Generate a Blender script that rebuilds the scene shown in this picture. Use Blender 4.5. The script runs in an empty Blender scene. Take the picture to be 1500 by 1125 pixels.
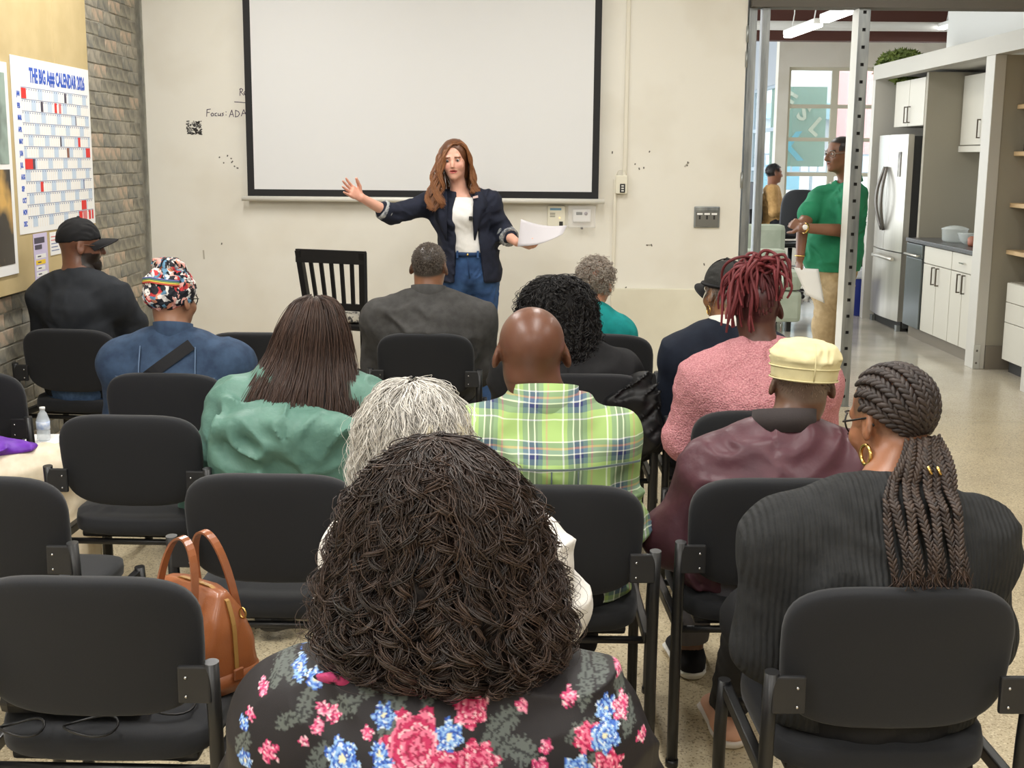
import bpy, bmesh, math, random
import numpy as np
from mathutils import Matrix, Vector, Euler
random.seed(7)
RNG = np.random.default_rng(11)
SC = bpy.context.scene
COL = SC.collection
PI = math.pi

# ---------------------------------------------------------------- camera
FPX, CH = 1850.0, 1.66
PITCH, ROLL = math.radians(10.2), math.radians(0.5)
cam_d = bpy.data.cameras.new('camera')
cam = bpy.data.objects.new('camera', cam_d); COL.objects.link(cam)
cam_d.sensor_width = 36.0; cam_d.sensor_fit = 'HORIZONTAL'
cam_d.lens = 36.0 * FPX / 1500.0
cam_d.clip_start = 0.05; cam_d.clip_end = 400
_f = Vector((0, math.cos(PITCH), -math.sin(PITCH)))
_u = Vector((0, math.sin(PITCH), math.cos(PITCH)))
_r = Vector((1, 0, 0))
CR = _r * math.cos(ROLL) + _u * math.sin(ROLL)
CU = -_r * math.sin(ROLL) + _u * math.cos(ROLL)
cam.matrix_world = Matrix(((CR.x, CU.x, -_f.x, 0), (CR.y, CU.y, -_f.y, 0), (CR.z, CU.z, -_f.z, CH), (0, 0, 0, 1)))
SC.camera = cam

def ray(px, py): return _f + CR * ((px - 750) / FPX) - CU * ((py - 562.5) / FPX)
def on_z(px, py, z): d = ray(px, py); return Vector((0, 0, CH)) + d * ((z - CH) / d.z)
def on_y(px, py, y): d = ray(px, py); return Vector((0, 0, CH)) + d * (y / d.y)
def on_x(px, py, x): d = ray(px, py); return Vector((0, 0, CH)) + d * (x / d.x)

# ---------------------------------------------------------------- world, exposure
w = bpy.data.worlds.new('world'); SC.world = w; w.use_nodes = True
wn = w.node_tree.nodes; wl = w.node_tree.links
bg = wn['Background']
bg.inputs[0].default_value = (0.93, 0.97, 1.0, 1); bg.inputs[1].default_value = 3.6
vs = SC.view_settings
vs.view_transform = 'Standard'; vs.look = 'None'; vs.exposure = 0.07; vs.gamma = 1.0
vs.use_curve_mapping = False
SC.cycles.use_denoising = True
SC.cycles.max_bounces = 8; SC.cycles.diffuse_bounces = 6
SC.cycles.sample_clamp_indirect = 6.0
SC.cycles.caustics_reflective = False; SC.cycles.caustics_refractive = False

# ---------------------------------------------------------------- materials
MATS = {}
def mat(name, col=(.8, .8, .8), rough=.55, metal=0., spec=.5, col2=None, nscale=8., ndetail=3., nlo=.35, nhi=.65,
        bscale=None, bstr=.2, bdist=.004, attr=None, sheen=0., trans=0., alpha=1., emit=None, estr=1., stretch=None, coat=0., ior=None):
    if name in MATS: return MATS[name]
    m = bpy.data.materials.new(name); MATS[name] = m; m.use_nodes = True
    nt = m.node_tree; N = nt.nodes; L = nt.links
    b = N['Principled BSDF']
    b.inputs['Base Color'].default_value = (*col, 1)
    b.inputs['Roughness'].default_value = rough
    b.inputs['Metallic'].default_value = metal
    b.inputs['Specular IOR Level'].default_value = spec
    if sheen: b.inputs['Sheen Weight'].default_value = sheen; b.inputs['Sheen Roughness'].default_value = .5
    if trans: b.inputs['Transmission Weight'].default_value = trans
    if ior: b.inputs['IOR'].default_value = ior
    if coat: b.inputs['Coat Weight'].default_value = coat
    if alpha < 1: b.inputs['Alpha'].default_value = alpha
    if emit: b.inputs['Emission Color'].default_value = (*emit, 1); b.inputs['Emission Strength'].default_value = estr
    tc = N.new('ShaderNodeTexCoord'); src = tc.outputs['Object']
    if stretch:
        mp = N.new('ShaderNodeMapping'); L.new(src, mp.inputs[0]); mp.inputs['Scale'].default_value = stretch; src = mp.outputs[0]
    colout = None
    if attr:
        a = N.new('ShaderNodeAttribute'); a.attribute_name = attr; colout = a.outputs['Color']
    if col2 is not None:
        n = N.new('ShaderNodeTexNoise'); n.inputs['Scale'].default_value = nscale; n.inputs['Detail'].default_value = ndetail
        L.new(src, n.inputs['Vector'])
        mr = N.new('ShaderNodeMapRange'); mr.inputs[1].default_value = nlo; mr.inputs[2].default_value = nhi
        L.new(n.outputs[0], mr.inputs[0])
        mx = N.new('ShaderNodeMix'); mx.data_type = 'RGBA'
        L.new(mr.outputs[0], mx.inputs[0])
        if colout is not None:
            mx.blend_type = 'MULTIPLY'
            L.new(colout, mx.inputs[6]); mx.inputs[7].default_value = (*col2, 1)
        else:
            mx.inputs[6].default_value = (*col, 1); mx.inputs[7].default_value = (*col2, 1)
        colout = mx.outputs[2]
    if colout is not None: L.new(colout, b.inputs['Base Color'])
    if bscale:
        n2 = N.new('ShaderNodeTexNoise'); n2.inputs['Scale'].default_value = bscale; n2.inputs['Detail'].default_value = 2
        L.new(src, n2.inputs['Vector'])
        bp = N.new('ShaderNodeBump'); bp.inputs['Strength'].default_value = bstr; bp.inputs['Distance'].default_value = bdist
        L.new(n2.outputs[0], bp.inputs['Height']); L.new(bp.outputs[0], b.inputs['Normal'])
    return m

def srgb(r, g, b):
    f = lambda c: (c / 255 / 12.92) if c <= 10 else ((c / 255 + .055) / 1.055) ** 2.4
    return (f(r), f(g), f(b))

# ---------------------------------------------------------------- object helpers
def link(o, parent=None):
    COL.objects.link(o)
    if parent is not None: o.parent = parent
    return o
def tag(o, label=None, cat=None, group=None, kind=None):
    if label: o['label'] = label
    if cat: o['category'] = cat
    if group: o['group'] = group
    if kind: o['kind'] = kind
    return o
def empty(name, loc=(0, 0, 0), rz=0., parent=None):
    o = bpy.data.objects.new(name, None); o.empty_display_size = .1
    o.location = loc; o.rotation_euler = (0, 0, rz)
    return link(o, parent)
def mesh_from(name, V, Fc, smooth=False):
    """V (n,3); Fc array (m,3|4) or a list of faces"""
    me = bpy.data.meshes.new(name)
    V = np.asarray(V, dtype=np.float32)
    if isinstance(Fc, np.ndarray):
        n, k = Fc.shape
        me.vertices.add(len(V)); me.vertices.foreach_set('co', V.ravel())
        me.loops.add(n * k); me.loops.foreach_set('vertex_index', Fc.astype(np.int32).ravel())
        me.polygons.add(n)
        me.polygons.foreach_set('loop_start', np.arange(0, n * k, k, dtype=np.int32))
        me.polygons.foreach_set('loop_total', np.full(n, k, dtype=np.int32))
        me.update(calc_edges=True)
    else:
        me.from_pydata([tuple(map(float, v)) for v in V], [], Fc); me.update()
    if smooth: me.polygons.foreach_set('use_smooth', np.ones(len(me.polygons), dtype=bool))
    return me
def add_mesh(name, me, material, parent=None):
    o = bpy.data.objects.new(name, me)
    if material is not None:
        me.materials.clear(); me.materials.append(material)
    return link(o, parent)
def set_color(me, cols):
    a = me.color_attributes.new('Col', 'FLOAT_COLOR', 'POINT')
    c = np.ones((len(cols), 4), dtype=np.float32); c[:, :3] = cols
    a.data.foreach_set('color', c.ravel())

class MB:
    """collects simple shapes for ONE mesh object"""
    def __init__(s): s.V = []; s.F = []; s.sm = []
    def add(s, V, F, M=None, smooth=False):
        o = len(s.V)
        for v in V:
            v = Vector(v); v = M @ v if M is not None else v
            s.V.append(tuple(v))
        for f in F: s.F.append([i + o for i in f]); s.sm.append(smooth)
        return s
    def box(s, lo, hi, b=0., M=None):
        x0, y0, z0 = lo; x1, y1, z1 = hi
        if b <= 0:
            V = [(x0, y0, z0), (x1, y0, z0), (x1, y1, z0), (x0, y1, z0), (x0, y0, z1), (x1, y0, z1), (x1, y1, z1), (x0, y1, z1)]
            F = [(3, 2, 1, 0), (4, 5, 6, 7), (0, 1, 5, 4), (1, 2, 6, 5), (2, 3, 7, 6), (3, 0, 4, 7)]
            return s.add(V, F, M)
        b = min(b, (x1 - x0) * .49, (y1 - y0) * .49, (z1 - z0) * .49)
        bm = bmesh.new(); bmesh.ops.create_cube(bm, size=1)
        for v in bm.verts:
            v.co = ((x0 + x1) / 2 + v.co.x * (x1 - x0), (y0 + y1) / 2 + v.co.y * (y1 - y0), (z0 + z1) / 2 + v.co.z * (z1 - z0))
        bmesh.ops.bevel(bm, geom=bm.edges[:], offset=b, segments=1 if b < .004 else 2, affect='EDGES', profile=.6)
        bm.verts.index_update()
        V = [v.co.copy() for v in bm.verts]; F = [[v.index for v in f.verts] for f in bm.faces]; bm.free()
        return s.add(V, F, M)
    def tube(s, pts, r, n=10, M=None, cap=True, flat=1.0, closed=False):
        pts = [Vector(p) for p in pts]; V = []; F = []
        m = len(pts); rr = r if hasattr(r, '__len__') else [r] * m
        up = Vector((0, 0, 1)); e1 = None
        for i, p in enumerate(pts):
            if closed: t = pts[(i + 1) % m] - pts[i - 1]
            else: t = pts[min(i + 1, m - 1)] - pts[max(i - 1, 0)]
            t.normalize()
            if e1 is None:
                e1 = t.cross(up) if abs(t.dot(up)) < .95 else t.cross(Vector((0, 1, 0)))
            e1 = (e1 - t * e1.dot(t)).normalized(); e2 = t.cross(e1)
            for k in range(n):
                a = 2 * PI * k / n
                V.append(p + e1 * (math.cos(a) * rr[i]) + e2 * (math.sin(a) * rr[i] * flat))
        rng = range(m) if closed else range(m - 1)
        for i in rng:
            j = (i + 1) % m
            for k in range(n):
                F.append((i * n + k, i * n + (k + 1) % n, j * n + (k + 1) % n, j * n + k))
        s.add(V, F, M, True)
        if cap and not closed:
            o = len(s.V) - len(V)
            s.F.append([o + k for k in range(n)][::-1]); s.sm.append(False)
            s.F.append([o + (m - 1) * n + k for k in range(n)]); s.sm.append(False)
        return s
    def lathe(s, prof, n=20, M=None):
        V = []; F = []; m = len(prof)
        for (r, z) in prof:
            for k in range(n):
                a = 2 * PI * k / n; V.append((math.cos(a) * r, math.sin(a) * r, z))
        for i in range(m - 1):
            for k in range(n):
                F.append((i * n + k, i * n + (k + 1) % n, (i + 1) * n + (k + 1) % n, (i + 1) * n + k))
        F.append([k for k in range(n)][::-1]); F.append([(m - 1) * n + k for k in range(n)])
        return s.add(V, F, M, True)
    def prism(s, poly, z0, z1, M=None):
        n = len(poly)
        V = [(x, y, z0) for x, y in poly] + [(x, y, z1) for x, y in poly]
        F = [list(range(n))[::-1], list(range(n, 2 * n))] + [[i, (i + 1) % n, n + (i + 1) % n, n + i] for i in range(n)]
        return s.add(V, F, M)
    def quad(s, a, b, c, d): return s.add([a, b, c, d], [(0, 1, 2, 3)])
    def sphere(s, c, r, n=12, M=None, scale=(1, 1, 1)):
        m = n // 2 + 1; V = []; F = []
        for i in range(m + 1):
            t = PI * i / m
            for k in range(n):
                a = 2 * PI * k / n
                V.append((c[0] + r * scale[0] * math.sin(t) * math.cos(a), c[1] + r * scale[1] * math.sin(t) * math.sin(a), c[2] - r * scale[2] * math.cos(t)))
        for i in range(m):
            for k in range(n): F.append((i * n + k, i * n + (k + 1) % n, (i + 1) * n + (k + 1) % n, (i + 1) * n + k))
        return s.add(V, F, M, True)
    def build(s, name, material, parent=None):
        me = bpy.data.meshes.new(name); me.from_pydata(s.V, [], s.F); me.update()
        me.polygons.foreach_set('use_smooth', s.sm)
        return add_mesh(name, me, material, parent)

def text_mesh(name, body, size, material, parent=None, M=None, depth=.0004, sx=1.0, align='LEFT', bold=0.):
    cu = bpy.data.curves.new(name, 'FONT'); cu.body = body; cu.size = size; cu.extrude = depth; cu.align_x = align
    cu.offset = bold; cu.resolution_u = 2
    t = bpy.data.objects.new(name, cu)
    me = bpy.data.meshes.new_from_object(t); me.name = name
    bpy.data.objects.remove(t)
    if sx != 1: me.transform(Matrix.Diagonal((sx, 1, 1, 1)))
    if M is not None: me.transform(M)
    return add_mesh(name, me, material, parent)

# plane matrices: local x -> right, local y -> up, local z -> towards the room
def M_front(x, y, z): return Matrix(((1, 0, 0, x), (0, 0, -1, y), (0, 1, 0, z), (0, 0, 0, 1)))      # faces -Y
def M_left(x, y, z): return Matrix(((0, 0, 1, x), (1, 0, 0, y), (0, 1, 0, z), (0, 0, 0, 1)))        # on the left wall, faces +X, text runs +Y

def copy_tree(o, parent=None):
    c = o.copy(); COL.objects.link(c); c.parent = parent
    for ch in list(o.children): copy_tree(ch, c)
    return c
# ================================================================ the setting
WY = 8.5                      # front wall
M_white = mat('white_paint', srgb(228, 225, 215), .55, col2=srgb(218, 213, 200), nscale=2.2, nlo=.45, nhi=.75)
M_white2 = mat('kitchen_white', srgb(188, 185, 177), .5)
M_trimw = mat('trim_cream', srgb(226, 222, 204), .5)
M_steel = mat('galvanised_steel', srgb(168, 172, 172), .38, metal=.75, col2=srgb(120, 125, 128), nscale=14, stretch=(1, 1, .15))
M_dark = mat('dark_paint', srgb(38, 36, 34), .6)
M_beam = mat('beam_grey', srgb(92, 87, 80), .6)
M_brown = mat('brown_steel', srgb(84, 46, 38), .6)
M_black = mat('black_plastic', srgb(24, 24, 26), .4)
M_blackm = mat('black_metal', srgb(26, 26, 28), .35, spec=.6)
M_wall_grey = mat('wall_grey_white', srgb(212, 212, 208), .6)
M_paper = mat('paper', srgb(240, 240, 238), .7)
M_chrome = mat('chrome', srgb(200, 200, 200), .2, metal=1.)
M_glassy = mat("window_glass", (.9, .97, .98), .03, alpha=.06)

# floor: ground and polished concrete with exposed aggregate
def floor_mat():
    m = bpy.data.materials.new('polished_concrete'); m.use_nodes = True
    nt = m.node_tree; N = nt.nodes; L = nt.links; b = N['Principled BSDF']
    tc = N.new('ShaderNodeTexCoord')
    def noise(s, d):
        n = N.new('ShaderNodeTexNoise'); n.inputs['Scale'].default_value = s; n.inputs['Detail'].default_value = d
        L.new(tc.outputs['Object'], n.inputs['Vector']); return n.outputs[0]
    def rng(o, a, bb, c=0., d=1.):
        r = N.new('ShaderNodeMapRange'); L.new(o, r.inputs[0])
        for i, v in enumerate((a, bb, c, d)): r.inputs[i + 1].default_value = v
        return r.outputs[0]
    def mix(f, a, c):
        x = N.new('ShaderNodeMix'); x.data_type = 'RGBA'; L.new(f, x.inputs[0])
        for k, v in ((6, a), (7, c)):
            if isinstance(v, tuple): x.inputs[k].default_value = (*v, 1)
            else: L.new(v, x.inputs[k])
        return x.outputs[2]
    base = mix(rng(noise(1.1, 5), .35, .68), srgb(212, 197, 164), srgb(182, 168, 140))
    vo = N.new('ShaderNodeTexVoronoi'); vo.inputs['Scale'].default_value = 190; L.new(tc.outputs['Object'], vo.inputs['Vector'])
    sep = N.new('ShaderNodeSeparateColor'); L.new(vo.outputs['Color'], sep.inputs[0])
    dark = rng(sep.outputs[0], .80, .86)
    lite = rng(sep.outputs[1], .84, .9)
    c = mix(dark, base, srgb(150, 134, 104)); c = mix(lite, c, srgb(216, 204, 176))
    # the slab past the stud partition is greyer
    sx = N.new('ShaderNodeSeparateXYZ'); L.new(tc.outputs['Object'], sx.inputs[0])
    far = rng(sx.outputs[1], 7.5, 11)
    c = mix(far, c, mix(rng(noise(1.6, 5), .3, .7), srgb(192, 186, 172), srgb(158, 152, 141)))
    L.new(c, b.inputs['Base Color'])
    L.new(rng(far, 0, 1, .30, .12), b.inputs['Roughness'])
    b.inputs['Specular IOR Level'].default_value = .5
    return m
fl = MB().quad((-2.7, -3, 0), (9.5, -3, 0), (9.5, 27, 0), (-2.7, 27, 0)).build('floor', floor_mat()); tag(fl, kind='structure')
M_ceil = mat('ceiling_paint', srgb(225, 224, 220), .7)
cl = MB().box((-2.7, -3, 3.9), (9.5, 19.2, 4.0)).box((-2.7, 19.2, 3.9), (3.96, 26.2, 4.0)).build('ceiling', M_ceil); tag(cl, kind='structure')
wb = MB().box((-2.7, -3.1, 0), (9.5, -3, 3.9)).build('wall_back', M_wall_grey); tag(wb, kind='structure')
wr = MB().box((9.5, -3.1, 0), (9.6, 19, 3.9)).build('wall_right', M_wall_grey); tag(wr, kind='structure')

# front wall with the thicker lower panel
wf = MB().box((-2.425, WY, 0), (1.51, WY + .13, 3.9)).build('wall_front', M_white); tag(wf, kind='structure')
M_low = mat('lower_wall_paint', srgb(226, 222, 204), .5, col2=srgb(216, 211, 192), nscale=3)
tr = MB().box((.66, WY - .045, .012), (1.505, WY - .001, .795), .004).build('trim_1', M_low); tag(tr, kind='structure')
bb = MB().box((-2.42, WY - .006, 0), (.655, WY - .0005, .03)).build('floor_gap_shade', mat('gap_shade', srgb(60, 56, 50), .8)); tag(bb, kind='structure')  # dark strip standing in for the thin shadow along the wall foot
# grey smudges, scuffs and the dry-erase marks
M_smudge = mat('smudge', srgb(196, 191, 176), .6)
M_ink = mat('marker_ink', srgb(52, 30, 66), .6)
M_scuff = mat('scuff', srgb(96, 92, 84), .7)
def wall_pt(px, py, d=.0015): p = on_y(px, py, WY); return (p.x, WY - d, p.z)
def strokes(name, polys, r, m, parent):
    b = MB()
    for pl in polys:
        pts = [wall_pt(*q) for q in pl]
        for i in range(len(pts) - 1):
            a, c = Vector(pts[i]), Vector(pts[i + 1]); t = (c - a).normalized(); n = Vector((-t.z, 0, t.x)) * r
            a2, c2 = a - t * r * .5, c + t * r * .5
            b.add([a2 - n, c2 - n, c2 + n, a2 + n, *[q + Vector((0, .001, 0)) for q in (a2 - n, c2 - n, c2 + n, a2 + n)]],
                  [(0, 1, 2, 3), (7, 6, 5, 4), (0, 4, 5, 1), (1, 5, 6, 2), (2, 6, 7, 3), (3, 7, 4, 0)])
    return b.build(name, m, parent)
hw = [  # Re / rule / Focus: ADA
    [(351.5, 140), (352, 130)], [(351, 131), (353, 129.5), (355.5, 131), (355, 133.5), (352, 135)], [(353, 135), (357, 139.5)],
    [(357.5, 137.5), (360.5, 136.5), (360.5, 134.5), (358.5, 134), (357.3, 136.5), (358.5, 139), (361.5, 138.5)],
    [(343.5, 149.2), (362, 150.5)],
    [(302.8, 170.5), (303.3, 160.5), (308.5, 159.8)], [(303, 165), (307, 164.5)],
    [(311, 165.5), (309, 167.5), (310, 170), (312.5, 169.5), (313, 167), (311, 165.5)],
    [(317.5, 165.5), (315, 166.5), (315, 169.5), (318, 169.8)], [(319.5, 166), (319.8, 169.5), (322.5, 169), (323, 166), (323.3, 170)],
    [(327.5, 165.5), (325.3, 166.3), (327.3, 168.3), (325, 170)], [(331, 163.5), (331.3, 164.3)], [(331, 168), (331.3, 168.8)],
    [(335.8, 171.5), (339.5, 161.2), (342.3, 171)], [(337.5, 167.8), (341, 167.5)],
    [(345, 171), (345, 161.5), (349.5, 163.5), (351, 167), (348.5, 170.5), (344.5, 171.3)],
    [(353.5, 170), (357, 160.5), (360.5, 168.5)], [(355, 166.5), (359, 166)]]
strokes('handwriting', hw, .0022, M_ink, wf)
rs = random.Random(3)
strokes('scuff_marks', [[(x, y), (x + rs.uniform(-2, 2), y + rs.uniform(-2, 3))] for x, y in
        [(322, 230), (328, 238), (333, 229), (341, 236), (344, 244), (347, 246), (338, 232), (930, 241), (936, 246), (943, 245), (951, 223),
         (1006, 242), (1008, 239), (947, 359), (954, 358), (1031, 386), (325, 356), (897, 222), (916, 422)]], .004, M_scuff, wf)
strokes('scuff_lines', [[(1003, 244), (1009, 238)], [(948, 359), (953, 359)], [(298, 367), (299, 379)], [(900, 448), (906, 452)]], .005, mat('scuff_soft', srgb(176, 170, 156), .7), wf)
def patch(name, px, py, w, h, m, seed, parent, n=90):
    """speckled patch of torn tape residue: many little flakes"""
    r_ = random.Random(seed); b = MB(); c = Vector(wall_pt(px, py))
    for i in range(n):
        x, z = r_.uniform(-w, w), r_.uniform(-h, h)
        if r_.random() > .35 + .65 * ((x / w + 1) / 2 * .7 + (1 - (z / h + 1) / 2) * .5): continue
        s = r_.uniform(.002, .006)
        b.box((c.x + x - s, WY - .0022, c.z + z - s * .7), (c.x + x + s, WY - .0004, c.z + z + s * .7))
    o = b.build(name, m, parent); o['kind'] = 'stuff'; return o
patch('tape_residue', 284.5, 187, .05, .043, mat('residue', srgb(92, 90, 88), .8), 5, wf, 240)

# left wall: painted brick, each brick a piece
M_mortar = mat('mortar', srgb(166, 161, 147), .9, col2=srgb(140, 136, 124), nscale=14, bscale=60, bstr=.5)
M_bricks = [mat('painted_brick_%s' % n, a, .62, col2=c, nscale=16, ndetail=6, nlo=.42, nhi=.62, bscale=40, bstr=.6, bdist=.006) for n, a, c in
            (('grey', srgb(140, 136, 124), srgb(170, 162, 146)), ('slate', srgb(122, 121, 114), srgb(152, 147, 132)),
             ('worn', srgb(144, 139, 124), srgb(190, 168, 146)), ('pale', srgb(150, 145, 128), srgb(118, 114, 104)))]
LX = -2.47
wl_ = MB().box((LX - .12, 3, 0), (LX, 8.75, 3.9)).build('wall_left', M_mortar); tag(wl_, kind='structure')
wl2 = MB().box((LX - .12, -3.1, 0), (LX, 3, 3.9)).build('wall_left_rear', M_wall_grey); tag(wl2, kind='structure')
def brick_mesh(seed):
    r_ = random.Random(seed); L_, Hh, D = .212, .074, .011
    b = MB(); b.box((0, -L_ / 2, -Hh / 2), (D, L_ / 2, Hh / 2), .0035)
    b.V = [(x + (r_.uniform(-.002, .002) if x > .006 else 0), y + r_.uniform(-.003, .003), z + r_.uniform(-.0025, .0025)) for x, y, z in b.V]
    me = bpy.data.meshes.new('brick'); me.from_pydata(b.V, [], b.F); me.update(); return me
bms = []
for q in range(8):
    me = brick_mesh(q); me.materials.append(M_bricks[q % 4]); bms.append(me)
rb = random.Random(21); nb = 0
course = .0805
for i in range(33):
    z = .045 + i * course
    y = 5.75 + (.11 if i % 2 else 0)
    while y < 8.42:
        under = z < .985
        if (y > 7.30 or (under and y > 5.7)):
            o = bpy.data.objects.new('brick', bms[rb.randrange(8)])
            o.location = (LX - .006 + rb.uniform(-.003, .004), y, z); o.parent = wl_; COL.objects.link(o); nb += 1
        y += .219
# board fixed over the brick
M_cork = mat('pinboard_tan', srgb(198, 178, 132), .8, col2=srgb(188, 168, 122), nscale=5)
cb = empty('pin_board', (LX + .035, 6.0, 1.0)); tag(cb, 'tan fibre pin board fixed on the grey brick wall', 'pin board')
def rel(mb, o): # shift collected verts into a parent's frame
    L_ = Vector(o.location); mb.V = [tuple(Vector(v) - L_) for v in mb.V]; return mb
rel(MB().box((LX + .034, 5.0, .985), (LX + .05, 6.83, 3.0), .002), cb).build('panel', M_cork, cb)
rel(MB().box((LX + .034, 6.833, .985), (LX + .05, 7.36, 3.0), .002), cb).build('panel', M_cork, cb)
BX = LX + .05

# wall calendar on the board
cal = empty('wall_calendar', (BX + .001, 6.22, 1.262)); tag(cal, 'large white year planner poster with blue heading and red squares', 'calendar')
CW, CHh = 1.13, .86
MB().box((0, 0, 0), (.002, CW, CHh)).build('sheet', M_paper, cal)
M_blue = mat('print_blue', srgb(44, 88, 190), .6); M_red = mat('print_red', srgb(222, 44, 40), .6)
M_pale = mat('print_pale_blue', srgb(196, 212, 230), .6); M_line = mat('print_line', srgb(120, 132, 168), .6)
M_tan = mat('print_tan', srgb(236, 226, 210), .6); M_dk = mat('print_dark', srgb(72, 66, 84), .6); M_pink = mat('print_pink', srgb(216, 120, 120), .6)
text_mesh('heading', 'THE BIG A## CALENDAR 2026', .098, M_blue, cal, M_left(.0025, .235, CHh - .115), sx=.62, bold=.004)
rows = 12; gy0, gy1 = .115, 1.10; gz1, gz0 = CHh - .145, .025; rh = (gz1 - gz0) / rows
L1, L2, L3 = MB(), MB(), MB()
rc = random.Random(9)
for i in range(rows):
    zt = gz1 - i * rh
    L1.box((.002, gy0, zt - .0015), (.0026, gy1, zt + .0015))
    for d in range(31):
        yy = gy0 + (gy1 - gy0) * d / 31
        L1.box((.002, yy + .008, zt - .012), (.0026, yy + .016, zt - .004))
        L3.box((.002, yy, zt - rh), (.0024, yy + .003, zt))
        if (d + i * 3) % 7 in (0, 1): L2.box((.002, yy, zt - rh + .004), (.0025, yy + (gy1 - gy0) / 31, zt - .002))
L1.build('grid_rules', M_line, cal)['kind'] = 'stuff'; L2.build('weekend_columns', M_pale, cal)['kind'] = 'stuff'; L3.build('day_rules', M_tan, cal)['kind'] = 'stuff'
for i, mname in enumerate(('JAN', 'FEB', 'MAR', 'APR', 'MAY', 'JUN', 'JUL', 'AUG', 'SEP', 'OCT', 'NOV', 'DEC')):
    text_mesh('month_name', mname, .034, M_blue, cal, M_left(.0025, .055, gz1 - i * rh - .045), sx=.7, bold=.0015)
def cell(i, d0, d1, m, parent=cal, z0=.06, z1=.94):
    a = gy0 + (gy1 - gy0) * d0 / 31; b_ = gy0 + (gy1 - gy0) * d1 / 31; zt = gz1 - i * rh
    MB().box((.002, a, zt - rh * z1), (.003, b_, zt - rh * z0)).build('date_mark', m, parent)
for a in ((0, 0, 2, M_red), (6, 0, 3.2, M_red), (6, 3.2, 4.2, M_dk), (5, 28.6, 30.8, M_red), (4, 24.8, 25.9, M_red), (8, 6, 7.2, M_red), (10, 25, 27.5, M_red), (11, 23.5, 25.2, M_red),
          (11, 28.6, 29.6, M_red), (11, 30.2, 31, M_red), (11, 25.6, 27.6, M_pink), (0, 19, 20, M_dk), (1, 8, 9, M_dk), (1, 14.2, 15.2, M_red), (1, 16.2, 17.2, M_pink),
          (5, 19, 20.1, mat('print_brown', srgb(140, 92, 76), .6)), (4, 16, 16.6, M_dk), (2, 24, 24.4, M_dk), (8, 26.5, 27, M_line)):
    cell(*a)
# flyer, note and framed poster on the board
fy = empty('event_flyer', (BX + .001, 6.385, 1.0)); tag(fy, 'narrow lilac flyer with yellow blocks pinned under the calendar', 'flyer')
MB().box((0, 0, -.005), (.002, .19, .255)).build('sheet', mat('flyer_lilac', srgb(206, 196, 226), .6), fy)
MB().box((.002, .01, .205), (.0026, .15, .235)).build('heading_bar', M_dk, fy)
MB().box((.002, .015, .175), (.0026, .11, .198)).build('heading_bar', M_dk, fy)
for k, (c, wdt) in enumerate(((M_paper, .14), (mat('print_yellow', srgb(244, 206, 52), .6), .13), (M_paper, .12), (M_paper, .15), (mat('print_cream', srgb(236, 238, 208), .6), .12))):
    MB().box((.002, .02, .128 - k * .03), (.0026, .02 + wdt, .150 - k * .03)).build('text_block', c, fy)
    MB().box((.0026, .045, .136 - k * .03), (.003, .09, .142 - k * .03)).build('text_line', M_dk, fy)
MB().box((.002, 0, -.004), (.0027, .19, .022)).build('footer', M_paper, fy)
nt_ = empty('pinned_note', (BX + .001, 6.615, 1.13)); tag(nt_, 'small white slip of paper pinned beside the lilac flyer', 'note')
MB().box((0, 0, 0), (.002, .15, .12)).build('sheet', M_paper, nt_)
for k in range(5): MB().box((.002, .015, .022 + k * .018), (.0026, .13 - .02 * (k % 2), .027 + k * .018)).build('text_line', M_pink if k > 2 else M_line, nt_)
po = empty('framed_poster', (BX + .001, 5.2, 1.08)); tag(po, 'dark photo poster with white border at the edge of the board', 'poster')
MB().box((0, 0, 0), (.006, .965, 1.0)).build('border', M_paper, po)
M_pho = mat('poster_photo', srgb(48, 42, 36), .4, col2=srgb(214, 170, 90), nscale=4, nlo=.52, nhi=.7)
MB().box((.006, .04, .05), (.0075, .925, .5)).build('lower_photo', M_pho, po)
MB().box((.006, .04, .525), (.0075, .925, .95)).build('upper_photo', mat('poster_photo_b', srgb(60, 62, 54), .4, col2=srgb(150, 170, 160), nscale=5), po)

# projection screen
sc_ = empty('projection_screen', (-.6, WY - .05, 1.39)); tag(sc_, 'large white pull-down projection screen with black border', 'screen')
sy = WY - .065
x0, x1 = -1.757, .56
M_scr = mat('screen_fabric', srgb(222, 223, 224), .75)
rel(MB().box((x0 + .045, sy, 1.435), (x1 - .045, sy + .003, 3.3)), sc_).build('fabric', M_scr, sc_)
M_bord = mat('screen_black', srgb(22, 22, 24), .7)
for lo, hi in (((x0, sy - .001, 1.39), (x0 + .045, sy + .003, 3.3)), ((x1 - .045, sy - .001, 1.39), (x1, sy + .003, 3.3)), ((x0 + .045, sy - .001, 1.39), (x1 - .045, sy + .003, 1.435))):
    rel(MB().box(lo, hi), sc_).build('border', M_bord, sc_)
rel(MB().tube([(x0 - .04, sy, 1.374), (x1 + .04, sy, 1.374)], .017, 12), sc_).build('bottom_bar', mat('bar_white', srgb(226, 224, 216), .4), sc_)
rel(MB().box((x0 - .06, sy - .05, 3.3), (x1 + .06, WY - .002, 3.42), .01), sc_).build('housing', M_trimw, sc_)

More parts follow.
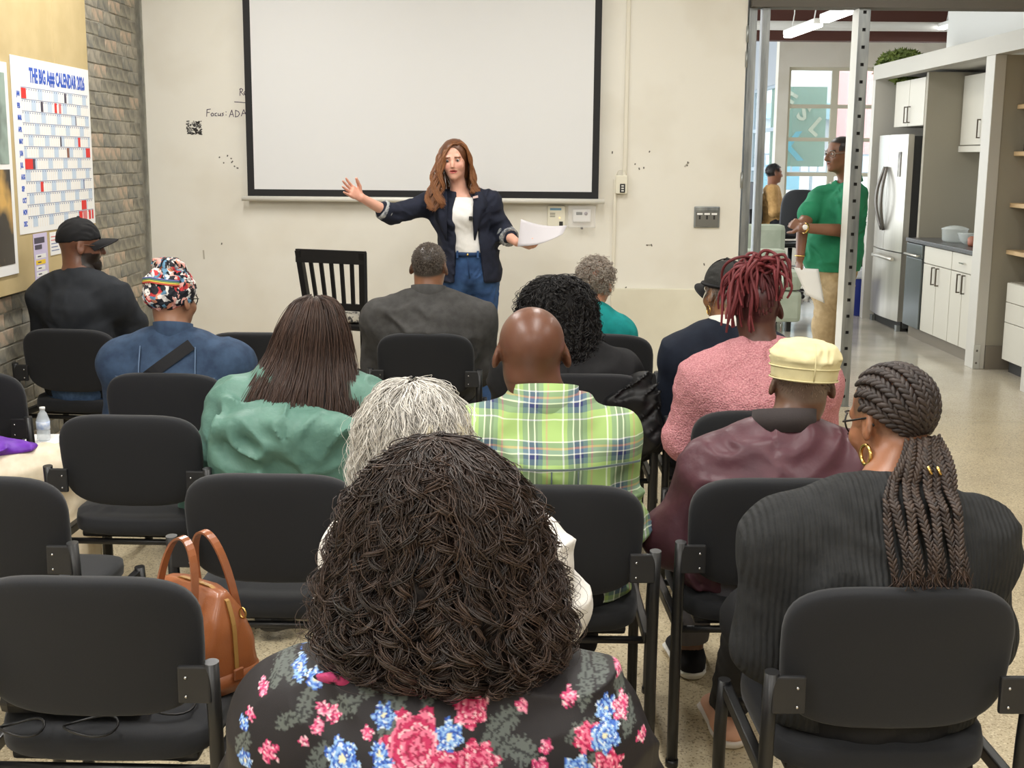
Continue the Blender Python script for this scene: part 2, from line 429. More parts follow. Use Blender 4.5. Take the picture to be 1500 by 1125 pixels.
# cable raceway and remote holder
rw = empty('cable_raceway', (.70, WY, .8)); tag(rw, 'cream cable raceway running down the wall beside the screen', 'raceway')
M_race = mat('raceway_cream', srgb(222, 217, 202), .5)
rel(MB().box((.722, WY - .018, 1.53), (.748, WY - .001, 3.85), .003), rw).build('upper_channel', M_race, rw)
rel(MB().box((.662, WY - .016, .80), (.684, WY - .001, 1.52), .003), rw).build('lower_channel', M_race, rw)
rel(MB().box((.675, WY - .016, 1.50), (.74, WY - .001, 1.528), .003), rw).build('elbow', M_race, rw)
rm = empty('remote_holder', (.712, WY, 1.46)); tag(rm, 'white remote holder with black buttons on the cable raceway', 'remote holder')
rel(MB().box((.674, WY - .038, 1.425), (.752, WY - .0165, 1.545), .006), rm).build('body', M_trimw, rm)
rel(MB().box((.703, WY - .042, 1.432), (.738, WY - .0375, 1.490), .006), rm).build('keypad', M_black, rm)
for k in range(3): rel(MB().box((.712, WY - .0435, 1.44 + k * .016), (.729, WY - .0418, 1.449 + k * .016)), rm).build('button', M_wall_grey, rm)
rel(MB().tube([(.68, WY - .02, 1.545), (.69, WY - .02, 1.575), (.713, WY - .02, 1.583), (.738, WY - .02, 1.575), (.748, WY - .02, 1.545)], .0022, 6), rm).build('cord', M_race, rm)

# thermostat under a clear guard, sensor plate, key-switch plate
th = empty('thermostat', (.45, WY, 1.27)); tag(th, 'white thermostat under a clear plastic lock box below the screen', 'thermostat')
rel(MB().box((.395, WY - .03, 1.235), (.515, WY - .001, 1.32), .008), th).build('body', mat('thermo_white', srgb(228, 227, 224), .4), th)
rel(MB().box((.417, WY - .032, 1.283), (.458, WY - .0296, 1.302)), th).build('display', mat('lcd', srgb(88, 92, 84), .3), th)
rel(MB().lathe([(.012, 0), (.012, .003)], 14, Matrix.Translation((.482, WY - .0296, 1.292)) @ Matrix.Rotation(PI / 2, 4, 'X')), th).build('dial', mat('dial_grey', srgb(150, 140, 148), .4), th)
M_clear = mat('clear_guard', (.92, .92, .95), .06, trans=.0, alpha=.13)
rel(MB().box((.365, WY - .055, 1.20), (.545, WY - .052, 1.345)).box((.365, WY - .052, 1.20), (.369, WY - .001, 1.345)).box((.541, WY - .052, 1.20), (.545, WY - .001, 1.345))
    .box((.365, WY - .052, 1.20), (.545, WY - .001, 1.204)), th).build('guard', M_clear, th)
rel(MB().box((.448, WY - .05, 1.188), (.464, WY - .02, 1.203), .002), th).build('lock', M_chrome, th)
sp = empty('sensor_plate', (.28, WY, 1.27)); tag(sp, 'cream control plate with blue strip and small amber light', 'control plate')
rel(MB().box((.228, WY - .022, 1.20), (.345, WY - .001, 1.34), .005), sp).build('plate', M_trimw, sp)
rel(MB().box((.243, WY - .0235, 1.312), (.318, WY - .0218, 1.326)), sp).build('blue_strip', mat('strip_blue', srgb(120, 160, 186), .5), sp)
for k in range(3): rel(MB().box((.243, WY - .0232, 1.268 + k * .011), (.278, WY - .0218, 1.272 + k * .011)), sp).build('text_line', M_scuff, sp)
rel(MB().sphere((.308, WY - .0225, 1.262), .005, 8), sp).build('amber_light', mat('amber', (1, .5, .15), .4, emit=(1, .55, .2), estr=1.5), sp)
rel(MB().box((.305, WY - .0232, 1.21), (.33, WY - .0218, 1.238), .001), sp).build('logo', M_dark, sp)
ks = empty('key_switch_plate', (1.29, WY, 1.27)); tag(ks, 'brushed metal plate with three key switches near the wall end', 'switch plate')
rel(MB().box((1.205, WY - .012, 1.205), (1.375, WY - .001, 1.345), .006), ks).build('frame', M_steel, ks)
rel(MB().box((1.215, WY - .016, 1.212), (1.365, WY - .0115, 1.31), .002), ks).build('face', mat('switch_face', srgb(120, 120, 116), .4, metal=.6), ks)
rel(MB().box((1.212, WY - .02, 1.316), (1.368, WY - .0115, 1.338), .003), ks).build('hood', M_steel, ks)
for k in range(3):
    xx = 1.242 + k * .048
    rel(MB().box((xx - .018, WY - .0175, 1.290), (xx + .018, WY - .0158, 1.302)), ks).build('switch_label', M_paper, ks)
    rel(MB().box((xx - .006, WY - .0172, 1.26), (xx + .006, WY - .0158, 1.286)), ks).build('keyhole', M_dark, ks)

# wall end: hinges and the open steel-stud partition
for k, z in enumerate((2.46, 2.30, 1.52)):
    MB().box((1.505, WY - .006, z - .05), (1.5165, WY + .012, z + .05), .003).tube([(1.514, WY - .008, z - .055), (1.514, WY - .008, z + .055)], .007, 8).build('hinge', M_steel, wf)
def stud(name, x, y, wd, dp, z0, z1, holes, label, pitch=.11):
    e = empty(name, (x, y, z0)); tag(e, label, 'metal stud', kind=None)
    hh = z1 - z0; b = MB(); hw_ = .011
    # front web in pieces so the punched slots are real openings
    if holes:
        cx = wd * .5
        b.box((0, 0, 0), (cx - hw_, .003, hh)); b.box((cx + hw_, 0, 0), (wd, .003, hh))
        z = 0.0; q = .06
        while q < hh - .03:
            b.box((cx - hw_, 0, z), (cx + hw_, .003, q)); z = q + .021; q += pitch
        b.box((cx - hw_, 0, z), (cx + hw_, .003, hh))
    else:
        b.box((0, 0, 0), (wd, .003, hh))
        b.box((wd * .30, -.004, 0), (wd * .42, .001, hh)); b.box((wd * .58, -.004, 0), (wd * .70, .001, hh))
    b.build('web', M_steel, e)
    fl_ = MB().box((0, .003, 0), (.003, dp, hh)).box((wd - .003, .003, 0), (wd, dp, hh)).box((.003, dp - .003, 0), (wd * .25, dp, hh)).box((wd * .75, dp - .003, 0), (wd - .003, dp, hh))
    fl_.build('flanges', M_flange if holes else M_steel, e)
    if holes: MB().box((.006, .02, 0), (wd - .006, .024, hh)).build('slot_shade', M_dark, e)  # dark sheet puts the shade behind the slots of the hollow post
    MB().box((-.006, -.006, 0), (wd + .006, dp + .006, .004)).build('foot_plate', M_steel, e)
    return e
M_flange = mat('stud_flange_white', srgb(214, 211, 200), .5)
TOP = 2.625
stud('steel_stud', 1.523, WY + .01, .052, .09, 0, TOP, False, 'galvanised steel stud right beside the hinged end of the wall')
stud('steel_stud', 1.608, WY - .01, .048, .09, 0, TOP, False, 'galvanised steel stud standing one step from the wall end')
stud('slotted_steel_post', 2.225, WY - .03, .075, .16, 0, TOP, True, 'tall slotted steel post in front of the man in green')
hd = MB().box((1.53, WY - .06, TOP + .001), (9.4, WY + .11, 2.98)).build('trim_2', M_beam); tag(hd, kind='structure')
# ================================================================ kitchen along the right, office beyond
KX = 3.75
M_cab = mat('cabinet_front', srgb(194, 190, 178), .45)
M_cabin = mat('kitchen_panel', srgb(152, 146, 131), .6)
M_ss = mat('stainless', srgb(206, 202, 192), .3, metal=.72, col2=srgb(192, 188, 178), nscale=6, stretch=(1, 1, .05))
M_ssd = mat('dark_stainless', srgb(110, 116, 116), .28, metal=.85)
M_ctr = mat('counter_dark', srgb(62, 62, 64), .3, col2=srgb(90, 90, 92), nscale=60)
M_toe = mat('toe_grey', srgb(120, 112, 100), .5)
# enclosure walls
ke = MB()
ke.box((4.55, 9.0, 0), (4.65, 13.75, 3.9)).build('wall_kitchen_back', M_wall_grey)
for n in ('wall_kitchen_back',): tag(bpy.data.objects[n], kind='structure')
def stru(name, lo, hi, m, b=0.): return tag(MB().box(lo, hi, b).build(name, m), kind='structure')
stru('trim_3', (KX - .02, 8.9, 2.475), (KX + .10, 13.5, 2.62), mat('fascia_shaded', srgb(172, 169, 160), .55))                      # fascia, its weaker light put into a greyer paint
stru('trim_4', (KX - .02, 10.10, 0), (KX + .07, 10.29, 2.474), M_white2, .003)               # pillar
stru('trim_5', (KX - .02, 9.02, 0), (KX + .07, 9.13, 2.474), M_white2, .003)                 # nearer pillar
stru('wall_kitchen_divider', (KX + .071, 10.11, 0), (4.549, 10.22, 2.474), M_cabin)
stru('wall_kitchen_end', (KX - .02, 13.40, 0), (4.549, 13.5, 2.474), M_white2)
stru('wall_kitchen_panel', (KX + .12, 12.13, 0.0), (4.549, 12.19, 2.474), M_cabin)
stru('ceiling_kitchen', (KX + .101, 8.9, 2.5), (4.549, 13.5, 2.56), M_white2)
stru('baseboard_kitchen', (KX + .072, 10.085, 0), (4.2, 10.109, .19), M_toe)
for y, lb in ((10.098, 'small steel base bracket on the pillar between cabinets and oak shelves'), (9.018, 'small steel base bracket on the pillar past the drawer unit')):
    b = MB().box((KX - .026, y - .006, .0), (KX + .03, y + .0015, .20), .002)
    e = empty('base_bracket', (KX, y, 0)); tag(e, lb, 'bracket', 'pillar base brackets')
    rel(b, e).build('plate', mat('bracket_zinc', srgb(206, 206, 200), .4, metal=.5), e)
    for z in (.05, .15): rel(MB().sphere((KX + .002, y - .007, z), .009, 8), e).build('bolt', M_scuff, e)

def handle(parent, y, z0, z1, x, vertical=True):
    b = MB()
    b.box((x - .032, y - .005, z0), (x - .022, y + .005, z1)); b.box((x - .023, y - .005, z0), (x, y + .005, z0 + .01)); b.box((x - .023, y - .005, z1 - .01), (x, y + .005, z1))
    b.build('handle', mat('handle_dark', srgb(96, 88, 78), .35, metal=.7), parent)
def cab(name, label, y0, y1, z0, z1, x, depth, doors, hz, drawers=()):
    e = empty(name, (0, 0, 0)); tag(e, label, 'cabinet')
    MB().box((x + .02, y0, z0), (x + depth, y1, z1)).build('body', M_cabin, e)
    n = len(doors)
    for k, (a, c, hy) in enumerate(doors):
        za = z0 + .004; zc = z1 - .004
        if drawers: zc = drawers[0] - .004
        d = MB().box((x, a + .003, za), (x + .019, c - .003, zc), .002).build('door', M_cab, e)
        handle(d, hy, hz[0], hz[1], x)
    if drawers:
        for (a, c, hs) in drawers[1]:
            d = MB().box((x, a + .003, drawers[0] + .004), (x + .019, c - .003, z1 - .004), .002).build('drawer', M_cab, e)
            if hs: MB().box((x - .025, (a + c) / 2 - .05, (drawers[0] + z1) / 2 - .005), (x - .015, (a + c) / 2 + .05, (drawers[0] + z1) / 2 + .005)).build('handle', M_chrome, d)
    return e
cab('base_cabinet', 'white base cabinet with two doors and a false drawer front next to the dishwasher', 10.875, 11.61, .11, .895, KX + .02, .6,
    ((11.245, 11.61, 11.30), (10.875, 11.24, 11.185)), (.56, .72), (.735, ((10.875, 11.61, 0),)))
cab('base_cabinet', 'white base cabinet with a handled drawer against the kitchen pillar', 10.295, 10.87, .11, .895, KX + .02, .6,
    ((10.585, 10.87, 10.64), (10.295, 10.58, 10.525)), (.56, .72), (.735, ((10.295, 10.87, 1),)))
tk = MB().box((KX + .07, 10.295, 0), (KX + .09, 12.1, .105)).build('toe_kick', M_toe); tag(tk, 'grey toe kick under the white base cabinets', 'toe kick')
wt = MB().box((KX, 10.292, .90), (4.545, 12.12, .935), .004).build('worktop', M_ctr); tag(wt, 'dark stone kitchen worktop over the white cabinets', 'worktop')
dw = empty('dishwasher', (0, 0, 0)); tag(dw, 'dark stainless dishwasher between the refrigerator and the cabinets', 'dishwasher')
MB().box((KX + .03, 11.625, .108), (4.4, 12.10, .893)).build('body', M_dark, dw)
MB().box((KX + .005, 11.63, .115), (KX + .028, 12.095, .76), .004).build('door', M_ssd, dw)
MB().box((KX + .003, 11.63, .765), (KX + .028, 12.095, .89), .004).build('control_panel', M_ssd, dw)
MB().tube([(KX - .028, 11.67, .79), (KX - .028, 12.05, .79)], .01, 8).box((KX - .03, 11.68, .785), (KX + .004, 11.69, .795)).box((KX - .03, 12.03, .785), (KX + .004, 12.04, .795)).build('handle', M_ss, dw)

fr = empty('refrigerator', (0, 0, 0)); tag(fr, 'stainless french door refrigerator with curved dark handles', 'refrigerator')
fy0, fy1 = 12.30, 13.27
MB().box((KX + .08, fy0 + .01, .03), (4.5, fy1 - .01, 1.89), .008).build('body', mat('fridge_side', srgb(58, 58, 58), .4), fr)
def curved_door(name, ya, yb, z0, z1, bulge=.035):
    n = 12; V = []; F = []
    for i in range(n + 1):
        t = i / n; y = ya + (yb - ya) * t
        tt = (y - fy0) / (fy1 - fy0); x = KX + .02 - bulge * math.sin(PI * tt) - .0
        V += [(x, y, z0), (x, y, z1), (KX + .078, y, z0), (KX + .078, y, z1)]
    for i in range(n):
        a = i * 4; c = a + 4
        F += [(a, a + 1, c + 1, c), (a + 2, c + 2, c + 3, a + 3), (a + 1, a + 3, c + 3, c + 1), (a, c, c + 2, a + 2)]
    F += [(0, 2, 3, 1), (n * 4, n * 4 + 1, n * 4 + 3, n * 4 + 2)]
    return MB().add(V, F, None, False).build(name, M_ss, fr)
ym = 12.80
d1 = curved_door('door', fy0, ym - .004, .775, 1.905); d2 = curved_door('door', ym + .004, fy1, .775, 1.905); d3 = curved_door('freezer_drawer', fy0, fy1, .10, .765)
for dd, s in ((d1, -1), (d2, 1)):
    MB().tube([(KX - .035 - .055 * math.sin(PI * t), ym + s * (.03 + .055 * math.sin(PI * t)), .97 + .62 * t) for t in [i / 14 for i in range(15)]], .017, 10).build('handle', mat('fridge_handle', srgb(112, 108, 104), .3, metal=.8), dd)
MB().tube([(KX - .03 - .035 * math.sin(PI * t) ** .5, fy0 + .12 + (fy1 - fy0 - .3) * t, .70 + .012 * math.sin(PI * t)) for t in [i / 14 for i in range(15)]], .018, 10).build('handle', M_ss, d3)
MB().box((KX - .003, 12.44, 1.50), (KX + .002, 12.56, 1.74)).build('paper_sticker', mat('sticker', srgb(170, 168, 162), .6, col2=srgb(110, 108, 106), nscale=12), d1)
MB().box((KX + .06, fy0 + .03, .0), (KX + .12, fy1 - .03, .095)).build('grille', M_dark, fr)
for y in (fy0 + .05, fy1 - .05): MB().box((KX + .02, y - .03, 0), (KX + .06, y + .03, .06), .005).build('foot', M_steel, fr)
cab('wall_cabinet', 'white two-door wall cabinet above the refrigerator', 12.24, 13.18, 1.985, 2.44, KX + .13, .6, ((12.72, 13.18, 12.77), (12.24, 12.715, 12.665)), (2.02, 2.18))
cab('wall_cabinet', 'white wall cabinet with a single door beside the grey kitchen panel', 11.54, 12.12, 1.80, 2.44, 4.20, .34, ((11.54, 12.12, 11.62),), (1.86, 2.03))
cab('wall_cabinet', 'white wall cabinet with paired handles nearest the kitchen pillar', 10.45, 11.50, 1.80, 2.44, 4.20, .34, ((10.98, 11.50, 11.04), (10.45, 10.975, 10.92)), (1.86, 2.03))
MB_ = MB().box((4.19, 10.40, 1.74), (4.54, 12.125, 1.795)); tag(MB_.build('cabinet_valance', M_cab), 'pale valance strip under the wall cabinets', 'valance')
# things on the worktop
def lathe_thing(name, label, cat, prof, loc, m, group=None):
    o = MB().lathe(prof, 18).build(name, m); o.location = loc; tag(o, label, cat, group); return o
M_gl = mat('glass_jar', (.75, .8, .78), .08, alpha=.45)
rk = empty('cup_rack', (4.05, 11.0, .936)); tag(rk, 'tall black wire rack for coffee pods on the worktop', 'rack')
for sx in (-.032, .032):
    MB().tube([(sx, sx, 0), (sx, sx, .68)], .006, 6).build('pole', M_blackm, rk)
    for k in range(9):
        MB().lathe([(.008, .02 + k * .074), (.034, .045 + k * .074), (.03, .055 + k * .074), (.008, .075 + k * .074)], 10, Matrix.Translation((sx, sx, 0))).build('cup', M_blackm, rk)
MB().lathe([(.08, 0), (.08, .008)], 16).tube([(-.032, -.032, .68), (.032, .032, .68)], .005, 6).build('base', M_blackm, rk)
lathe_thing('pot', 'glass stock pot with a cream lid on the dark worktop', 'pot', [(.09, 0), (.11, .02), (.115, .11), (.12, .115), (.122, .122), (.06, .145), (.012, .152)], (3.98, 11.45, .936), M_gl)
lathe_thing('glass_bowl', 'clear mixing bowl standing beside the glass stock pot', 'bowl', [(.05, 0), (.08, .03), (.10, .09), (.103, .095)], (4.02, 11.2, .936), M_gl)
lathe_thing('red_jar', 'small terracotta jar at the foot of the wire rack', 'jar', [(.045, 0), (.055, .02), (.055, .07), (.035, .085)], (3.96, 10.9, .936), mat('terracotta', srgb(150, 90, 66), .5))
lathe_thing('storage_jar', 'dark glass storage jar on the worktop against the pillar', 'jar', [(.05, 0), (.06, .01), (.06, .13), (.045, .15), (.045, .17)], (4.0, 10.62, .936), mat('dark_glass', srgb(70, 66, 60), .15))
tag(MB().box((3.85, 10.31, .936), (4.15, 10.54, .95), .004).build('sink_mat', M_black), 'flat black drying mat on the dark worktop', 'mat')
tag(MB().box((3.80, 10.33, 1.44), (3.815, 10.39, 1.75), .004).build('wall_dispenser', M_paper), 'narrow white sheet fixed inside the kitchen pillar', 'sheet')
# open shelves in the nearer bay
M_oak = mat('oak_shelf', srgb(196, 168, 128), .5, col2=srgb(176, 146, 106), nscale=6, stretch=(6, .6, 6))
for k, (z, extra) in enumerate(((2.06, 'top oak shelf carrying the tan paper bag'), (1.70, 'oak shelf carrying the black box'), (1.30, 'oak shelf directly above the microwave'), (.93, 'oak shelf that the microwave stands on'))):
    e = empty('wall_shelf', (0, 0, 0)); tag(e, extra, 'shelf')
    MB().box((3.93, 9.16, z), (4.54, 10.105, z + .035), .003).build('board', M_oak, e)
    for yb_ in (9.4, 9.75): MB().box((4.05, yb_, z - .05), (4.5, yb_ + .03, z - .001)).build('bracket', M_blackm, e)
pb = MB(); pb.add([(4.0, 9.65, 2.096), (4.22, 9.65, 2.096), (4.22, 10.0, 2.096), (4.0, 10.0, 2.096), (4.05, 9.68, 2.42), (4.19, 9.68, 2.44), (4.19, 9.98, 2.42), (4.06, 9.96, 2.4)],
       [(3, 2, 1, 0), (4, 5, 6, 7), (0, 1, 5, 4), (1, 2, 6, 5), (2, 3, 7, 6), (3, 0, 4, 7)])
tag(pb.build('paper_bag', mat('kraft', srgb(184, 150, 108), .8)), 'tan kraft paper bag on the top oak shelf', 'bag')
tag(MB().box((3.98, 9.62, 1.736), (4.3, 10.05, 1.80), .01).build('storage_box', M_black), 'low black box on the second oak shelf', 'box')
mw = empty('microwave', (0, 0, 0)); tag(mw, 'small stainless microwave oven on the lowest oak shelf', 'microwave')
MB().box((4.0, 9.35, .967), (4.45, 9.86, 1.25), .006).build('body', M_ss, mw); MB().box((3.985, 9.46, .98), (3.999, 9.85, 1.24), .003).build('door', M_black, mw)
db = empty('drawer_unit', (0, 0, 0)); tag(db, 'white drawer unit under the oak shelves', 'drawer unit')
MB().box((3.93, 9.14, .1), (4.54, 9.98, .72)).build('body', M_cabin, db)
for z0, z1 in ((.105, .40), (.405, .56), (.565, .715)): MB().box((3.91, 9.145, z0), (3.929, 9.975, z1), .002).build('drawer', M_cab, db)
MB().box((3.97, 9.15, 0), (3.99, 9.97, .098)).build('toe_kick', M_dark, db)

# moss ball above, recycling bin behind
def fuzz(name, c, rad, n, m, seed, parent=None):
    r_ = np.random.default_rng(seed); d = r_.normal(size=(n, 3)); d /= np.linalg.norm(d, axis=1)[:, None]
    base = d * np.array(rad) * r_.uniform(.86, 1.0, (n, 1)); tip = d * np.array(rad) * r_.uniform(1.0, 1.10, (n, 1))
    t = np.cross(d, r_.normal(size=(n, 3))); t /= np.linalg.norm(t, axis=1)[:, None]; s = .02
    V = np.concatenate([base - t * s, base + t * s, tip + r_.normal(size=(n, 3)) * .012], 1).reshape(-1, 3) + np.array(c)
    return add_mesh(name, mesh_from(name, V, np.arange(n * 3).reshape(-1, 3)), m, parent)
M_moss = mat('moss', srgb(70, 86, 34), .9, col2=srgb(112, 126, 58), nscale=12)
ms = empty('moss_ball', (4.02, 13.53, 2.60)); tag(ms, 'round green moss topiary on the end of the kitchen soffit', 'topiary')
MB().sphere((0, 0, 0), 1, 24, scale=(.25, .34, .19)).build('core', M_moss, ms)
tag(fuzz('moss_tufts', (0, 0, 0), (.25, .34, .19), 2600, M_moss, 4, ms), kind='stuff')
bn = empty('recycling_bin', (3.68, 13.75, 0)); tag(bn, 'blue recycling bin with a clear liner past the refrigerator', 'bin')
MB().add([(-.16, -.16, 0), (.16, -.16, 0), (.16, .16, 0), (-.16, .16, 0), (-.2, -.2, .42), (.2, -.2, .42), (.2, .2, .42), (-.2, .2, .42)],
         [(3, 2, 1, 0), (4, 5, 6, 7), (0, 1, 5, 4), (1, 2, 6, 5), (2, 3, 7, 6), (3, 0, 4, 7)]).build('tub', mat('bin_blue', srgb(40, 56, 140), .45), bn)
MB().box((-.215, -.215, .40), (.215, .215, .50), .02).build('liner', mat('liner', srgb(205, 208, 214), .3), bn)
c_ = MB().box((3.80, 14.1, 0), (4.2, 14.5, 1.05), .02).build('waste_cabinet', M_dark); tag(c_, 'dark waste cabinet standing behind the blue recycling bin', 'cabinet')

# office beyond: window walls, beam, lamps
YB = 19.0
M_fr = mat('window_frame', srgb(206, 202, 184), .5); M_frb = mat('window_frame_blue', srgb(168, 184, 198), .5)
wo = MB()
wo.box((3.86, YB, 0), (4.02, YB + .2, 3.6)); wo.box((4.02, YB, 2.99), (9.6, YB + .2, 3.6)); wo.box((4.02, YB, 0), (9.6, YB + .2, .55))
tag(wo.build('wall_office', M_white), kind='structure')
tag(MB().box((3.86, YB + .201, 2.75), (3.96, 26, 3.6)).box((3.86, YB + .201, 0), (3.96, 26, .4)).build('wall_office_side', mat('side_blue_grey', srgb(170, 178, 188), .6)), kind='structure')
tag(MB().box((-2.7, 26, 2.75), (3.86, 26.2, 3.9)).box((-2.7, 26, 0), (3.86, 26.2, .4)).build('wall_far', M_wall_grey), kind='structure')
tag(MB().box((-2.7, YB - 1.6, 3.22), (9.5, YB - 1.4, 3.9)).build('trim_6', M_brown), kind='structure')
def window(name, label, x0, x1, z0, z1, y, vb, hb, m, axis='x'):
    e = empty(name, (0, 0, 0)); e['kind'] = 'structure'
    def bx(a0, a1, c0, c1, d=.06):
        return ((a0, y - d / 2, c0), (a1, y + d / 2, c1)) if axis == 'x' else ((y - d / 2, a0, c0), (y + d / 2, a1, c1))
    t = .045
    for a in ((x0, x0 + t, z0, z1), (x1 - t, x1, z0, z1), (x0 + t, x1 - t, z0, z0 + t), (x0 + t, x1 - t, z1 - t, z1)): MB().box(*bx(*a)).build('window_frame', m, e)
    for v in vb: MB().box(*bx(v - .05, v + .05, z0 + t, z1 - t, .05)).build('mullion', m, e)
    for h in hb: MB().box(*bx(x0 + t, x1 - t, h - .028, h + .028, .056)).build('mullion', m, e)
    xs = [x0 + t] + list(vb) + [x1 - t]; zs = [z0 + t] + list(hb) + [z1 - t]
    for i in range(len(xs) - 1):
        for j in range(len(zs) - 1):
            MB().box(*bx(xs[i] + .05, xs[i + 1] - .05, zs[j] + .03, zs[j + 1] - .03, .008)).build('pane', M_glassy, e)
    return e
window('window_1', '', 4.02, 5.0, .55, 2.99, YB + .1, (4.72,), (.99, 1.44, 1.95, 2.43), M_fr)
window('window_2', '', 5.0, 6.6, .55, 2.99, YB + .1, (5.35,), (.99, 1.44, 1.95, 2.43), M_fr)
window('window_3', '', YB + .25, 25.9, .4, 2.75, 3.91, (21, 23.5), (.99, 1.5, 2.1), M_frb, 'y')
window('window_4', '', -.5, 3.8, .4, 2.75, 26.1, (1.2, 2.6), (.99, 1.9), M_frb)
# street outside: sign panel with painted letters, storefronts, fence
M_sign = mat('sign_teal', srgb(160, 196, 188), .6); M_let = mat('sign_letter', srgb(214, 226, 214), .6); M_letb = mat('sign_letter_blue', srgb(128, 206, 232), .6)
sg = empty('painted_sign', (4.55, 19.75, 1.5)); tag(sg, 'teal street sign with slanted pale letters outside the window', 'sign')
MB().box((-.62, .0, .05), (.22, .03, 1.25)).build('board', M_sign, sg)
for t_, x, z, a, s, m in (('E', -.50, .98, -30, .36, M_let), ('S', -.25, .80, -30, .34, M_let), ('X', -.55, .12, 4, .62, M_letb), ('L', -.06, .62, -40, .36, M_let)):
    tm = text_mesh('letter', t_, s, m, sg, Matrix.Translation((x, -.012, z)) @ Matrix.Rotation(PI / 2, 4, 'X') @ Matrix.Rotation(math.radians(a), 4, 'Z'), depth=.006, bold=.01)
st = empty('storefront', (6.5, 34, 0)); tag(st, 'pale storefront across the street seen through the windows', 'building')
MB().box((-7, 0, 0), (6, 4, 5.5)).build('wall', mat('store_pale', srgb(214, 226, 228), .7), st)
for k in range(7): MB().box((-6.5 + k * 1.7, -.05, .8), (-5.2 + k * 1.7, .01, 2.4)).build('window', mat('store_window', srgb(126, 176, 196), .3), st)
MB().box((-7, -.4, 2.7), (6, 0, 3.1)).build('awning', mat('store_awning', srgb(160, 204, 214), .6), st)
rdb = empty('brick_building', (10.6, 30, 0)); tag(rdb, 'reddish building at the street corner outside the windows', 'building')
MB().box((-2.4, 0, 0), (2, 3, 6)).build('wall', mat('store_red', srgb(214, 164, 160), .7), rdb)
for k in range(3): MB().box((-2.1 + k * 1.3, -.04, 1.4), (-1.2 + k * 1.3, .01, 2.8)).build('window', mat('store_window', srgb(126, 176, 196), .3), rdb)
fe = empty('street_fence', (4.6, 22.5, 0)); tag(fe, 'pale blue railing on the street outside the office', 'fence')
MB().box((-1.6, 0, 1.72), (3, .04, 1.76)).build('rail', M_frb, fe); MB().box((-1.6, 0, 1.42), (3, .04, 1.45)).build('rail', M_frb, fe)
for k in range(30): MB().box((-1.6 + k * .155, .005, 1.452), (-1.575 + k * .155, .035, 1.719), M=None).build('baluster', M_frb, fe)
for k in range(5): MB().box((-1.6 + k * 1.1, .0, 0), (-1.55 + k * 1.1, .04, 1.415)).build('post', M_frb, fe)
van = empty('parked_van', (5.6, 26, 0)); tag(van, 'white van parked on the street outside the office', 'van')
MB().box((-1.8, 0, .35), (2.2, 1.8, 1.75), .15).build('body', mat('van_white', srgb(226, 234, 238), .4), van)
MB().box((-1.5, -.02, 1.05), (.2, .01, 1.55), .01).build('window', mat('store_window', srgb(126, 176, 196), .3), van)
for xx in (-1.1, 1.4): MB().lathe([(.34, 0), (.34, .22)], 18, Matrix.Translation((xx, .0, .34)) @ Matrix.Rotation(PI / 2, 4, 'X')).build('wheel', M_dark, van)
tag(MB().quad((-40, 27.05, -.02), (60, 27.05, -.02), (60, 90, -.02), (-40, 90, -.02)).build('street_ground', mat('street', srgb(190, 196, 198), .8)), kind='structure')
tag(MB().quad((9.6, 19.2, -.02), (60, 19.2, -.02), (60, 27.04, -.02), (9.6, 27.04, -.02)).build('pavement_ground', mat('street', srgb(190, 196, 198), .8)), kind='structure')

# ceiling lamps
M_lamp = mat('lamp_diffuser', (1, 1, 1), .5, emit=(1., .985, .95), estr=6.0); M_lampb = mat('lamp_body', srgb(230, 230, 228), .5)
def pendant(x, y, z, ln, rz, power, label, group=None, light=True):
    e = empty('linear_pendant_lamp', (x, y, z), rz); tag(e, label, 'lamp', group)
    MB().box((-.05, -ln / 2, .0), (.05, ln / 2, .05), .01).build('housing', M_lampb, e)
    MB().box((-.045, -ln / 2 + .01, -.03), (.045, ln / 2 - .01, -.001), .012).build('diffuser', M_lamp, e)
    for s in (-.35, .35): MB().tube([(0, s * ln, .05), (.02, s * ln, .2), (0, s * ln, 3.9 - z)], .006, 6).build('cable', M_lampb, e)
    if light:
        ld = bpy.data.lights.new('lamp_light', 'AREA'); ld.shape = 'RECTANGLE'; ld.size = .16; ld.size_y = ln; ld.energy = power; ld.color = (1., .98, .945)
        lo = bpy.data.objects.new('lamp_light', ld); link(lo, e); lo.location = (0, 0, -.045)
    return e
LP = 46
for i, x in enumerate((-1.6, .5, 2.6)):
    for j, y in enumerate((-.8, 2.8, 6.4)):
        pendant(x, y, 3.35, 1.9, 0, (58, 38, 27)[i] * (1.2, 1.12, .88)[j], 'linear ceiling lamp hanging over the meeting chairs', 'ceiling lamps of the meeting space')
pendant(2.86, 13.0, 2.93, 1.18, 0.04, 4, 'lit linear lamp hung further into the office')
pendant(2.88, 11.45, 2.93, 1.25, 0.04, 4, 'lit linear lamp hung in front of its twin, closer to the stud partition')
for x, y in ((1.6, 10.8), (0, 12.5), (0, 15), (5.5, 16)):  # the first is an added lamp that brightens the upper kitchen wall
    pendant(x, y, 3.35, 1.9, 0, 20, 'unseen linear ceiling lamp hanging over the office', 'ceiling lamps of the office')
gl = MB().sphere((0, 0, 0), .055, 14).build('globe_lamp', M_lamp); gl.location = (4.497, 13.70, 2.72); tag(gl, 'small white globe lamp at the corner of the upper kitchen wall', 'lamp')
wc = MB().tube([(-.5, 16.9, 3.36), (9, 16.9, 3.36)], .06, 10).build('ceiling_duct', M_lampb); tag(wc, 'white duct running across under the office ceiling', 'duct')

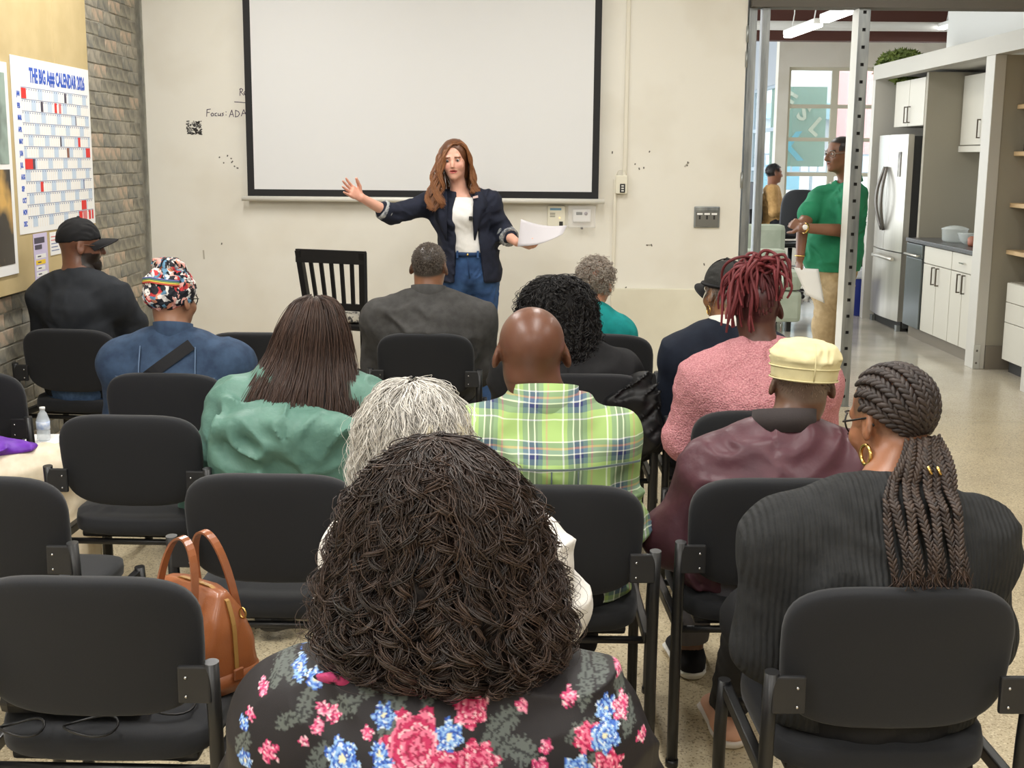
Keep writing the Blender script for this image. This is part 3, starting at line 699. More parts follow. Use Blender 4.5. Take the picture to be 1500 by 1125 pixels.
# sofas
M_sofa = mat('sofa_sage', srgb(178, 186, 170), .8, col2=srgb(162, 172, 154), nscale=6, bscale=300, bstr=.2)
M_sofd = mat('sofa_grey_green', srgb(142, 150, 138), .8, bscale=300, bstr=.2)
def sofa(name, label, x, y, w_, d_, hb, ha, rz, m1, m2):
    e = empty(name, (x, y, 0), rz); tag(e, label, 'sofa')
    MB().box((-w_ / 2, -d_ / 2, .10), (w_ / 2, d_ / 2, .40), .04).build('base', m1, e)
    MB().box((-w_ / 2 + .2, -d_ / 2, .405), (w_ / 2 - .2, d_ / 2 - .2, .50), .04).build('seat_cushion', m1, e)
    MB().box((-w_ / 2 + .02, d_ / 2 - .2, .405), (w_ / 2 - .02, d_ / 2, hb), .06).build('backrest', m1, e)
    for s in (-1, 1): MB().box((s * (w_ / 2 - .1) - .1, -d_ / 2, .402), (s * (w_ / 2 - .1) + .1, d_ / 2 - .205, ha), .06).build('armrest', m2, e)
    for sx in (-1, 1):
        for sy in (-1, 1): MB().box((sx * (w_ / 2 - .1) - .02, sy * (d_ / 2 - .1) - .02, 0), (sx * (w_ / 2 - .1) + .02, sy * (d_ / 2 - .1) + .02, .098)).build('leg', M_dark, e)
    return e
sofa('sofa', 'sage green sofa seen past the wall end', 2.05, 12.6, 1.5, .85, .76, .60, 0, M_sofa, M_sofa)
sofa('sofa', 'grey green sofa with a raised arm in front of the man in tan', 2.35, 14.4, 1.35, .85, .95, .80, PI, M_sofa, M_sofd)
pw = MB().box((-.22, -.06, -.2), (.22, .06, .2), .05).build('throw_pillow', mat('pillow_pale', srgb(214, 220, 196), .8, col2=srgb(150, 196, 176), nscale=5)); pw.location = (2.02, 14.15, .78); pw.rotation_euler = (.3, .3, 0); tag(pw, 'pale patterned throw pillow leaning on the grey green sofa', 'pillow')
# ================================================================ chairs
M_fab = mat('chair_fabric', srgb(36, 37, 40), .85, spec=.25, sheen=.12, col2=srgb(31, 32, 35), nscale=900, ndetail=1, bscale=1400, bstr=.25, bdist=.001)
M_frame = mat('chair_frame', srgb(22, 22, 23), .38, spec=.5)
M_shell = mat('chair_shell', srgb(28, 28, 30), .5)
M_bolt = mat('bolt_steel', srgb(190, 190, 190), .25, metal=1.)
def pad_mesh(name, w_, h_, t_, n_=3.8, taper=0., curve=0., rings=9, seg=44, dome=.35):
    """upholstered rounded pad in the local x-z plane, thickness along y"""
    V = []; F = []
    prof = [(math.sin(PI / 2 * i / rings), math.cos(PI / 2 * i / rings)) for i in range(rings + 1)]
    idx = {}
    for side in (1, -1):
        for i, (r, c) in enumerate(prof):
            rr = 1 - (1 - r) ** 1.0
            for k in range(seg if i else 1):
                a = 2 * PI * k / seg
                if i == rings and side == -1: idx[(side, i, k)] = idx[(1, i, k)]; continue
                cx, sx = math.cos(a), math.sin(a)
                x = w_ / 2 * math.copysign(abs(cx) ** (2 / n_), cx); z = h_ / 2 * math.copysign(abs(sx) ** (2 / n_), sx)
                q = r ** .55 if i else 0
                x *= q; z *= q
                x *= 1 - taper * (1 - (z / h_ + .5))
                y = side * t_ / 2 * (c ** dome if c > 1e-6 else 0) - curve * (x / (w_ / 2)) ** 2 * -1
                idx[(side, i, k)] = len(V); V.append((x, y, z))
    for side in (1, -1):
        for k in range(seg):
            k2 = (k + 1) % seg
            f = (idx[(side, 0, 0)], idx[(side, 1, k)], idx[(side, 1, k2)]); F.append(f if side == -1 else f[::-1])
            for i in range(1, rings):
                f = (idx[(side, i, k)], idx[(side, i + 1, k)], idx[(side, i + 1, k2)], idx[(side, i, k2)])
                F.append(f if side == -1 else f[::-1])
    me = bpy.data.meshes.new(name); me.from_pydata(V, [], F); me.update()
    me.polygons.foreach_set('use_smooth', [True] * len(me.polygons)); return me
CB_Y = -.285        # back top, local y
def make_chair():
    e = empty('stacking_chair')
    bk = pad_mesh('backrest', .48, .318, .052, 3.7, .045, .022, dome=.42)
    bk.transform(Matrix.Translation((0, -.256, .668)) @ Matrix.Rotation(math.radians(10), 4, 'X'))
    b = add_mesh('backrest', bk, M_fab, e)
    st = pad_mesh('seat', .48, .47, .075, 4.2)
    st.transform(Matrix.Rotation(-PI / 2, 4, 'X'))
    for v in st.vertices:
        x, y, z = v.co
        v.co = (x, y + .0, z + .44 - max(0, y - .10) ** 2 * 1.1 - .01 * (y < -.15) + .006 * (x / .24) ** 2)
    s = add_mesh('seat', st, M_fab, e)
    MB().box((-.20, -.19, .385), (.20, .17, .412), .01).build('seat_shell', M_shell, s)
    for sx in (-1, 1):
        MB().tube([(sx * .262, -.262, .012), (sx * .262, -.262, .3), (sx * .262, -.272, .5), (sx * .262, -.290, .655)], .0155, 12).tube([(sx * .262, -.262, 0), (sx * .262, -.262, .02)], .018, 10).build('leg', M_frame, e)
        MB().tube([(sx * .262, .225, .012), (sx * .262, .215, .30), (sx * .258, .205, .425)], .0155, 12).tube([(sx * .262, .2255, 0), (sx * .262, .2255, .02)], .018, 10).build('leg', M_frame, e)
        MB().box((sx * .252 - .012, -.25, .385), (sx * .252 + .012, .215, .415), .004).build('side_rail', M_frame, e)
        bkt = MB().box((min(sx * .195, sx * .262), -.302, .570), (max(sx * .195, sx * .262), -.288, .648), .004).build('bracket', M_shell, e)
        for z in (.585, .625): MB().sphere((sx * .212, -.3025, z), .0036, 8).build('bolt', M_bolt, bkt)
    MB().tube([(-.25, .19, .375), (.25, .19, .375)], .011, 8).build('cross_bar', M_frame, e)
    MB().tube([(-.25, -.2, .375), (.25, -.2, .375)], .011, 8).build('cross_bar', M_frame, e)
    return e
CHAIR0 = make_chair(); _first = [True]
def chair(x, y, label, rz=0.):
    """x, y: ground point under the top edge of the backrest"""
    e = CHAIR0 if _first[0] else copy_tree(CHAIR0); _first[0] = False
    off = Matrix.Rotation(rz, 3, 'Z') @ Vector((0, CB_Y, 0))
    e.location = (x - off.x, y - off.y, 0); e.rotation_euler = (0, 0, rz)
    tag(e, label, 'chair', 'black padded stacking chairs of the audience'); return e
R_ = math.radians
chair(-2.15, 6.02, 'black stacking chair under the man in the black cap by the brick wall', R_(-6))
chair(-1.24, 5.96, 'empty black stacking chair beside the woman in the denim jacket, turned to the speaker')
chair(-.42, 5.98, 'black stacking chair under the man in the charcoal fleece', R_(-2))
chair(.44, 6.02, 'black stacking chair under the person in the teal top', R_(-14))
chair(-1.35, 4.80, 'black stacking chair under the woman with the patterned headwrap', R_(-3))
chair(-2.13, 4.80, 'black stacking chair with a water bottle and papers on its seat', R_(-4))
chair(.305, 4.87, 'black stacking chair draped with a black jacket, under the woman with black curls')
chair(.88, 4.90, 'black stacking chair under the woman in the dark mesh cap')
chair(-1.25, 4.0, 'empty black stacking chair beside the woman in the mint jacket', R_(-2))
chair(-.69, 4.02, 'black stacking chair under the woman in the mint jacket')
chair(.845, 4.16, 'black stacking chair under the woman in the pink sweater')
chair(-2.13, 4.02, 'black stacking chair under the person in cream trousers', R_(-30))
chair(-.645, 3.25, 'empty black stacking chair behind the woman in the mint jacket', R_(-1))
chair(-1.41, 3.20, 'empty black stacking chair behind the person in cream trousers', R_(-3))
chair(.115, 3.16, 'black stacking chair under the bald man in the plaid shirt')
chair(.715, 3.25, 'black stacking chair under the man in the maroon jacket', R_(2))
chair(-.862, 2.41, 'black stacking chair with the tan leather handbag on its seat', R_(-1))
chair(-.17, 2.43, 'black stacking chair under the woman with wavy grey hair')
chair(.785, 2.385, 'black stacking chair under the woman with long braids', R_(1))
chair(-.105, 1.60, 'black stacking chair under the woman in the floral blouse')

# high slat-back chair beside the speaker
hc = empty('slat_back_chair', (-.93, 7.32, 0), R_(-22)); tag(hc, 'tall black wooden slat-back chair with a patterned cushion beside the speaker', 'chair')
M_wood = mat('black_wood', srgb(20, 19, 20), .4)
def bar(b, a, c, w_, d_): # square bar between two points
    a, c = Vector(a), Vector(c); t = (c - a).normalized(); e1 = t.cross(Vector((0, 1, 0))).normalized() if abs(t.y) < .9 else Vector((1, 0, 0)); e2 = t.cross(e1)
    V = [p + e1 * sx * w_ / 2 + e2 * sy * d_ / 2 for p in (a, c) for sx, sy in ((-1, -1), (1, -1), (1, 1), (-1, 1))]
    b.add(V, [(3, 2, 1, 0), (4, 5, 6, 7), (0, 1, 5, 4), (1, 2, 6, 5), (2, 3, 7, 6), (3, 0, 4, 7)]); return b
for s in (-1, 1):
    bar(MB(), (s * .175, -.17, 0), (s * .175, -.19, .72), .034, .034).build('leg', M_wood, hc)
    bar(MB(), (s * .175, -.19, .72), (s * .205, -.25, 1.13), .034, .034).build('back_post', M_wood, hc)
    bar(MB(), (s * .18, .19, 0), (s * .18, .18, .70), .034, .034).build('leg', M_wood, hc)
    bar(MB(), (s * .178, -.17, .30), (s * .178, .19, .30), .02, .03).build('stretcher', M_wood, hc)
bar(MB(), (-.22, -.248, 1.10), (.22, -.248, 1.10), .075, .026).build('top_rail', M_wood, hc)
bar(MB(), (-.18, -.205, .815), (.18, -.205, .815), .04, .022).build('lower_rail', M_wood, hc)
for k in range(5):
    q = -.118 + k * .059
    bar(MB(), (q, -.207, .83), (q * 1.12, -.245, 1.075), .022, .012).build('slat', M_wood, hc)
bar(MB(), (-.18, -.17, .45), (.18, -.17, .45), .02, .03).build('stretcher', M_wood, hc); bar(MB(), (-.18, .187, .25), (.18, .187, .25), .02, .03).build('stretcher', M_wood, hc)
MB().box((-.2, -.2, .68), (.2, .21, .72), .012).build('seat_frame', M_wood, hc)
cu = pad_mesh('cushion', .43, .43, .075, 3.2); cu.transform(Matrix.Translation((0, .005, .755)) @ Matrix.Rotation(-PI / 2, 4, 'X'))
add_mesh('cushion', cu, mat('cushion_pattern', srgb(214, 210, 198), .8, col2=srgb(70, 70, 72), nscale=38, ndetail=4, nlo=.53, nhi=.6), hc)

# ---------------------------------------------------------------- small things on the chairs
def seat_pt(px, py, z=.475): return on_z(px, py, z)
# paper + bottle on the chair by the brick wall
q = Vector((-1.95, 5.12, .475))
pp = MB().add([(-.10, -.13, 0), (.12, -.10, 0), (.09, .15, .002), (-.12, .13, .002), (-.10, -.13, .003), (.12, -.10, .003), (.09, .15, .005), (-.12, .13, .005)],
              [(3, 2, 1, 0), (4, 5, 6, 7), (0, 1, 5, 4), (1, 2, 6, 5), (2, 3, 7, 6), (3, 0, 4, 7)]).build('paper_sheets', M_paper)
pp.location = q + Vector((.03, .0, 0)); tag(pp, 'white handout sheets lying on the chair by the brick wall', 'paper')
wbt = empty('water_bottle', q + Vector((.0, .02, .006))); wbt.scale = (.8, .8, .66); tag(wbt, 'clear plastic water bottle with blue label on the chair seat', 'bottle')
MB().lathe([(.030, 0), (.034, .01), (.034, .06), (.032, .065), (.034, .07), (.034, .13), (.02, .175), (.013, .185), (.013, .195)], 16).build('bottle', mat('pet', (.86, .92, .96), .08, alpha=.45), wbt)
MB().lathe([(.0345, .072), (.0345, .122)], 16).build('label', mat('bottle_label', srgb(150, 176, 222), .5, col2=srgb(230, 236, 246), nscale=30), wbt)
MB().lathe([(.0145, .195), (.0145, .212)], 14).build('cap', M_paper, wbt)

# tan leather handbag
M_lea = mat('tan_leather', srgb(156, 92, 52), .36, col2=srgb(134, 76, 42), nscale=9, bscale=260, bstr=.12, coat=.15)
M_brass = mat('brass', srgb(200, 164, 96), .3, metal=1.); M_zip = mat('zip_tape', srgb(156, 118, 62), .5)
_bp = on_z(292, 988, .479); hb = empty('leather_handbag', (_bp.x, _bp.y, .479), R_(-38)); hb.scale = (.86, .86, .86); tag(hb, 'tan leather handbag with two loop handles standing on the chair', 'handbag')
def bag_sec(z):   # half length (x), half width (y) by height
    t = z / .25
    return (.155 - .012 * t - .055 * max(0, t - .62) ** 1.5 * 2.2, .098 * (1 - t ** 2.3 * .86) + .006)
V = []; F = []; nz, ns = 18, 36
for i in range(nz + 1):
    z = .25 * i / nz; a, c = bag_sec(z)
    for k in range(ns):
        an = 2 * PI * k / ns; cx, sx = math.cos(an), math.sin(an); e_ = 2 / 4.5
        x = a * math.copysign(abs(cx) ** e_, cx); y = c * math.copysign(abs(sx) ** e_, sx)
        wv = .006 * math.sin(x * 38 + z * 26) * (z / .25) + .004 * math.sin(z * 50 + x * 15)
        V.append((x, y + math.copysign(wv, y) * (abs(y) / c), z + .012 * math.cos(x * 9) * (z / .25)))
for i in range(nz):
    for k in range(ns): F.append((i * ns + k, i * ns + (k + 1) % ns, (i + 1) * ns + (k + 1) % ns, (i + 1) * ns + k))
F += [list(range(ns))[::-1], [nz * ns + k for k in range(ns)]]
MB().add(V, F, None, True).build('body', M_lea, hb)
V = []; F = []
for i in range(2):
    z = (0, .048)[i]; a, c = bag_sec(z)
    for k in range(ns):
        an = 2 * PI * k / ns; cx, sx = math.cos(an), math.sin(an); e_ = 2 / 4.5
        V.append(((a + .004) * math.copysign(abs(cx) ** e_, cx), (c + .006) * math.copysign(abs(sx) ** e_, sx), z))
for k in range(ns): F.append((k, (k + 1) % ns, ns + (k + 1) % ns, ns + k))
F += [list(range(ns))[::-1], list(range(ns, 2 * ns))]
MB().add(V, F, None, True).build('base_band', M_lea, hb)
def strap(b, pts, w_, t_, wdir):
    n = len(pts); V = []; F = []
    for p in pts:
        p = Vector(p); wd = Vector(wdir).normalized() * w_ / 2
        i = len(V) // 4; t = (Vector(pts[min(i + 1, n - 1)]) - Vector(pts[max(i - 1, 0)])).normalized(); nn = t.cross(wd).normalized() * t_ / 2
        V += [p - wd - nn, p + wd - nn, p + wd + nn, p - wd + nn]
    for i in range(n - 1):
        for k in range(4): F.append((i * 4 + k, i * 4 + (k + 1) % 4, (i + 1) * 4 + (k + 1) % 4, (i + 1) * 4 + k))
    F += [(3, 2, 1, 0), tuple((n - 1) * 4 + k for k in range(4))]
    return b.add(V, F)
for s, lean in ((1, .015), (-1, -.02)):
    pts = []
    for i in range(25):
        t = i / 24; an = PI * t
        pts.append((-.078 * math.cos(an), s * (.088 - .070 * math.sin(an) ** .7) + lean * math.sin(an), .10 + .29 * math.sin(an) ** .62))
    strap(MB(), pts, .022, .006, (0, 1, .1)).build('handle', M_lea, hb)
for s in (-1, 1):
    strap(MB(), [(s * (bag_sec(z)[0] + .0035 + .001 * s), .0, z + .006) for z in [.05 + .02 * k for k in range(10)]] + [(s * .06, 0, .262), (0, 0, .264)], .012, .003, (0, 1, 0)).build('zip', M_zip, hb)
    MB().box((s * .163 - .004, -.016, .03), (s * .163 + .004, .016, .062), .003).build('tab', M_lea, hb)
    MB().tube([(s * .150 + .012 * math.cos(a), .03, .20 + .014 * math.sin(a)) for a in [2 * PI * k / 12 for k in range(12)]], .0028, 6, closed=True).build('ring', M_brass, hb)
# black shoulder bag and cords under the near backrest
sbg = empty('black_bag', (-.90, 2.62, .479)); tag(sbg, 'flat black shoulder bag with thin cords lying on the same chair as the handbag', 'bag')
V = []
bb_ = MB().box((-.19, -.10, 0), (.12, .06, .05), .022); bb_.build('body', mat('black_nylon', srgb(18, 18, 20), .3), sbg)
for (cx, cy, rr) in ((-.11, -.17, .045), (.03, -.16, .055), (.16, -.05, .06)):
    MB().tube([(cx + rr * math.cos(a), cy + rr * .8 * math.sin(a), .008 + .006 * math.sin(2 * a)) for a in [2 * PI * k / 24 for k in range(24)]], .0028, 6, closed=True).build('cord', M_black, sbg)
# ================================================================ implicit-surface figures
_NT = np.random.default_rng(5).random((32, 32, 32)).astype(np.float32) * 2 - 1
def vnoise(P, seed=0):
    P = P + seed * 7.31
    i = np.floor(P).astype(np.int32); f = (P - i).astype(np.float32); f = f * f * (3 - 2 * f)
    x0, y0, z0 = (i[..., k] & 31 for k in range(3)); x1, y1, z1 = (x0 + 1) & 31, (y0 + 1) & 31, (z0 + 1) & 31
    fx, fy, fz = f[..., 0], f[..., 1], f[..., 2]
    a = _NT[x0, y0, z0] * (1 - fx) + _NT[x1, y0, z0] * fx; b = _NT[x0, y1, z0] * (1 - fx) + _NT[x1, y1, z0] * fx
    c = _NT[x0, y0, z1] * (1 - fx) + _NT[x1, y0, z1] * fx; d = _NT[x0, y1, z1] * (1 - fx) + _NT[x1, y1, z1] * fx
    return (a * (1 - fy) + b * fy) * (1 - fz) + (c * (1 - fy) + d * fy) * fz
def A3(p): return np.array(p, dtype=np.float32)
class Field:
    def __init__(s): s.p = []; s.cut = []; s.post = None
    def _add(s, fn, lo, hi, k, op): s.p.append((fn, A3(lo), A3(hi), k, op)); return s
    def cone(s, a, b, ra, rb, k=.03, op='+'):
        a, b = A3(a), A3(b); m = max(ra, rb)
        def fn(P):
            d = b - a; L2 = max(float(d @ d), 1e-9); t = np.clip(((P - a) @ d) / L2, 0, 1)
            return np.linalg.norm(P - a - t[..., None] * d, axis=-1) - (ra + (rb - ra) * t)
        return s._add(fn, np.minimum(a, b) - m, np.maximum(a, b) + m, k, op)
    def chain(s, pts, rs, k=.03, op='+'):
        for i in range(len(pts) - 1): s.cone(pts[i], pts[i + 1], rs[i], rs[i + 1], k, op)
        return s
    def econe(s, a, b, wa, wb, side=(1, 0, 0), k=.04, cap=None, op='+'):
        """elliptic cross-sections: wa=(half width, half depth) at a, wb at b"""
        a, b = A3(a), A3(b); n = b - a; L = float(np.linalg.norm(n)); n = n / L; sd = A3(side); sd = sd - n * (sd @ n); sd /= np.linalg.norm(sd); dp = np.cross(n, sd)
        m = max(*wa, *wb)
        def fn(P):
            q = P - a; ax = q @ n; t = np.clip(ax / L, 0, 1); e = ax - t * L
            w_ = wa[0] + (wb[0] - wa[0]) * t; d_ = wa[1] + (wb[1] - wa[1]) * t; c = np.minimum(w_, d_) if cap is None else cap
            return (np.sqrt((q @ sd / w_) ** 2 + (q @ dp / d_) ** 2 + (e / c) ** 2) - 1) * np.minimum(w_, d_)
        return s._add(fn, np.minimum(a, b) - m, np.maximum(a, b) + m, k, op)
    def ell(s, c, r, R=None, k=.03, op='+'):
        c, r = A3(c), A3(r); Rm = None if R is None else np.array(R, dtype=np.float32); m = float(r.max())
        def fn(P):
            q = P - c
            if Rm is not None: q = q @ Rm
            k0 = np.linalg.norm(q / r, axis=-1); k1 = np.linalg.norm(q / (r * r), axis=-1) + 1e-9
            return k0 * (k0 - 1) / k1
        return s._add(fn, c - m, c + m, k, op)
    def plane(s, pt, n, rad=None): s.cut.append((A3(pt), A3(n) / np.linalg.norm(n), rad)); return s   # keeps the side the normal points away from
    def off(s, d):
        f = Field(); f.p = [(lambda P, fn=fn: fn(P) - d, lo - d, hi + d, k, op) for fn, lo, hi, k, op in s.p]; return f
    def mesh(s, h=.01, fine=None, lo=None, hi=None, smooth=1):
        if lo is None: lo = np.min([p[1] for p in s.p if p[4] == '+'], 0) - 2.5 * h
        if hi is None: hi = np.max([p[2] for p in s.p if p[4] == '+'], 0) + 2.5 * h
        lo = A3(lo); hi = A3(hi); ax = []
        for d in range(3):
            xs = [lo[d]]
            while xs[-1] < hi[d]:
                st = h
                if fine:
                    for flo, fhi, fh in fine:
                        if flo[d] - fh <= xs[-1] <= fhi[d]: st = min(st, fh)
                xs.append(xs[-1] + st)
            ax.append(np.array(xs, dtype=np.float32))
        sh = tuple(len(a) for a in ax); F = np.full(sh, .2, dtype=np.float32)
        for fn, a, b, k, op in s.p:
            mg = k + .012 + (2 * h)
            sl = [slice(max(0, np.searchsorted(ax[d], a[d] - mg)), min(sh[d], np.searchsorted(ax[d], b[d] + mg) + 1)) for d in range(3)]
            if any(q.stop - q.start < 1 for q in sl): continue
            X = np.stack(np.meshgrid(*(ax[d][sl[d]] for d in range(3)), indexing='ij'), -1)
            v = fn(X).astype(np.float32); sub = F[tuple(sl)]
            if op == '+':
                hh = np.clip(.5 + .5 * (v - sub) / k, 0, 1); F[tuple(sl)] = v * (1 - hh) + sub * hh - k * hh * (1 - hh)
            else:
                hh = np.clip(.5 - .5 * (v + sub) / k, 0, 1); F[tuple(sl)] = sub * (1 - hh) + (-v) * hh + k * hh * (1 - hh)
        if s.post is not None:
            band = np.abs(F) < .035; id_ = np.argwhere(band)
            P = np.stack([ax[d][id_[:, d]] for d in range(3)], -1); F[band] += s.post(P).astype(np.float32)
        for pt, n, k in s.cut:
            v = ((ax[0][:, None, None] - pt[0]) * n[0] + (ax[1][None, :, None] - pt[1]) * n[1] + (ax[2][None, None, :] - pt[2]) * n[2]).astype(np.float32)
            if k is None: F = np.maximum(F, v)
            elif isinstance(k, tuple): F = np.maximum(F, v - .15 * np.clip((ax[2] - k[1] + .045) / .08, 0, 1)[None, None, :] - .15 * np.clip((np.abs(ax[0]) - .20) / .10, 0, 1)[:, None, None])
            else:
                inr = ((ax[0] - pt[0])[:, None] ** 2 + (ax[1] - pt[1])[None] ** 2 < k * k)[:, :, None]
                F = np.where(inr & (v > -.05), np.maximum(F, v), F)
        F[0], F[-1] = .2, .2; F[:, 0], F[:, -1] = .2, .2; F[:, :, 0], F[:, :, -1] = .2, .2
        return nets(F, ax, smooth)
def nets(F, ax, smooth=1):
    I = F < 0; c = I[:-1, :-1, :-1].astype(np.int8)
    tot = sum(I[i:F.shape[0] - 1 + i, j:F.shape[1] - 1 + j, k:F.shape[2] - 1 + k].astype(np.int8) for i in (0, 1) for j in (0, 1) for k in (0, 1))
    act = (tot > 0) & (tot < 8); cells = np.argwhere(act)
    idx = np.full(act.shape, -1, dtype=np.int32); idx[act] = np.arange(len(cells))
    acc = np.zeros((len(cells), 3), dtype=np.float32); cnt = np.zeros(len(cells), dtype=np.float32)
    for d in range(3):
        o = [q for q in range(3) if q != d]
        for i in (0, 1):
            for j in (0, 1):
                c0 = cells.copy(); c0[:, o[0]] += i; c0[:, o[1]] += j; c1 = c0.copy(); c1[:, d] += 1
                f0 = F[tuple(c0.T)]; f1 = F[tuple(c1.T)]; cr = (f0 < 0) != (f1 < 0); t = np.where(cr, f0 / np.where(cr, f0 - f1, 1), 0)
                p = np.stack([ax[q][c0[:, q]] for q in range(3)], -1); p[:, d] += t * (ax[d][c1[:, d]] - ax[d][c0[:, d]])
                acc += p * cr[:, None]; cnt += cr
    V = acc / np.maximum(cnt, 1)[:, None]; quads = []
    for d in range(3):
        o = [(d + 1) % 3, (d + 2) % 3]
        sl0 = [slice(None)] * 3; sl1 = [slice(None)] * 3; sl0[d] = slice(0, -1); sl1[d] = slice(1, None)
        a, b = I[tuple(sl0)], I[tuple(sl1)]; ch = np.argwhere(a != b)
        ok = (ch[:, o[0]] > 0) & (ch[:, o[1]] > 0) & (ch[:, o[0]] < F.shape[o[0]] - 1) & (ch[:, o[1]] < F.shape[o[1]] - 1); ch = ch[ok]
        ins = a[tuple(ch.T)]
        def g(i, j): q = ch.copy(); q[:, o[0]] -= i; q[:, o[1]] -= j; return idx[tuple(q.T)]
        qd = np.stack([g(1, 1), g(0, 1), g(0, 0), g(1, 0)], -1); qd[~ins] = qd[~ins][:, ::-1]; quads.append(qd)
    Q = np.concatenate(quads)
    for _ in range(smooth):
        E = np.concatenate([Q[:, [0, 1]], Q[:, [1, 2]], Q[:, [2, 3]], Q[:, [3, 0]]])
        S = np.zeros_like(V); n = np.zeros(len(V), dtype=np.float32)
        for k in range(3): S[:, k] = np.bincount(E[:, 0], V[E[:, 1], k], len(V)) + np.bincount(E[:, 1], V[E[:, 0], k], len(V))
        n = np.bincount(E.ravel(), minlength=len(V)); V = V * .5 + .5 * S / np.maximum(n, 1)[:, None]
    return V, Q
def put(name, VQ, m, parent, col=None):
    me = mesh_from(name, VQ[0], VQ[1], True)
    if col is not None: set_color(me, col(VQ[0]) if callable(col) else np.tile(A3(col), (len(VQ[0]), 1)))
    return add_mesh(name, me, m, parent)
def rotm(yaw=0, pitch=0, roll=0):
    """head frame: x right, y forward, z up. yaw>0 turns to the left, pitch>0 looks up, roll>0 tips to the right"""
    return np.array(Euler((R_(pitch), R_(roll), R_(yaw)), 'YXZ').to_matrix(), dtype=np.float32)

def head_prims(f, C, R, s=1.0, ears=True, jaw=1.0, face=True, nose=1.0, neck=None, neck_r=.056, rear=1.0, fat=1.0):
    """adds a head to field f; C centre, R rotation"""
    T = lambda p: A3(C) + R @ (A3(p) * s)
    f.ell(T((0, -.012 * rear, .032)), A3((.076 * fat, .096 * rear, .086)) * s, R, .02)
    f.ell(T((0, .022, -.035)), A3((.064 * fat, .072, .078)) * s, R, .025)
    f.ell(T((0, .045, -.082)), A3((.040 * jaw * fat, .038, .030)) * s, R, .022)
    if face:
        f.cone(T((-.034, .074, .022)), T((.034, .074, .022)), .012 * s, .012 * s, .016)
        for sx in (-1, 1):
            f.ell(T((sx * .032, .096, .004)), A3((.017, .015, .011)) * s, R, .012, '-')
            f.ell(T((sx * .040, .062, -.028)), A3((.022, .022, .022)) * s, R, .02)
            f.cone(T((sx * .011 * nose, .092, -.033)), T((sx * .009, .086, -.03)), .0085 * s * nose, .008 * s, .008)
        f.chain([T((0, .084, .016)), T((0, .098, -.010)), T((0, .108, -.030))], [.007 * s, .009 * s, .0115 * s * nose], .010)
        f.cone(T((-.016, .083, -.055)), T((.016, .083, -.055)), .008 * s, .008 * s, .008)
        f.cone(T((-.013, .083, -.066)), T((.013, .083, -.066)), .009 * s, .009 * s, .008)
        f.ell(T((0, .088, -.0605)), A3((.024, .012, .0025)) * s, R, .004, '-')
        f.ell(T((0, .072, -.095)), A3((.02, .017, .016)) * s, R, .015)
    if ears:
        for sx in (-1, 1):
            Re = R @ np.array(Euler((R_(-8), R_(sx * -14), R_(sx * 20)), 'XYZ').to_matrix(), dtype=np.float32)
            f.ell(T((sx * .080 * fat, -.008, -.004)), A3((.0095, .021, .034)) * s, Re, .010)
            f.ell(T((sx * .088 * fat, -.002, .002)), A3((.007, .011, .018)) * s, Re, .006, '-')
    if neck is not None:
        f.cone(T((0, -.022, -.055)), neck, neck_r * s, neck_r * 1.06, .035)
    return T

def hand_prims(f, wrist, dirv, palm_n, size=1.0, curl=.5, spread=.25, thumb=1, k=.006, grip=None):
    """wrist point, dirv: towards the fingers, palm_n: out of the palm, thumb: +1 on (dirv x palm_n) side"""
    w_, d = A3(wrist), A3(dirv); d = d / np.linalg.norm(d); n = A3(palm_n); n = n - d * (n @ d); n /= np.linalg.norm(n); s = np.cross(d, n) * thumb
    q = size
    f.econe(w_ + d * .004, w_ + d * .075 * q, (.026 * q, .016 * q), (.038 * q, .014 * q), s, .012, .012 * q)
    L = [.070, .079, .073, .058]; X = [.027, .009, -.009, -.027]
    for i in range(4):
        b = w_ + d * (.082 - .004 * abs(i - 1.2)) * q + s * X[i] * q
        fd = d + s * (X[i] / .027) * spread * .5; fd /= np.linalg.norm(fd); a = 0; p = b; r = .0088 * q; pts = [p - d * .02 * q]; rs = [r * 1.1]
        pts.append(p); rs.append(r)
        for seg, fr in enumerate((.44, .31, .25)):
            a += curl * (.75 if seg == 0 else .95) * (1 + .08 * i)
            p = p + (fd * math.cos(a) + n * math.sin(a)) * L[i] * fr * q; pts.append(p); rs.append(r * (1 - .11 * (seg + 1)))
        f.chain(pts, rs, k)
    tb = w_ + d * .022 * q + s * .024 * q
    td = d * .62 + s * .70 + n * .30 * (1 if curl < .9 else 1.6); td /= np.linalg.norm(td); t2 = d * .85 + s * .35 + n * .35; t2 /= np.linalg.norm(t2)
    f.chain([tb, tb + td * .036 * q, tb + td * .036 * q + t2 * .030 * q, tb + td * .036 * q + t2 * .054 * q], [.014 * q, .0115 * q, .010 * q, .008 * q], k)

def foot_prims(f, ank, dirv=(0, 1, 0), size=1.0):
    a = A3(ank); d = A3(dirv); d /= np.linalg.norm(d); dn = A3((0, 0, 1)); sd = np.cross(d, dn); g = a[2]
    f.econe(a - d * .045 * size + A3((0, 0, -g + .035)), a + d * .15 * size + A3((0, 0, -g + .03)), (.034, .032), (.044, .026), sd, .02, .03)
    f.cone(a, a - A3((0, 0, g - .05)), .038, .04, .03)

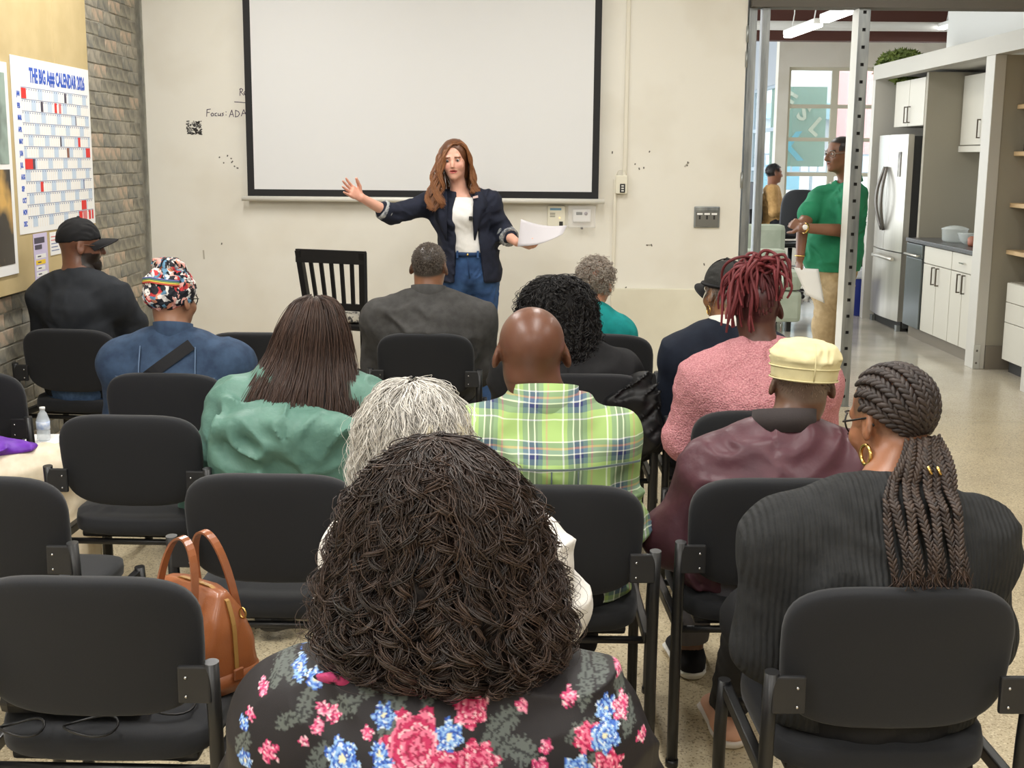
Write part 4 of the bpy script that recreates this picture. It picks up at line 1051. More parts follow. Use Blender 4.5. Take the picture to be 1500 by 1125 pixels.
# skin material from a colour attribute
M_skin = mat('skin', (.6, .4, .3), .38, spec=.45, attr='Col', bscale=220, bstr=.06)
for _n in ('Subsurface Weight',):
    M_skin.node_tree.nodes['Principled BSDF'].inputs[_n].default_value = .06
    M_skin.node_tree.nodes['Principled BSDF'].inputs['Subsurface Radius'].default_value = (.6, .25, .15)
    M_skin.node_tree.nodes['Principled BSDF'].inputs['Subsurface Scale'].default_value = .02
M_hair = mat('hair', (.1, .1, .1), .42, spec=.5, attr='Col')
M_haird = mat('hair_matte', (.1, .1, .1), .6, spec=.3, attr='Col')
def cloth(name, c, c2=None, rough=.85, bscale=500, bstr=.25, bdist=.002, nscale=30, **kw):
    return mat(name, srgb(*c), rough, spec=.3, col2=srgb(*c2) if c2 else None, nscale=nscale, bscale=bscale, bstr=bstr, bdist=bdist, **kw)
def wrinkles(amp, sc, seed=0, stretch=(1, 1, 1), amp2=0., sc2=40.):
    st = A3(stretch)
    def fn(P):
        W = P + .035 * np.stack([vnoise(P * 9, seed + 11), vnoise(P * 9, seed + 12), vnoise(P * 9, seed + 13)], -1)
        c_, s_ = math.cos(.7), math.sin(.7); Q1 = np.stack([W[:, 0] * c_ + W[:, 2] * s_, W[:, 1], -W[:, 0] * s_ + W[:, 2] * c_], -1) * st
        Q2 = np.stack([W[:, 0] * c_ - W[:, 2] * s_, W[:, 1], W[:, 0] * s_ + W[:, 2] * c_], -1) * st
        v = np.where(P[:, 0] > 0, np.abs(vnoise(Q1 * A3((sc * .7, sc, sc * 2.6)), seed)), np.abs(vnoise(Q2 * A3((sc * .7, sc, sc * 2.6)), seed)))
        msk = .35 + .65 * np.clip(vnoise(P * 6, seed + 8) * 1.5 + .4, 0, 1)
        o = (v * 2 - .8) * amp * 1.9 * msk + vnoise(P * st * sc * .45, seed + 3) * amp * .8
        if amp2: o = o + vnoise(P * sc2, seed + 5) * amp2
        return np.minimum(o, .006)
    return fn

# strands
def tubes(P, R, sides=3, cap=False):
    """P (N,M,3) polylines, R (N,M) radii -> V, Q"""
    N, M, _ = P.shape; T = np.empty_like(P); T[:, 1:-1] = P[:, 2:] - P[:, :-2]; T[:, 0] = P[:, 1] - P[:, 0]; T[:, -1] = P[:, -1] - P[:, -2]
    T /= np.linalg.norm(T, axis=-1, keepdims=True) + 1e-9
    ref = np.where(np.abs(T[..., 2:3]) > .9, np.array([1., 0, 0]), np.array([0, 0, 1.])); ref = np.broadcast_to(np.array([.35, .9, .25]), T.shape)
    e1 = np.cross(T, ref); e1 /= np.linalg.norm(e1, axis=-1, keepdims=True) + 1e-9; e2 = np.cross(T, e1)
    an = 2 * np.pi * np.arange(sides) / sides
    V = P[:, :, None, :] + R[:, :, None, None] * (np.cos(an)[None, None, :, None] * e1[:, :, None, :] + np.sin(an)[None, None, :, None] * e2[:, :, None, :])
    base = (np.arange(N)[:, None, None] * M + np.arange(M - 1)[None, :, None]) * sides; k = np.arange(sides)[None, None, :]; k2 = (k + 1) % sides
    Q = np.stack([base + k, base + k2, base + sides + k2, base + sides + k], -1).reshape(-1, 4)
    return V.reshape(-1, 3).astype(np.float32), Q
def put_strands(name, P, R, m, parent, cols, sides=3):
    """cols (N,3) or (N,M,3)"""
    V, Q = tubes(P, R, sides); me = mesh_from(name, V, Q, True); N, M, _ = P.shape
    c = np.repeat(cols[:, None], M, 1) if cols.ndim == 2 else cols
    set_color(me, np.repeat(c.reshape(-1, 3), sides, 0)); o = add_mesh(name, me, m, parent); o['kind'] = 'stuff'; return o
def bez(a, b, c, d, M):
    t = np.linspace(0, 1, M)[None, :, None]; a, b, c, d = (q[:, None, :] for q in (a, b, c, d))
    return a * (1 - t) ** 3 + 3 * b * t * (1 - t) ** 2 + 3 * c * t * t * (1 - t) + d * t ** 3
def merge(parts):
    Vs, Qs = [], []; o = 0
    for V, Q in parts: Vs.append(V); Qs.append(Q + o); o += len(V)
    return np.concatenate(Vs), np.concatenate(Qs)
def vary(base, n, amt, rng, tint=None):
    c = np.tile(A3(srgb(*base)), (n, 1)) * (1 + rng.uniform(-amt, amt, (n, 1)))
    if tint is not None: m = rng.random((n, 1)); c = c * (1 - m * .6) + A3(srgb(*tint)) * m * .6
    return np.clip(c, 0, 1)

# ---------------------------------------------------------------- seated figure
def seated(loc, rz, label, H=1.25, sw=.185, sh=None, hip=.17, waist=(.15, .115), chest=(.165, .115), lean=0., latl=0., headf=.02, headx=0., yaw=0., pitch=0., roll=0.,
           skin=(120, 80, 60), hair_skin=None, top=None, topm=None, pants=(30, 30, 34), pantm=None, shoe=(30, 30, 32), sole=(40, 38, 36), sleeve='long', off=.014, wr=(.006, 9), h=.009, hh=.005,
           jaw=1., face=True, ears=True, neck_r=.054, fat=1., rear=1., arms=None, legs=None, collar=None, hem=.47, sleeve_cut=None, shirt_h=None, shirt_fine=None, skin_col=None,
           neckline=.0, topcol=None, extra=None, hs=1., arm_r=1., hands=True, knee_y=.46, shirt_name='top', shoulder_r=.066, name='person', chair_cut=True):
    e = empty(name, loc, rz); tag(e, label, 'person')
    sh = sh if sh is not None else H - .285
    Rh = rotm(yaw, pitch, roll)
    hy = lean * 1.15 + headf; hx = latl * 1.1 + headx
    HC = A3((hx, hy, H - .118 * hs))
    nb = A3((latl, lean - .01, sh + .035)); nck = A3((latl * 1.0, lean - .005, sh + .02))
    d = dict(e=e, HC=HC, R=Rh, sh=sh, nb=nb, lean=lean, latl=latl)
    zs = sh - .072 - (arm_r - 1) * .06 - off * .4
    SL = A3((latl - sw, lean, zs)); SR = A3((latl + sw, lean, zs))
    arms = arms or {}
    EL, WL = (A3(q) for q in arms.get('L', ((latl * .5 - sw - .03, lean * .4 + .05, sh - .32), (-.11, .26, .60))))
    ER, WR = (A3(q) for q in arms.get('R', ((latl * .5 + sw + .03, lean * .4 + .05, sh - .32), (.11, .26, .60))))
    legs = legs or ((-.10, knee_y), (.10, knee_y))
    def torso(f, o):
        f.econe((0, .0, .52), (latl * .3, lean * .25 - .01, .68), (hip + o, .13 + o), (waist[0] + o, waist[1] + o), k=.05)
        f.econe((latl * .3, lean * .25 - .01, .68), (latl * .85, lean * .8 - .01, sh - .14), (waist[0] + o, waist[1] + o), (chest[0] + o, chest[1] + o), k=.05)
        f.econe((latl * .85, lean * .8 - .01, sh - .14), (latl, lean, sh - .045), (chest[0] + o, chest[1] + o), (sw * .82 + o, .085 + o), k=.05)
        for S in (SL, SR):
            f.cone((latl + .25 * (S[0] - latl), lean - .012, sh + .0), S + A3((0, 0, .012)), .050 + o * .6, .058 * arm_r + o, .05)
            f.cone((latl, lean - .008, sh + .004), (latl + .4 * (S[0] - latl), lean - .012, sh - .014), .044 + o * .4, .05 + o * .4, .05)
            f.cone(S, S, shoulder_r * arm_r + o, shoulder_r * arm_r + o, .045)
    def arm(f, S, E, W, o, r=arm_r):
        f.chain([S, E], [.060 * r + o, .047 * r + o], .03); f.chain([E, W], [.047 * r + o, .031 + o * .8], .03)
    ank = lambda i: legs[i][3:5] if len(legs[i]) > 4 else (legs[i][0], legs[i][1] + .02)
    def leg(f, o, which=(0, 1)):
        for i in which:
            sx = (-1, 1)[i]; kx, ky = legs[i][:2]; kz = legs[i][2] if len(legs[i]) > 2 else .52; ax_, ay_ = ank(i)
            f.cone((sx * .085, .02, .535), (kx, ky, kz), .088 + o, .066 + o, .04)
            f.cone((kx, ky, kz), (ax_, ay_, .10), .062 + o, .044 + o, .04)
    f = Field(); torso(f, -.008)
    ao = -.006 if sleeve == 'long' else 0.
    arm(f, SL, EL, WL, ao); arm(f, SR, ER, WR, ao); leg(f, -.006)
    for i in (0, 1): foot_prims(f, (*ank(i), .09))
    if hands:
        hand_prims(f, WL, WL - EL + A3((.05, 0, -.1)), (0, .1, -1), .95, .35, thumb=1)
        hand_prims(f, WR, WR - ER + A3((-.05, 0, -.1)), (0, .1, -1), .95, .35, thumb=-1)
    T = head_prims(f, HC, Rh, hs, ears, jaw, face, 1.0, nck, neck_r, rear, fat); d['T'] = T
    f.plane((0, -.142, .83), (0, -1, -.157), ('below', .835))
    b = .13
    V, Q = f.mesh(.014, [(HC - A3((b, b, .17)), HC + A3((b, b, b + .01)), hh)])
    sk = A3(srgb(*skin))
    def colf(V):
        c = np.tile(sk, (len(V), 1)); q = ((V - HC) @ Rh) / hs
        c *= (1 + .06 * vnoise(V * 60, 2))[:, None]
        lips = (np.abs(q[:, 0]) < .026) & (np.abs(q[:, 2] + .061) < .013) & (q[:, 1] > .075); c[lips] *= A3((1.0, .72, .72))
        if skin_col is not None: c = skin_col(c, q, V)
        return np.clip(c, 0, 1)
    put('body', (V, Q), M_skin, e, colf)
    # trousers
    f = Field(); leg(f, .012); f.econe((0, 0, .52), (0, lean * .25, .66), (hip + .008, .138), (waist[0] + .008, waist[1] + .008), k=.05)
    f.post = wrinkles(.004, 12, 4)
    f.plane((0, 0, .10), (0, 0, -1))
    put('trousers', f.mesh(.013), pantm or cloth('trousers_%d_%d_%d' % pants, pants), e)
    # shoes
    for i in (0, 1):
        f0 = Field(); foot_prims(f0, (*ank(i), .07), size=1.12); f = f0.off(.008); f.plane((0, 0, .022), (0, 0, -1)); f.plane((0, 0, .115), (0, 0, 1))
        s_ = put('shoe', f.mesh(.011), cloth('shoe_%d_%d_%d' % shoe, shoe, bscale=None), e)
        f = f0.off(.014); f.plane((0, 0, .0), (0, 0, -1)); f.plane((0, 0, .027), (0, 0, 1)); put('sole', f.mesh(.009), cloth('sole_%d_%d_%d' % sole, sole, bscale=None), s_)
    # top
    f = Field(); torso(f, off)
    for S, E, W in ((SL, EL, WL), (SR, ER, WR)):
        if sleeve == 'long': arm(f, S, E, W, off)
        elif sleeve == 'short': m = S + (E - S) * .78; f.chain([S, m], [.062 * arm_r + off, .056 * arm_r + off + .006], .03)
    f.cone(nck + A3((0, 0, -.04)), nck + A3((0, -.004, -.030 + neckline)), neck_r + .014 + off * .4, neck_r + .008 + off * .2, .03)
    if extra: extra(f, d)
    f.post = wrinkles(wr[0], wr[1], 1 + int(abs(loc[0]) * 10), (1, 1, .6), *(wr[2:] if len(wr) > 2 else ()))
    f.plane((0, 0, hem), (0, 0, -1))
    if chair_cut: f.plane((0, -.158, .83), (0, -1, -.157), ('below', .835))
    tp = put(shirt_name, f.mesh(shirt_h or h, shirt_fine), topm or cloth('top_%d_%d_%d' % top, top), e, topcol)
    d['top'] = tp; d['nck'] = nck; d['SL'] = SL; d['SR'] = SR; d['neck_r'] = neck_r
    return d
def collar_ring(d, name, m, r0, r1, z0, z1, fwd=.0, tilt=.25, th=.006, parent=None, gap=.35, cy=0., dip=.0):
    """standing collar: open ring around the neck"""
    n = 36; V = []; F = []; c = d['nck']; r0 = min(r0, r1 + .002) - .006
    for i in range(n + 1):
        a = PI / 2 + gap + (2 * PI - 2 * gap) * i / n
        cx, sx = math.cos(a), math.sin(a)
        for (r, z) in ((r0 + .006, z0 - .02), (r1, z1 + .006), (r1 - th, z1 + .006), (r0 - th, z0 - .02)):
            V.append((c[0] + r * cx, c[1] + cy + r * sx * .95 + fwd, c[2] + z - tilt * (r * sx) - dip * max(0, sx)))
    for i in range(n):
        for k in range(4): F.append((i * 4 + k, i * 4 + (k + 1) % 4, (i + 1) * 4 + (k + 1) % 4, (i + 1) * 4 + k))
    F += [(0, 1, 2, 3), tuple(n * 4 + k for k in (3, 2, 1, 0))]
    return MB().add(V, F, None, True).build(name, m, parent or d['top'])
def skull_pts(n, rng, T_, lo=-.02, s=1., front=True, grow=1.02):
    """points on the hairy part of the skull in head coordinates"""
    out = []
    while len(out) < n:
        v = rng.normal(size=3); v /= np.linalg.norm(v)
        p = np.array([v[0] * .076, v[1] * .096 - .012, v[2] * .086 + .032]) * grow
        if p[2] < lo - .06 * (p[1] < -.02): continue
        if p[1] > .045 and p[2] < .075: continue
        if abs(p[0]) > .055 and p[1] > .02 and p[2] < .03: continue
        out.append(np.concatenate([p, v]))
    return np.array(out)
def earring(d, sx, r, rr, m, T, parent):
    c = T((sx * .086, .0, -.045 - r)); pts = [tuple(A3(c) + A3((.2 * r * math.cos(a) * sx, r * math.cos(a), r * math.sin(a)))) for a in [2 * PI * k / 18 for k in range(18)]]
    return MB().tube(pts, rr, 8, closed=True).build('hoop_earring', m, parent)
def glasses(T, parent, m, lens=True, w_=.034, hgt=.022, y=.094):
    b = MB()
    for sx in (-1, 1):
        pts = [tuple(T((sx * .034 + w_ * .78 * math.cos(a), y - .004 * abs(math.cos(a)) - .012 * (sx * math.cos(a) > .5), .004 + hgt * math.sin(a)))) for a in [2 * PI * k / 20 for k in range(20)]]
        b.tube(pts, .0022, 6, closed=True)
        b.tube([tuple(T((sx * .062, y - .012, .008))), tuple(T((sx * .080, .03, .010))), tuple(T((sx * .083, -.012, .012))), tuple(T((sx * .082, -.03, -.006)))], .0024, 6)
    b.tube([tuple(T((-.010, y, .008))), tuple(T((0, y + .004, .010))), tuple(T((.010, y, .008)))], .0022, 6)
    return b.build('glasses', m, parent)
# ================================================================ hair and hat builders
class Shell:
    """lofted hair volume: rows of (z, half width, half depth, cx, cy), top first"""
    def __init__(s, rows):
        R = np.array([[r[0], r[1], r[2], r[3] if len(r) > 3 else 0, r[4] if len(r) > 4 else 0] for r in rows], dtype=np.float64)
        n = 80; t = np.linspace(0, len(R) - 1, n)
        # monotone-ish smooth interpolation
        i = np.clip(t.astype(int), 0, len(R) - 2); f = (t - i)[:, None]
        P0 = R[np.clip(i - 1, 0, len(R) - 1)]; P1 = R[i]; P2 = R[i + 1]; P3 = R[np.clip(i + 2, 0, len(R) - 1)]
        s.R = P1 + .5 * f * (P2 - P0 + f * (2 * P0 - 5 * P1 + 4 * P2 - P3 + f * (3 * (P1 - P2) + P3 - P0)))
        s.R[:, 1:3] = np.maximum(s.R[:, 1:3], .002)
        d = np.hypot(np.diff(s.R[:, 0]), np.diff((s.R[:, 1] + s.R[:, 2]) / 2)); s.s = np.concatenate([[0], np.cumsum(d)]); s.L = s.s[-1]
    def at(s, a, phi, fr):
        q = [np.interp(a, s.s, s.R[:, k]) for k in range(5)]
        return np.stack([q[3] + q[1] * np.cos(phi) * fr, q[4] + q[2] * np.sin(phi) * fr, q[0]], -1)
    def core(s, name, m, parent, col, scale=.9, n=40, noise=.0):
        idx = np.linspace(0, len(s.R) - 1, 30).astype(int); V = []; ph = np.linspace(0, 2 * np.pi, n, endpoint=False)
        V = np.stack([s.at(np.full(n, s.s[i]), ph, scale) for i in idx]); V = V.reshape(-1, 3)
        V[:, 2] -= .008
        if noise: V += (vnoise(V * 28, 3)[:, None] * noise) * A3((1, 1, .3))
        a = np.arange(29)[:, None] * n; k = np.arange(n)[None]; k2 = (k + 1) % n
        Q = np.stack([a + k, a + n + k, a + n + k2, a + k2], -1).reshape(-1, 4)
        V = np.concatenate([V, V[:n].mean(0)[None], V[-n:].mean(0)[None]]); T1 = len(V) - 2
        me = bpy.data.meshes.new(name); me.from_pydata([tuple(map(float, v)) for v in V], [], Q.tolist() + [(T1, int(k_), int((k_ + 1) % n)) for k_ in range(n)] + [(T1 + 1, 29 * n + int((k_ + 1) % n), 29 * n + int(k_)) for k_ in range(n)])
        me.update(); me.polygons.foreach_set('use_smooth', [True] * len(me.polygons)); set_color(me, np.tile(A3(srgb(*col)), (len(V), 1)))
        return add_mesh(name, me, m, parent)
    def strands(s, name, parent, m, rng, guides, per, M, L, amp, wave, rad, base, tint=None, vamt=.35, phi=(-PI, PI), s0=(0., .7), fr=(.88, 1.04), drift=.25, clump=.006, flare=0.,
                amp_grow=1.0, sides=3, keep=None, droop=0.):
        g = guides; ph0 = rng.uniform(phi[0], phi[1], g); a0 = rng.uniform(s0[0], s0[1], g) * s.L; ln = rng.uniform(L[0], L[1], g)
        a1 = np.minimum(a0 + ln, s.L * rng.uniform(.92, 1.09, g)); frr = rng.uniform(fr[0], fr[1], g)
        dr = rng.uniform(-drift, drift, g); wv = wave * rng.uniform(.75, 1.3, g); am = amp * rng.uniform(.6, 1.35, g); p0 = rng.uniform(0, 6.28, g); sg = rng.choice([-1., 1.], g)
        N = g * per; rp = lambda x: np.repeat(x, per)
        t = np.linspace(0, 1, M)[None]
        A = rp(a0)[:, None] + (rp(a1) - rp(a0))[:, None] * t; PH = rp(ph0)[:, None] + rp(dr)[:, None] * t
        FR = rp(frr)[:, None] * (1 + flare * t ** 2) + rng.normal(0, .012, (N, 1))
        P = s.at(A, PH, FR)
        over = np.maximum(A - s.L, 0); P[..., 2] -= over + droop * t ** 2
        out = P - s.at(A, PH, FR * 0 + 0.0); out[..., 2] = 0; out /= np.linalg.norm(out, axis=-1, keepdims=True) + 1e-6
        tang = np.stack([-out[..., 1], out[..., 0], np.zeros_like(out[..., 0])], -1)
        th = rp(p0)[:, None] + rp(sg)[:, None] * (A - rp(a0)[:, None]) / rp(wv)[:, None] * 2 * np.pi + rng.normal(0, .35, (N, 1))
        aa = rp(am)[:, None] * np.minimum(1, .25 + t * 2.2 * amp_grow) * (1 + rng.normal(0, .12, (N, 1)))
        P = P + tang * (aa * np.cos(th))[..., None] + out * (aa * .8 * np.sin(th))[..., None]
        P[..., 2] += aa * .35 * np.sin(th * .5)
        P = P + rng.normal(0, clump, (N, 1, 3)) * (.35 + .65 * np.sin(np.pi * np.clip(t * .9 + .1, 0, 1)))[..., None]
        if keep is not None:
            k_ = keep(P[:, M // 2]) & keep(P[:, -1]); P = P[k_]; N = len(P)
        Rr = rad * rng.uniform(.7, 1.3, (N, 1)) * (1 - .55 * t ** 3)
        gc = vary(base, g, vamt, rng, tint); c = np.repeat(gc, per, 0)
        if keep is not None: c = c[k_]
        c = np.clip(c * rng.uniform(.8, 1.25, (N, 1)), 0, 1)
        return put_strands(name, P.astype(np.float32), Rr, m, parent, c, sides)

def grow_hair(d, rng, n, M, length, rad, base, parent, name='hair', lo=-.05, outw=.6, curl=0., wave=.02, m=None, tint=None, region=None, down=.5, vamt=.3, grow=1.03):
    """short hair standing off the skull"""
    S = skull_pts(n, rng, d['T'], lo, grow=grow); 
    if region is not None: S = S[region(S)]
    n = len(S)
    p = S[:, :3] @ d['R'].T * d.get('hs', 1) + d['HC']; v = S[:, 3:] @ d['R'].T
    L = length * rng.uniform(.6, 1.3, (n, 1))
    e = p + v * L * outw + np.array([0, 0, -1]) * L * down + rng.normal(0, .3, (n, 3)) * L
    P = bez(p - v * .004, p + v * L * .6, p + v * L * .8 * outw + (e - p) * .4, e, M)
    if curl:
        t = np.linspace(0, 1, M)[None]; th = rng.uniform(0, 6.28, (n, 1)) + t * (L / wave) * 6.28
        r1 = np.cross(v, rng.normal(size=(n, 3))); r1 /= np.linalg.norm(r1, axis=1)[:, None]; r2 = np.cross(v, r1)
        P = P + curl * (np.cos(th)[..., None] * r1[:, None] + np.sin(th)[..., None] * r2[:, None])
    R = rad * (1 - .5 * np.linspace(0, 1, M)[None] ** 2) * rng.uniform(.7, 1.3, (n, 1))
    return put_strands(name, P.astype(np.float32), R, m or M_hair, parent, vary(base, n, vamt, rng, tint))

def cap_field(s=1., hgt=.094, wide=.0875, deep=.107, C=(0, -.012, .036)):
    f = Field(); f.ell(C, (wide * s, deep * s, hgt * s)); return f
def xf(VQ, d, hs=1.): return (np.asarray(VQ[0]) * hs @ d['R'].T + d['HC']).astype(np.float32), VQ[1]
def ball_cap(d, m, parent, name='cap', brim=.085, zc=.028, tilt=.12, strap=True, bm=None, hgt=.1):
    f = cap_field(1., hgt); f.post = wrinkles(.0025, 26, 3); f.plane((0, 0, zc), (0, tilt, -1))
    c = put(name, xf(f.mesh(.006), d), m, parent)
    V = []; F = []; nu, nv = 16, 8
    for side in (0, 1):
        for i in range(nu + 1):
            u = -1 + 2 * i / nu; a = u * 1.15
            for j in range(nv + 1):
                w_ = j / nv; ln = brim * (1 - .55 * u ** 4)
                x = .0865 * math.sin(a) * (1 - .08 * w_); y = -.012 + .105 * math.cos(a) + ln * w_ * (1 - .3 * abs(u) ** 3)
                z = zc + tilt * y - .004 - .020 * u * u * (1 + w_) - .010 * w_ * w_ + (0 if side else -.004) + .004
                V.append((x, y, z))
    n1 = (nu + 1) * (nv + 1)
    for i in range(nu):
        for j in range(nv):
            a = i * (nv + 1) + j; q = (a, a + nv + 1, a + nv + 2, a + 1); F.append(q[::-1]); F.append(tuple(k + n1 for k in q))
    for i in range(nu): a = i * (nv + 1) + nv; F.append((a, a + nv + 1, a + nv + 1 + n1, a + n1))
    V = (np.array(V) @ d['R'].T + d['HC'])
    b = MB().add([tuple(v) for v in V], F, None, True).build('brim', bm or m, c)
    bt = d['T']((0, -.012, .036 + hgt)); MB().sphere(tuple(bt), .008, 10).build('button', m, c)
    return c

def rib_bump(m, freq, axis='X', strength=.5, dist=.003):
    nt = m.node_tree; N = nt.nodes; L = nt.links; b = N['Principled BSDF']
    tc = N.new('ShaderNodeTexCoord'); wv = N.new('ShaderNodeTexWave'); wv.bands_direction = axis; wv.inputs['Scale'].default_value = freq; wv.inputs['Distortion'].default_value = 1.2; wv.inputs['Detail Scale'].default_value = 2
    L.new(tc.outputs['Object'], wv.inputs['Vector'])
    bp = N.new('ShaderNodeBump'); bp.inputs['Strength'].default_value = strength; bp.inputs['Distance'].default_value = dist
    L.new(wv.outputs['Fac'], bp.inputs['Height'])
    if b.inputs['Normal'].is_linked: L.new(b.inputs['Normal'].links[0].from_socket, bp.inputs['Normal'])
    L.new(bp.outputs[0], b.inputs['Normal']); return m
def plaid_mat(name):
    m = bpy.data.materials.new(name); m.use_nodes = True; nt = m.node_tree; N = nt.nodes; L = nt.links; b = N['Principled BSDF']; b.inputs['Roughness'].default_value = .8
    tc = N.new('ShaderNodeTexCoord'); sp = N.new('ShaderNodeSeparateXYZ'); L.new(tc.outputs['Object'], sp.inputs[0])
    ns = N.new('ShaderNodeTexNoise'); ns.inputs['Scale'].default_value = 7; L.new(tc.outputs['Object'], ns.inputs['Vector'])
    lime, navy, teal, wht, org, sky = srgb(158, 188, 112), srgb(46, 54, 104), srgb(96, 124, 120), srgb(232, 236, 226), srgb(196, 146, 122), srgb(104, 130, 158)
    def ramp(sock, per, off, stops):
        a = N.new('ShaderNodeMath'); a.operation = 'MULTIPLY_ADD'; L.new(sock, a.inputs[0]); a.inputs[1].default_value = 1 / per; a.inputs[2].default_value = off
        w_ = N.new('ShaderNodeMath'); w_.operation = 'MULTIPLY_ADD'; L.new(ns.outputs[0], w_.inputs[0]); w_.inputs[1].default_value = .10; L.new(a.outputs[0], w_.inputs[2])
        f = N.new('ShaderNodeMath'); f.operation = 'FRACT'; L.new(w_.outputs[0], f.inputs[0])
        r = N.new('ShaderNodeValToRGB'); r.color_ramp.interpolation = 'CONSTANT'; els = r.color_ramp.elements
        els[0].position = stops[0][0]; els[0].color = (*stops[0][1], 1); els[1].position = stops[1][0]; els[1].color = (*stops[1][1], 1)
        for p, c in stops[2:]: e_ = els.new(p); e_.color = (*c, 1)
        L.new(f.outputs[0], r.inputs[0]); return r.outputs[0]
    cx = ramp(sp.outputs[0], .118, .1, [(0, lime), (.22, wht), (.26, lime), (.34, teal), (.46, wht), (.49, navy), (.60, wht), (.63, navy), (.68, teal), (.78, lime), (.86, org), (.90, lime)])
    cz = ramp(sp.outputs[2], .125, .35, [(0, lime), (.22, wht), (.25, lime), (.36, teal), (.47, navy), (.55, wht), (.575, sky), (.66, org), (.70, teal), (.80, wht), (.825, lime)])
    mx = N.new('ShaderNodeMix'); mx.data_type = 'RGBA'; mx.inputs[0].default_value = .5; L.new(cx, mx.inputs[6]); L.new(cz, mx.inputs[7]); L.new(mx.outputs[2], b.inputs['Base Color'])
    return m

GOLD = mat('gold', srgb(222, 184, 110), .22, metal=1.)
M_glf = mat('glasses_black', srgb(20, 20, 22), .3)
SIT = .20
def sit(chx, chy, rz=0.):
    off = Matrix.Rotation(rz, 3, 'Z') @ Vector((0, SIT, 0)); return (chx + off.x, chy + off.y, 0)
def dark_hair_skin(col, zmax=.0):
    """close-cropped hair painted where it grows"""
    c2 = A3(srgb(*col))
    def fn(c, q, V):
        y, z, x = q[:, 1], q[:, 2], np.abs(q[:, 0])
        line = np.where(y > .0, .055 + (y - .0) * .35, -.045 + (y + .09) * .25); line = np.where((x > .06) & (y > -.02), .02, line)
        w_ = np.clip((z - line) / .012 + .5, 0, 1); w_ = w_ * (1 - np.exp(-((x - .083) / .012) ** 2 - (z / .04) ** 2 - ((y + .005) / .025) ** 2))
        return c * (1 - w_[:, None]) + c2 * (1 + .15 * vnoise(V * 300, 4))[:, None] * w_[:, None]
    return fn
# ================================================================ the audience
def rng_(k): return np.random.default_rng(k)

# --- man in black cap by the brick wall
def beard_cap(c, q, V):
    b = ((q[:, 2] < -.03) & (q[:, 1] > -.005) & (q[:, 2] > -.125) & (np.abs(q[:, 0]) < .09) & ~((np.abs(q[:, 0]) < .024) & (np.abs(q[:, 2] + .061) < .011)) & ~((q[:, 1] > .085) & (q[:, 2] > -.046)))
    c[b] = A3(srgb(34, 24, 20)); return c
d = seated(sit(-2.16, 6.02, R_(-6)), R_(-6), 'man in black cap and black t-shirt sitting by the brick wall', H=1.325, sw=.165, waist=(.165, .15), chest=(.165, .14), hip=.19, yaw=-62, pitch=-2, headf=.04,
           skin=(112, 74, 56), skin_col=beard_cap, top=(40, 43, 48), topm=cloth('tshirt_black', (40, 43, 48), (36, 39, 44)), sleeve='short', pants=(70, 92, 120), pantm=cloth('jeans_light', (74, 98, 130), (58, 80, 112), nscale=60), arm_r=1.2, neck_r=.068,
           fat=1.1, wr=(.006, 9), arms={'R': ((.215, .13, .78), (.20, .33, .72))}, shirt_name='t_shirt', neckline=.008)
f = Field(); f.ell((0, .035, -.085), (.062, .052, .05), k=.02); f.ell((0, .062, -.10), (.04, .035, .04), k=.02); f.post = wrinkles(.002, 90)
put('beard', xf(f.mesh(.006), d), M_haird, d['e'], srgb(32, 23, 19))
ball_cap(d, cloth('cap_black', (26, 26, 28), rough=.8), d['e'], hgt=.105)
glasses(d['T'], d['e'], mat('glasses_brown', srgb(84, 52, 30), .3))

# --- woman with patterned headwrap and denim jacket
def wrap_mat():
    m = bpy.data.materials.new('headwrap_print'); m.use_nodes = True; nt = m.node_tree; N = nt.nodes; L = nt.links; b = N['Principled BSDF']; b.inputs['Roughness'].default_value = .75
    tc = N.new('ShaderNodeTexCoord'); n0 = N.new('ShaderNodeTexNoise'); n0.inputs['Scale'].default_value = 26; L.new(tc.outputs['Object'], n0.inputs['Vector'])
    mxv = N.new('ShaderNodeMix'); mxv.data_type = 'VECTOR'; mxv.inputs[0].default_value = .05; L.new(tc.outputs['Object'], mxv.inputs[4]); L.new(n0.outputs['Color'], mxv.inputs[5])
    v = N.new('ShaderNodeTexVoronoi'); v.inputs['Scale'].default_value = 60; L.new(mxv.outputs[1], v.inputs['Vector'])
    s = N.new('ShaderNodeSeparateColor'); L.new(v.outputs['Color'], s.inputs[0])
    r = N.new('ShaderNodeValToRGB'); r.color_ramp.interpolation = 'CONSTANT'; els = r.color_ramp.elements
    els[0].position = 0; els[0].color = (*srgb(28, 30, 40), 1); els[1].position = .34; els[1].color = (*srgb(238, 234, 230), 1)
    for p, c in ((.56, (208, 62, 66)), (.66, (236, 178, 168)), (.76, (104, 150, 180)), (.84, (34, 34, 44)), (.93, (222, 150, 120))): e_ = els.new(p); e_.color = (*srgb(*c), 1)
    L.new(s.outputs[0], r.inputs[0]); L.new(r.outputs[0], b.inputs['Base Color']); return m
M_wrap = wrap_mat()
M_denim = cloth('denim_blue', (60, 80, 106), (46, 62, 86), nscale=22, bscale=700, bstr=.35)
d = seated(sit(-1.36, 4.80, R_(-3)), R_(-3), 'woman in blue denim jacket with a bright patterned headwrap', H=1.20, sw=.215, waist=(.19, .14), chest=(.195, .14), hip=.2, yaw=-24, pitch=-4, headx=-.015, headf=.05,
           skin=(150, 108, 84), topm=M_denim, pants=(40, 44, 58), arm_r=1.2, wr=(.007, 9), off=.02, neck_r=.06, shirt_name='denim_jacket', lean=-.01)
collar_ring(d, 'collar', M_denim, .085, .078, -.02, .055, tilt=.25, th=.008)
M_stitch = mat('stitch_thread', srgb(92, 114, 142), .8)
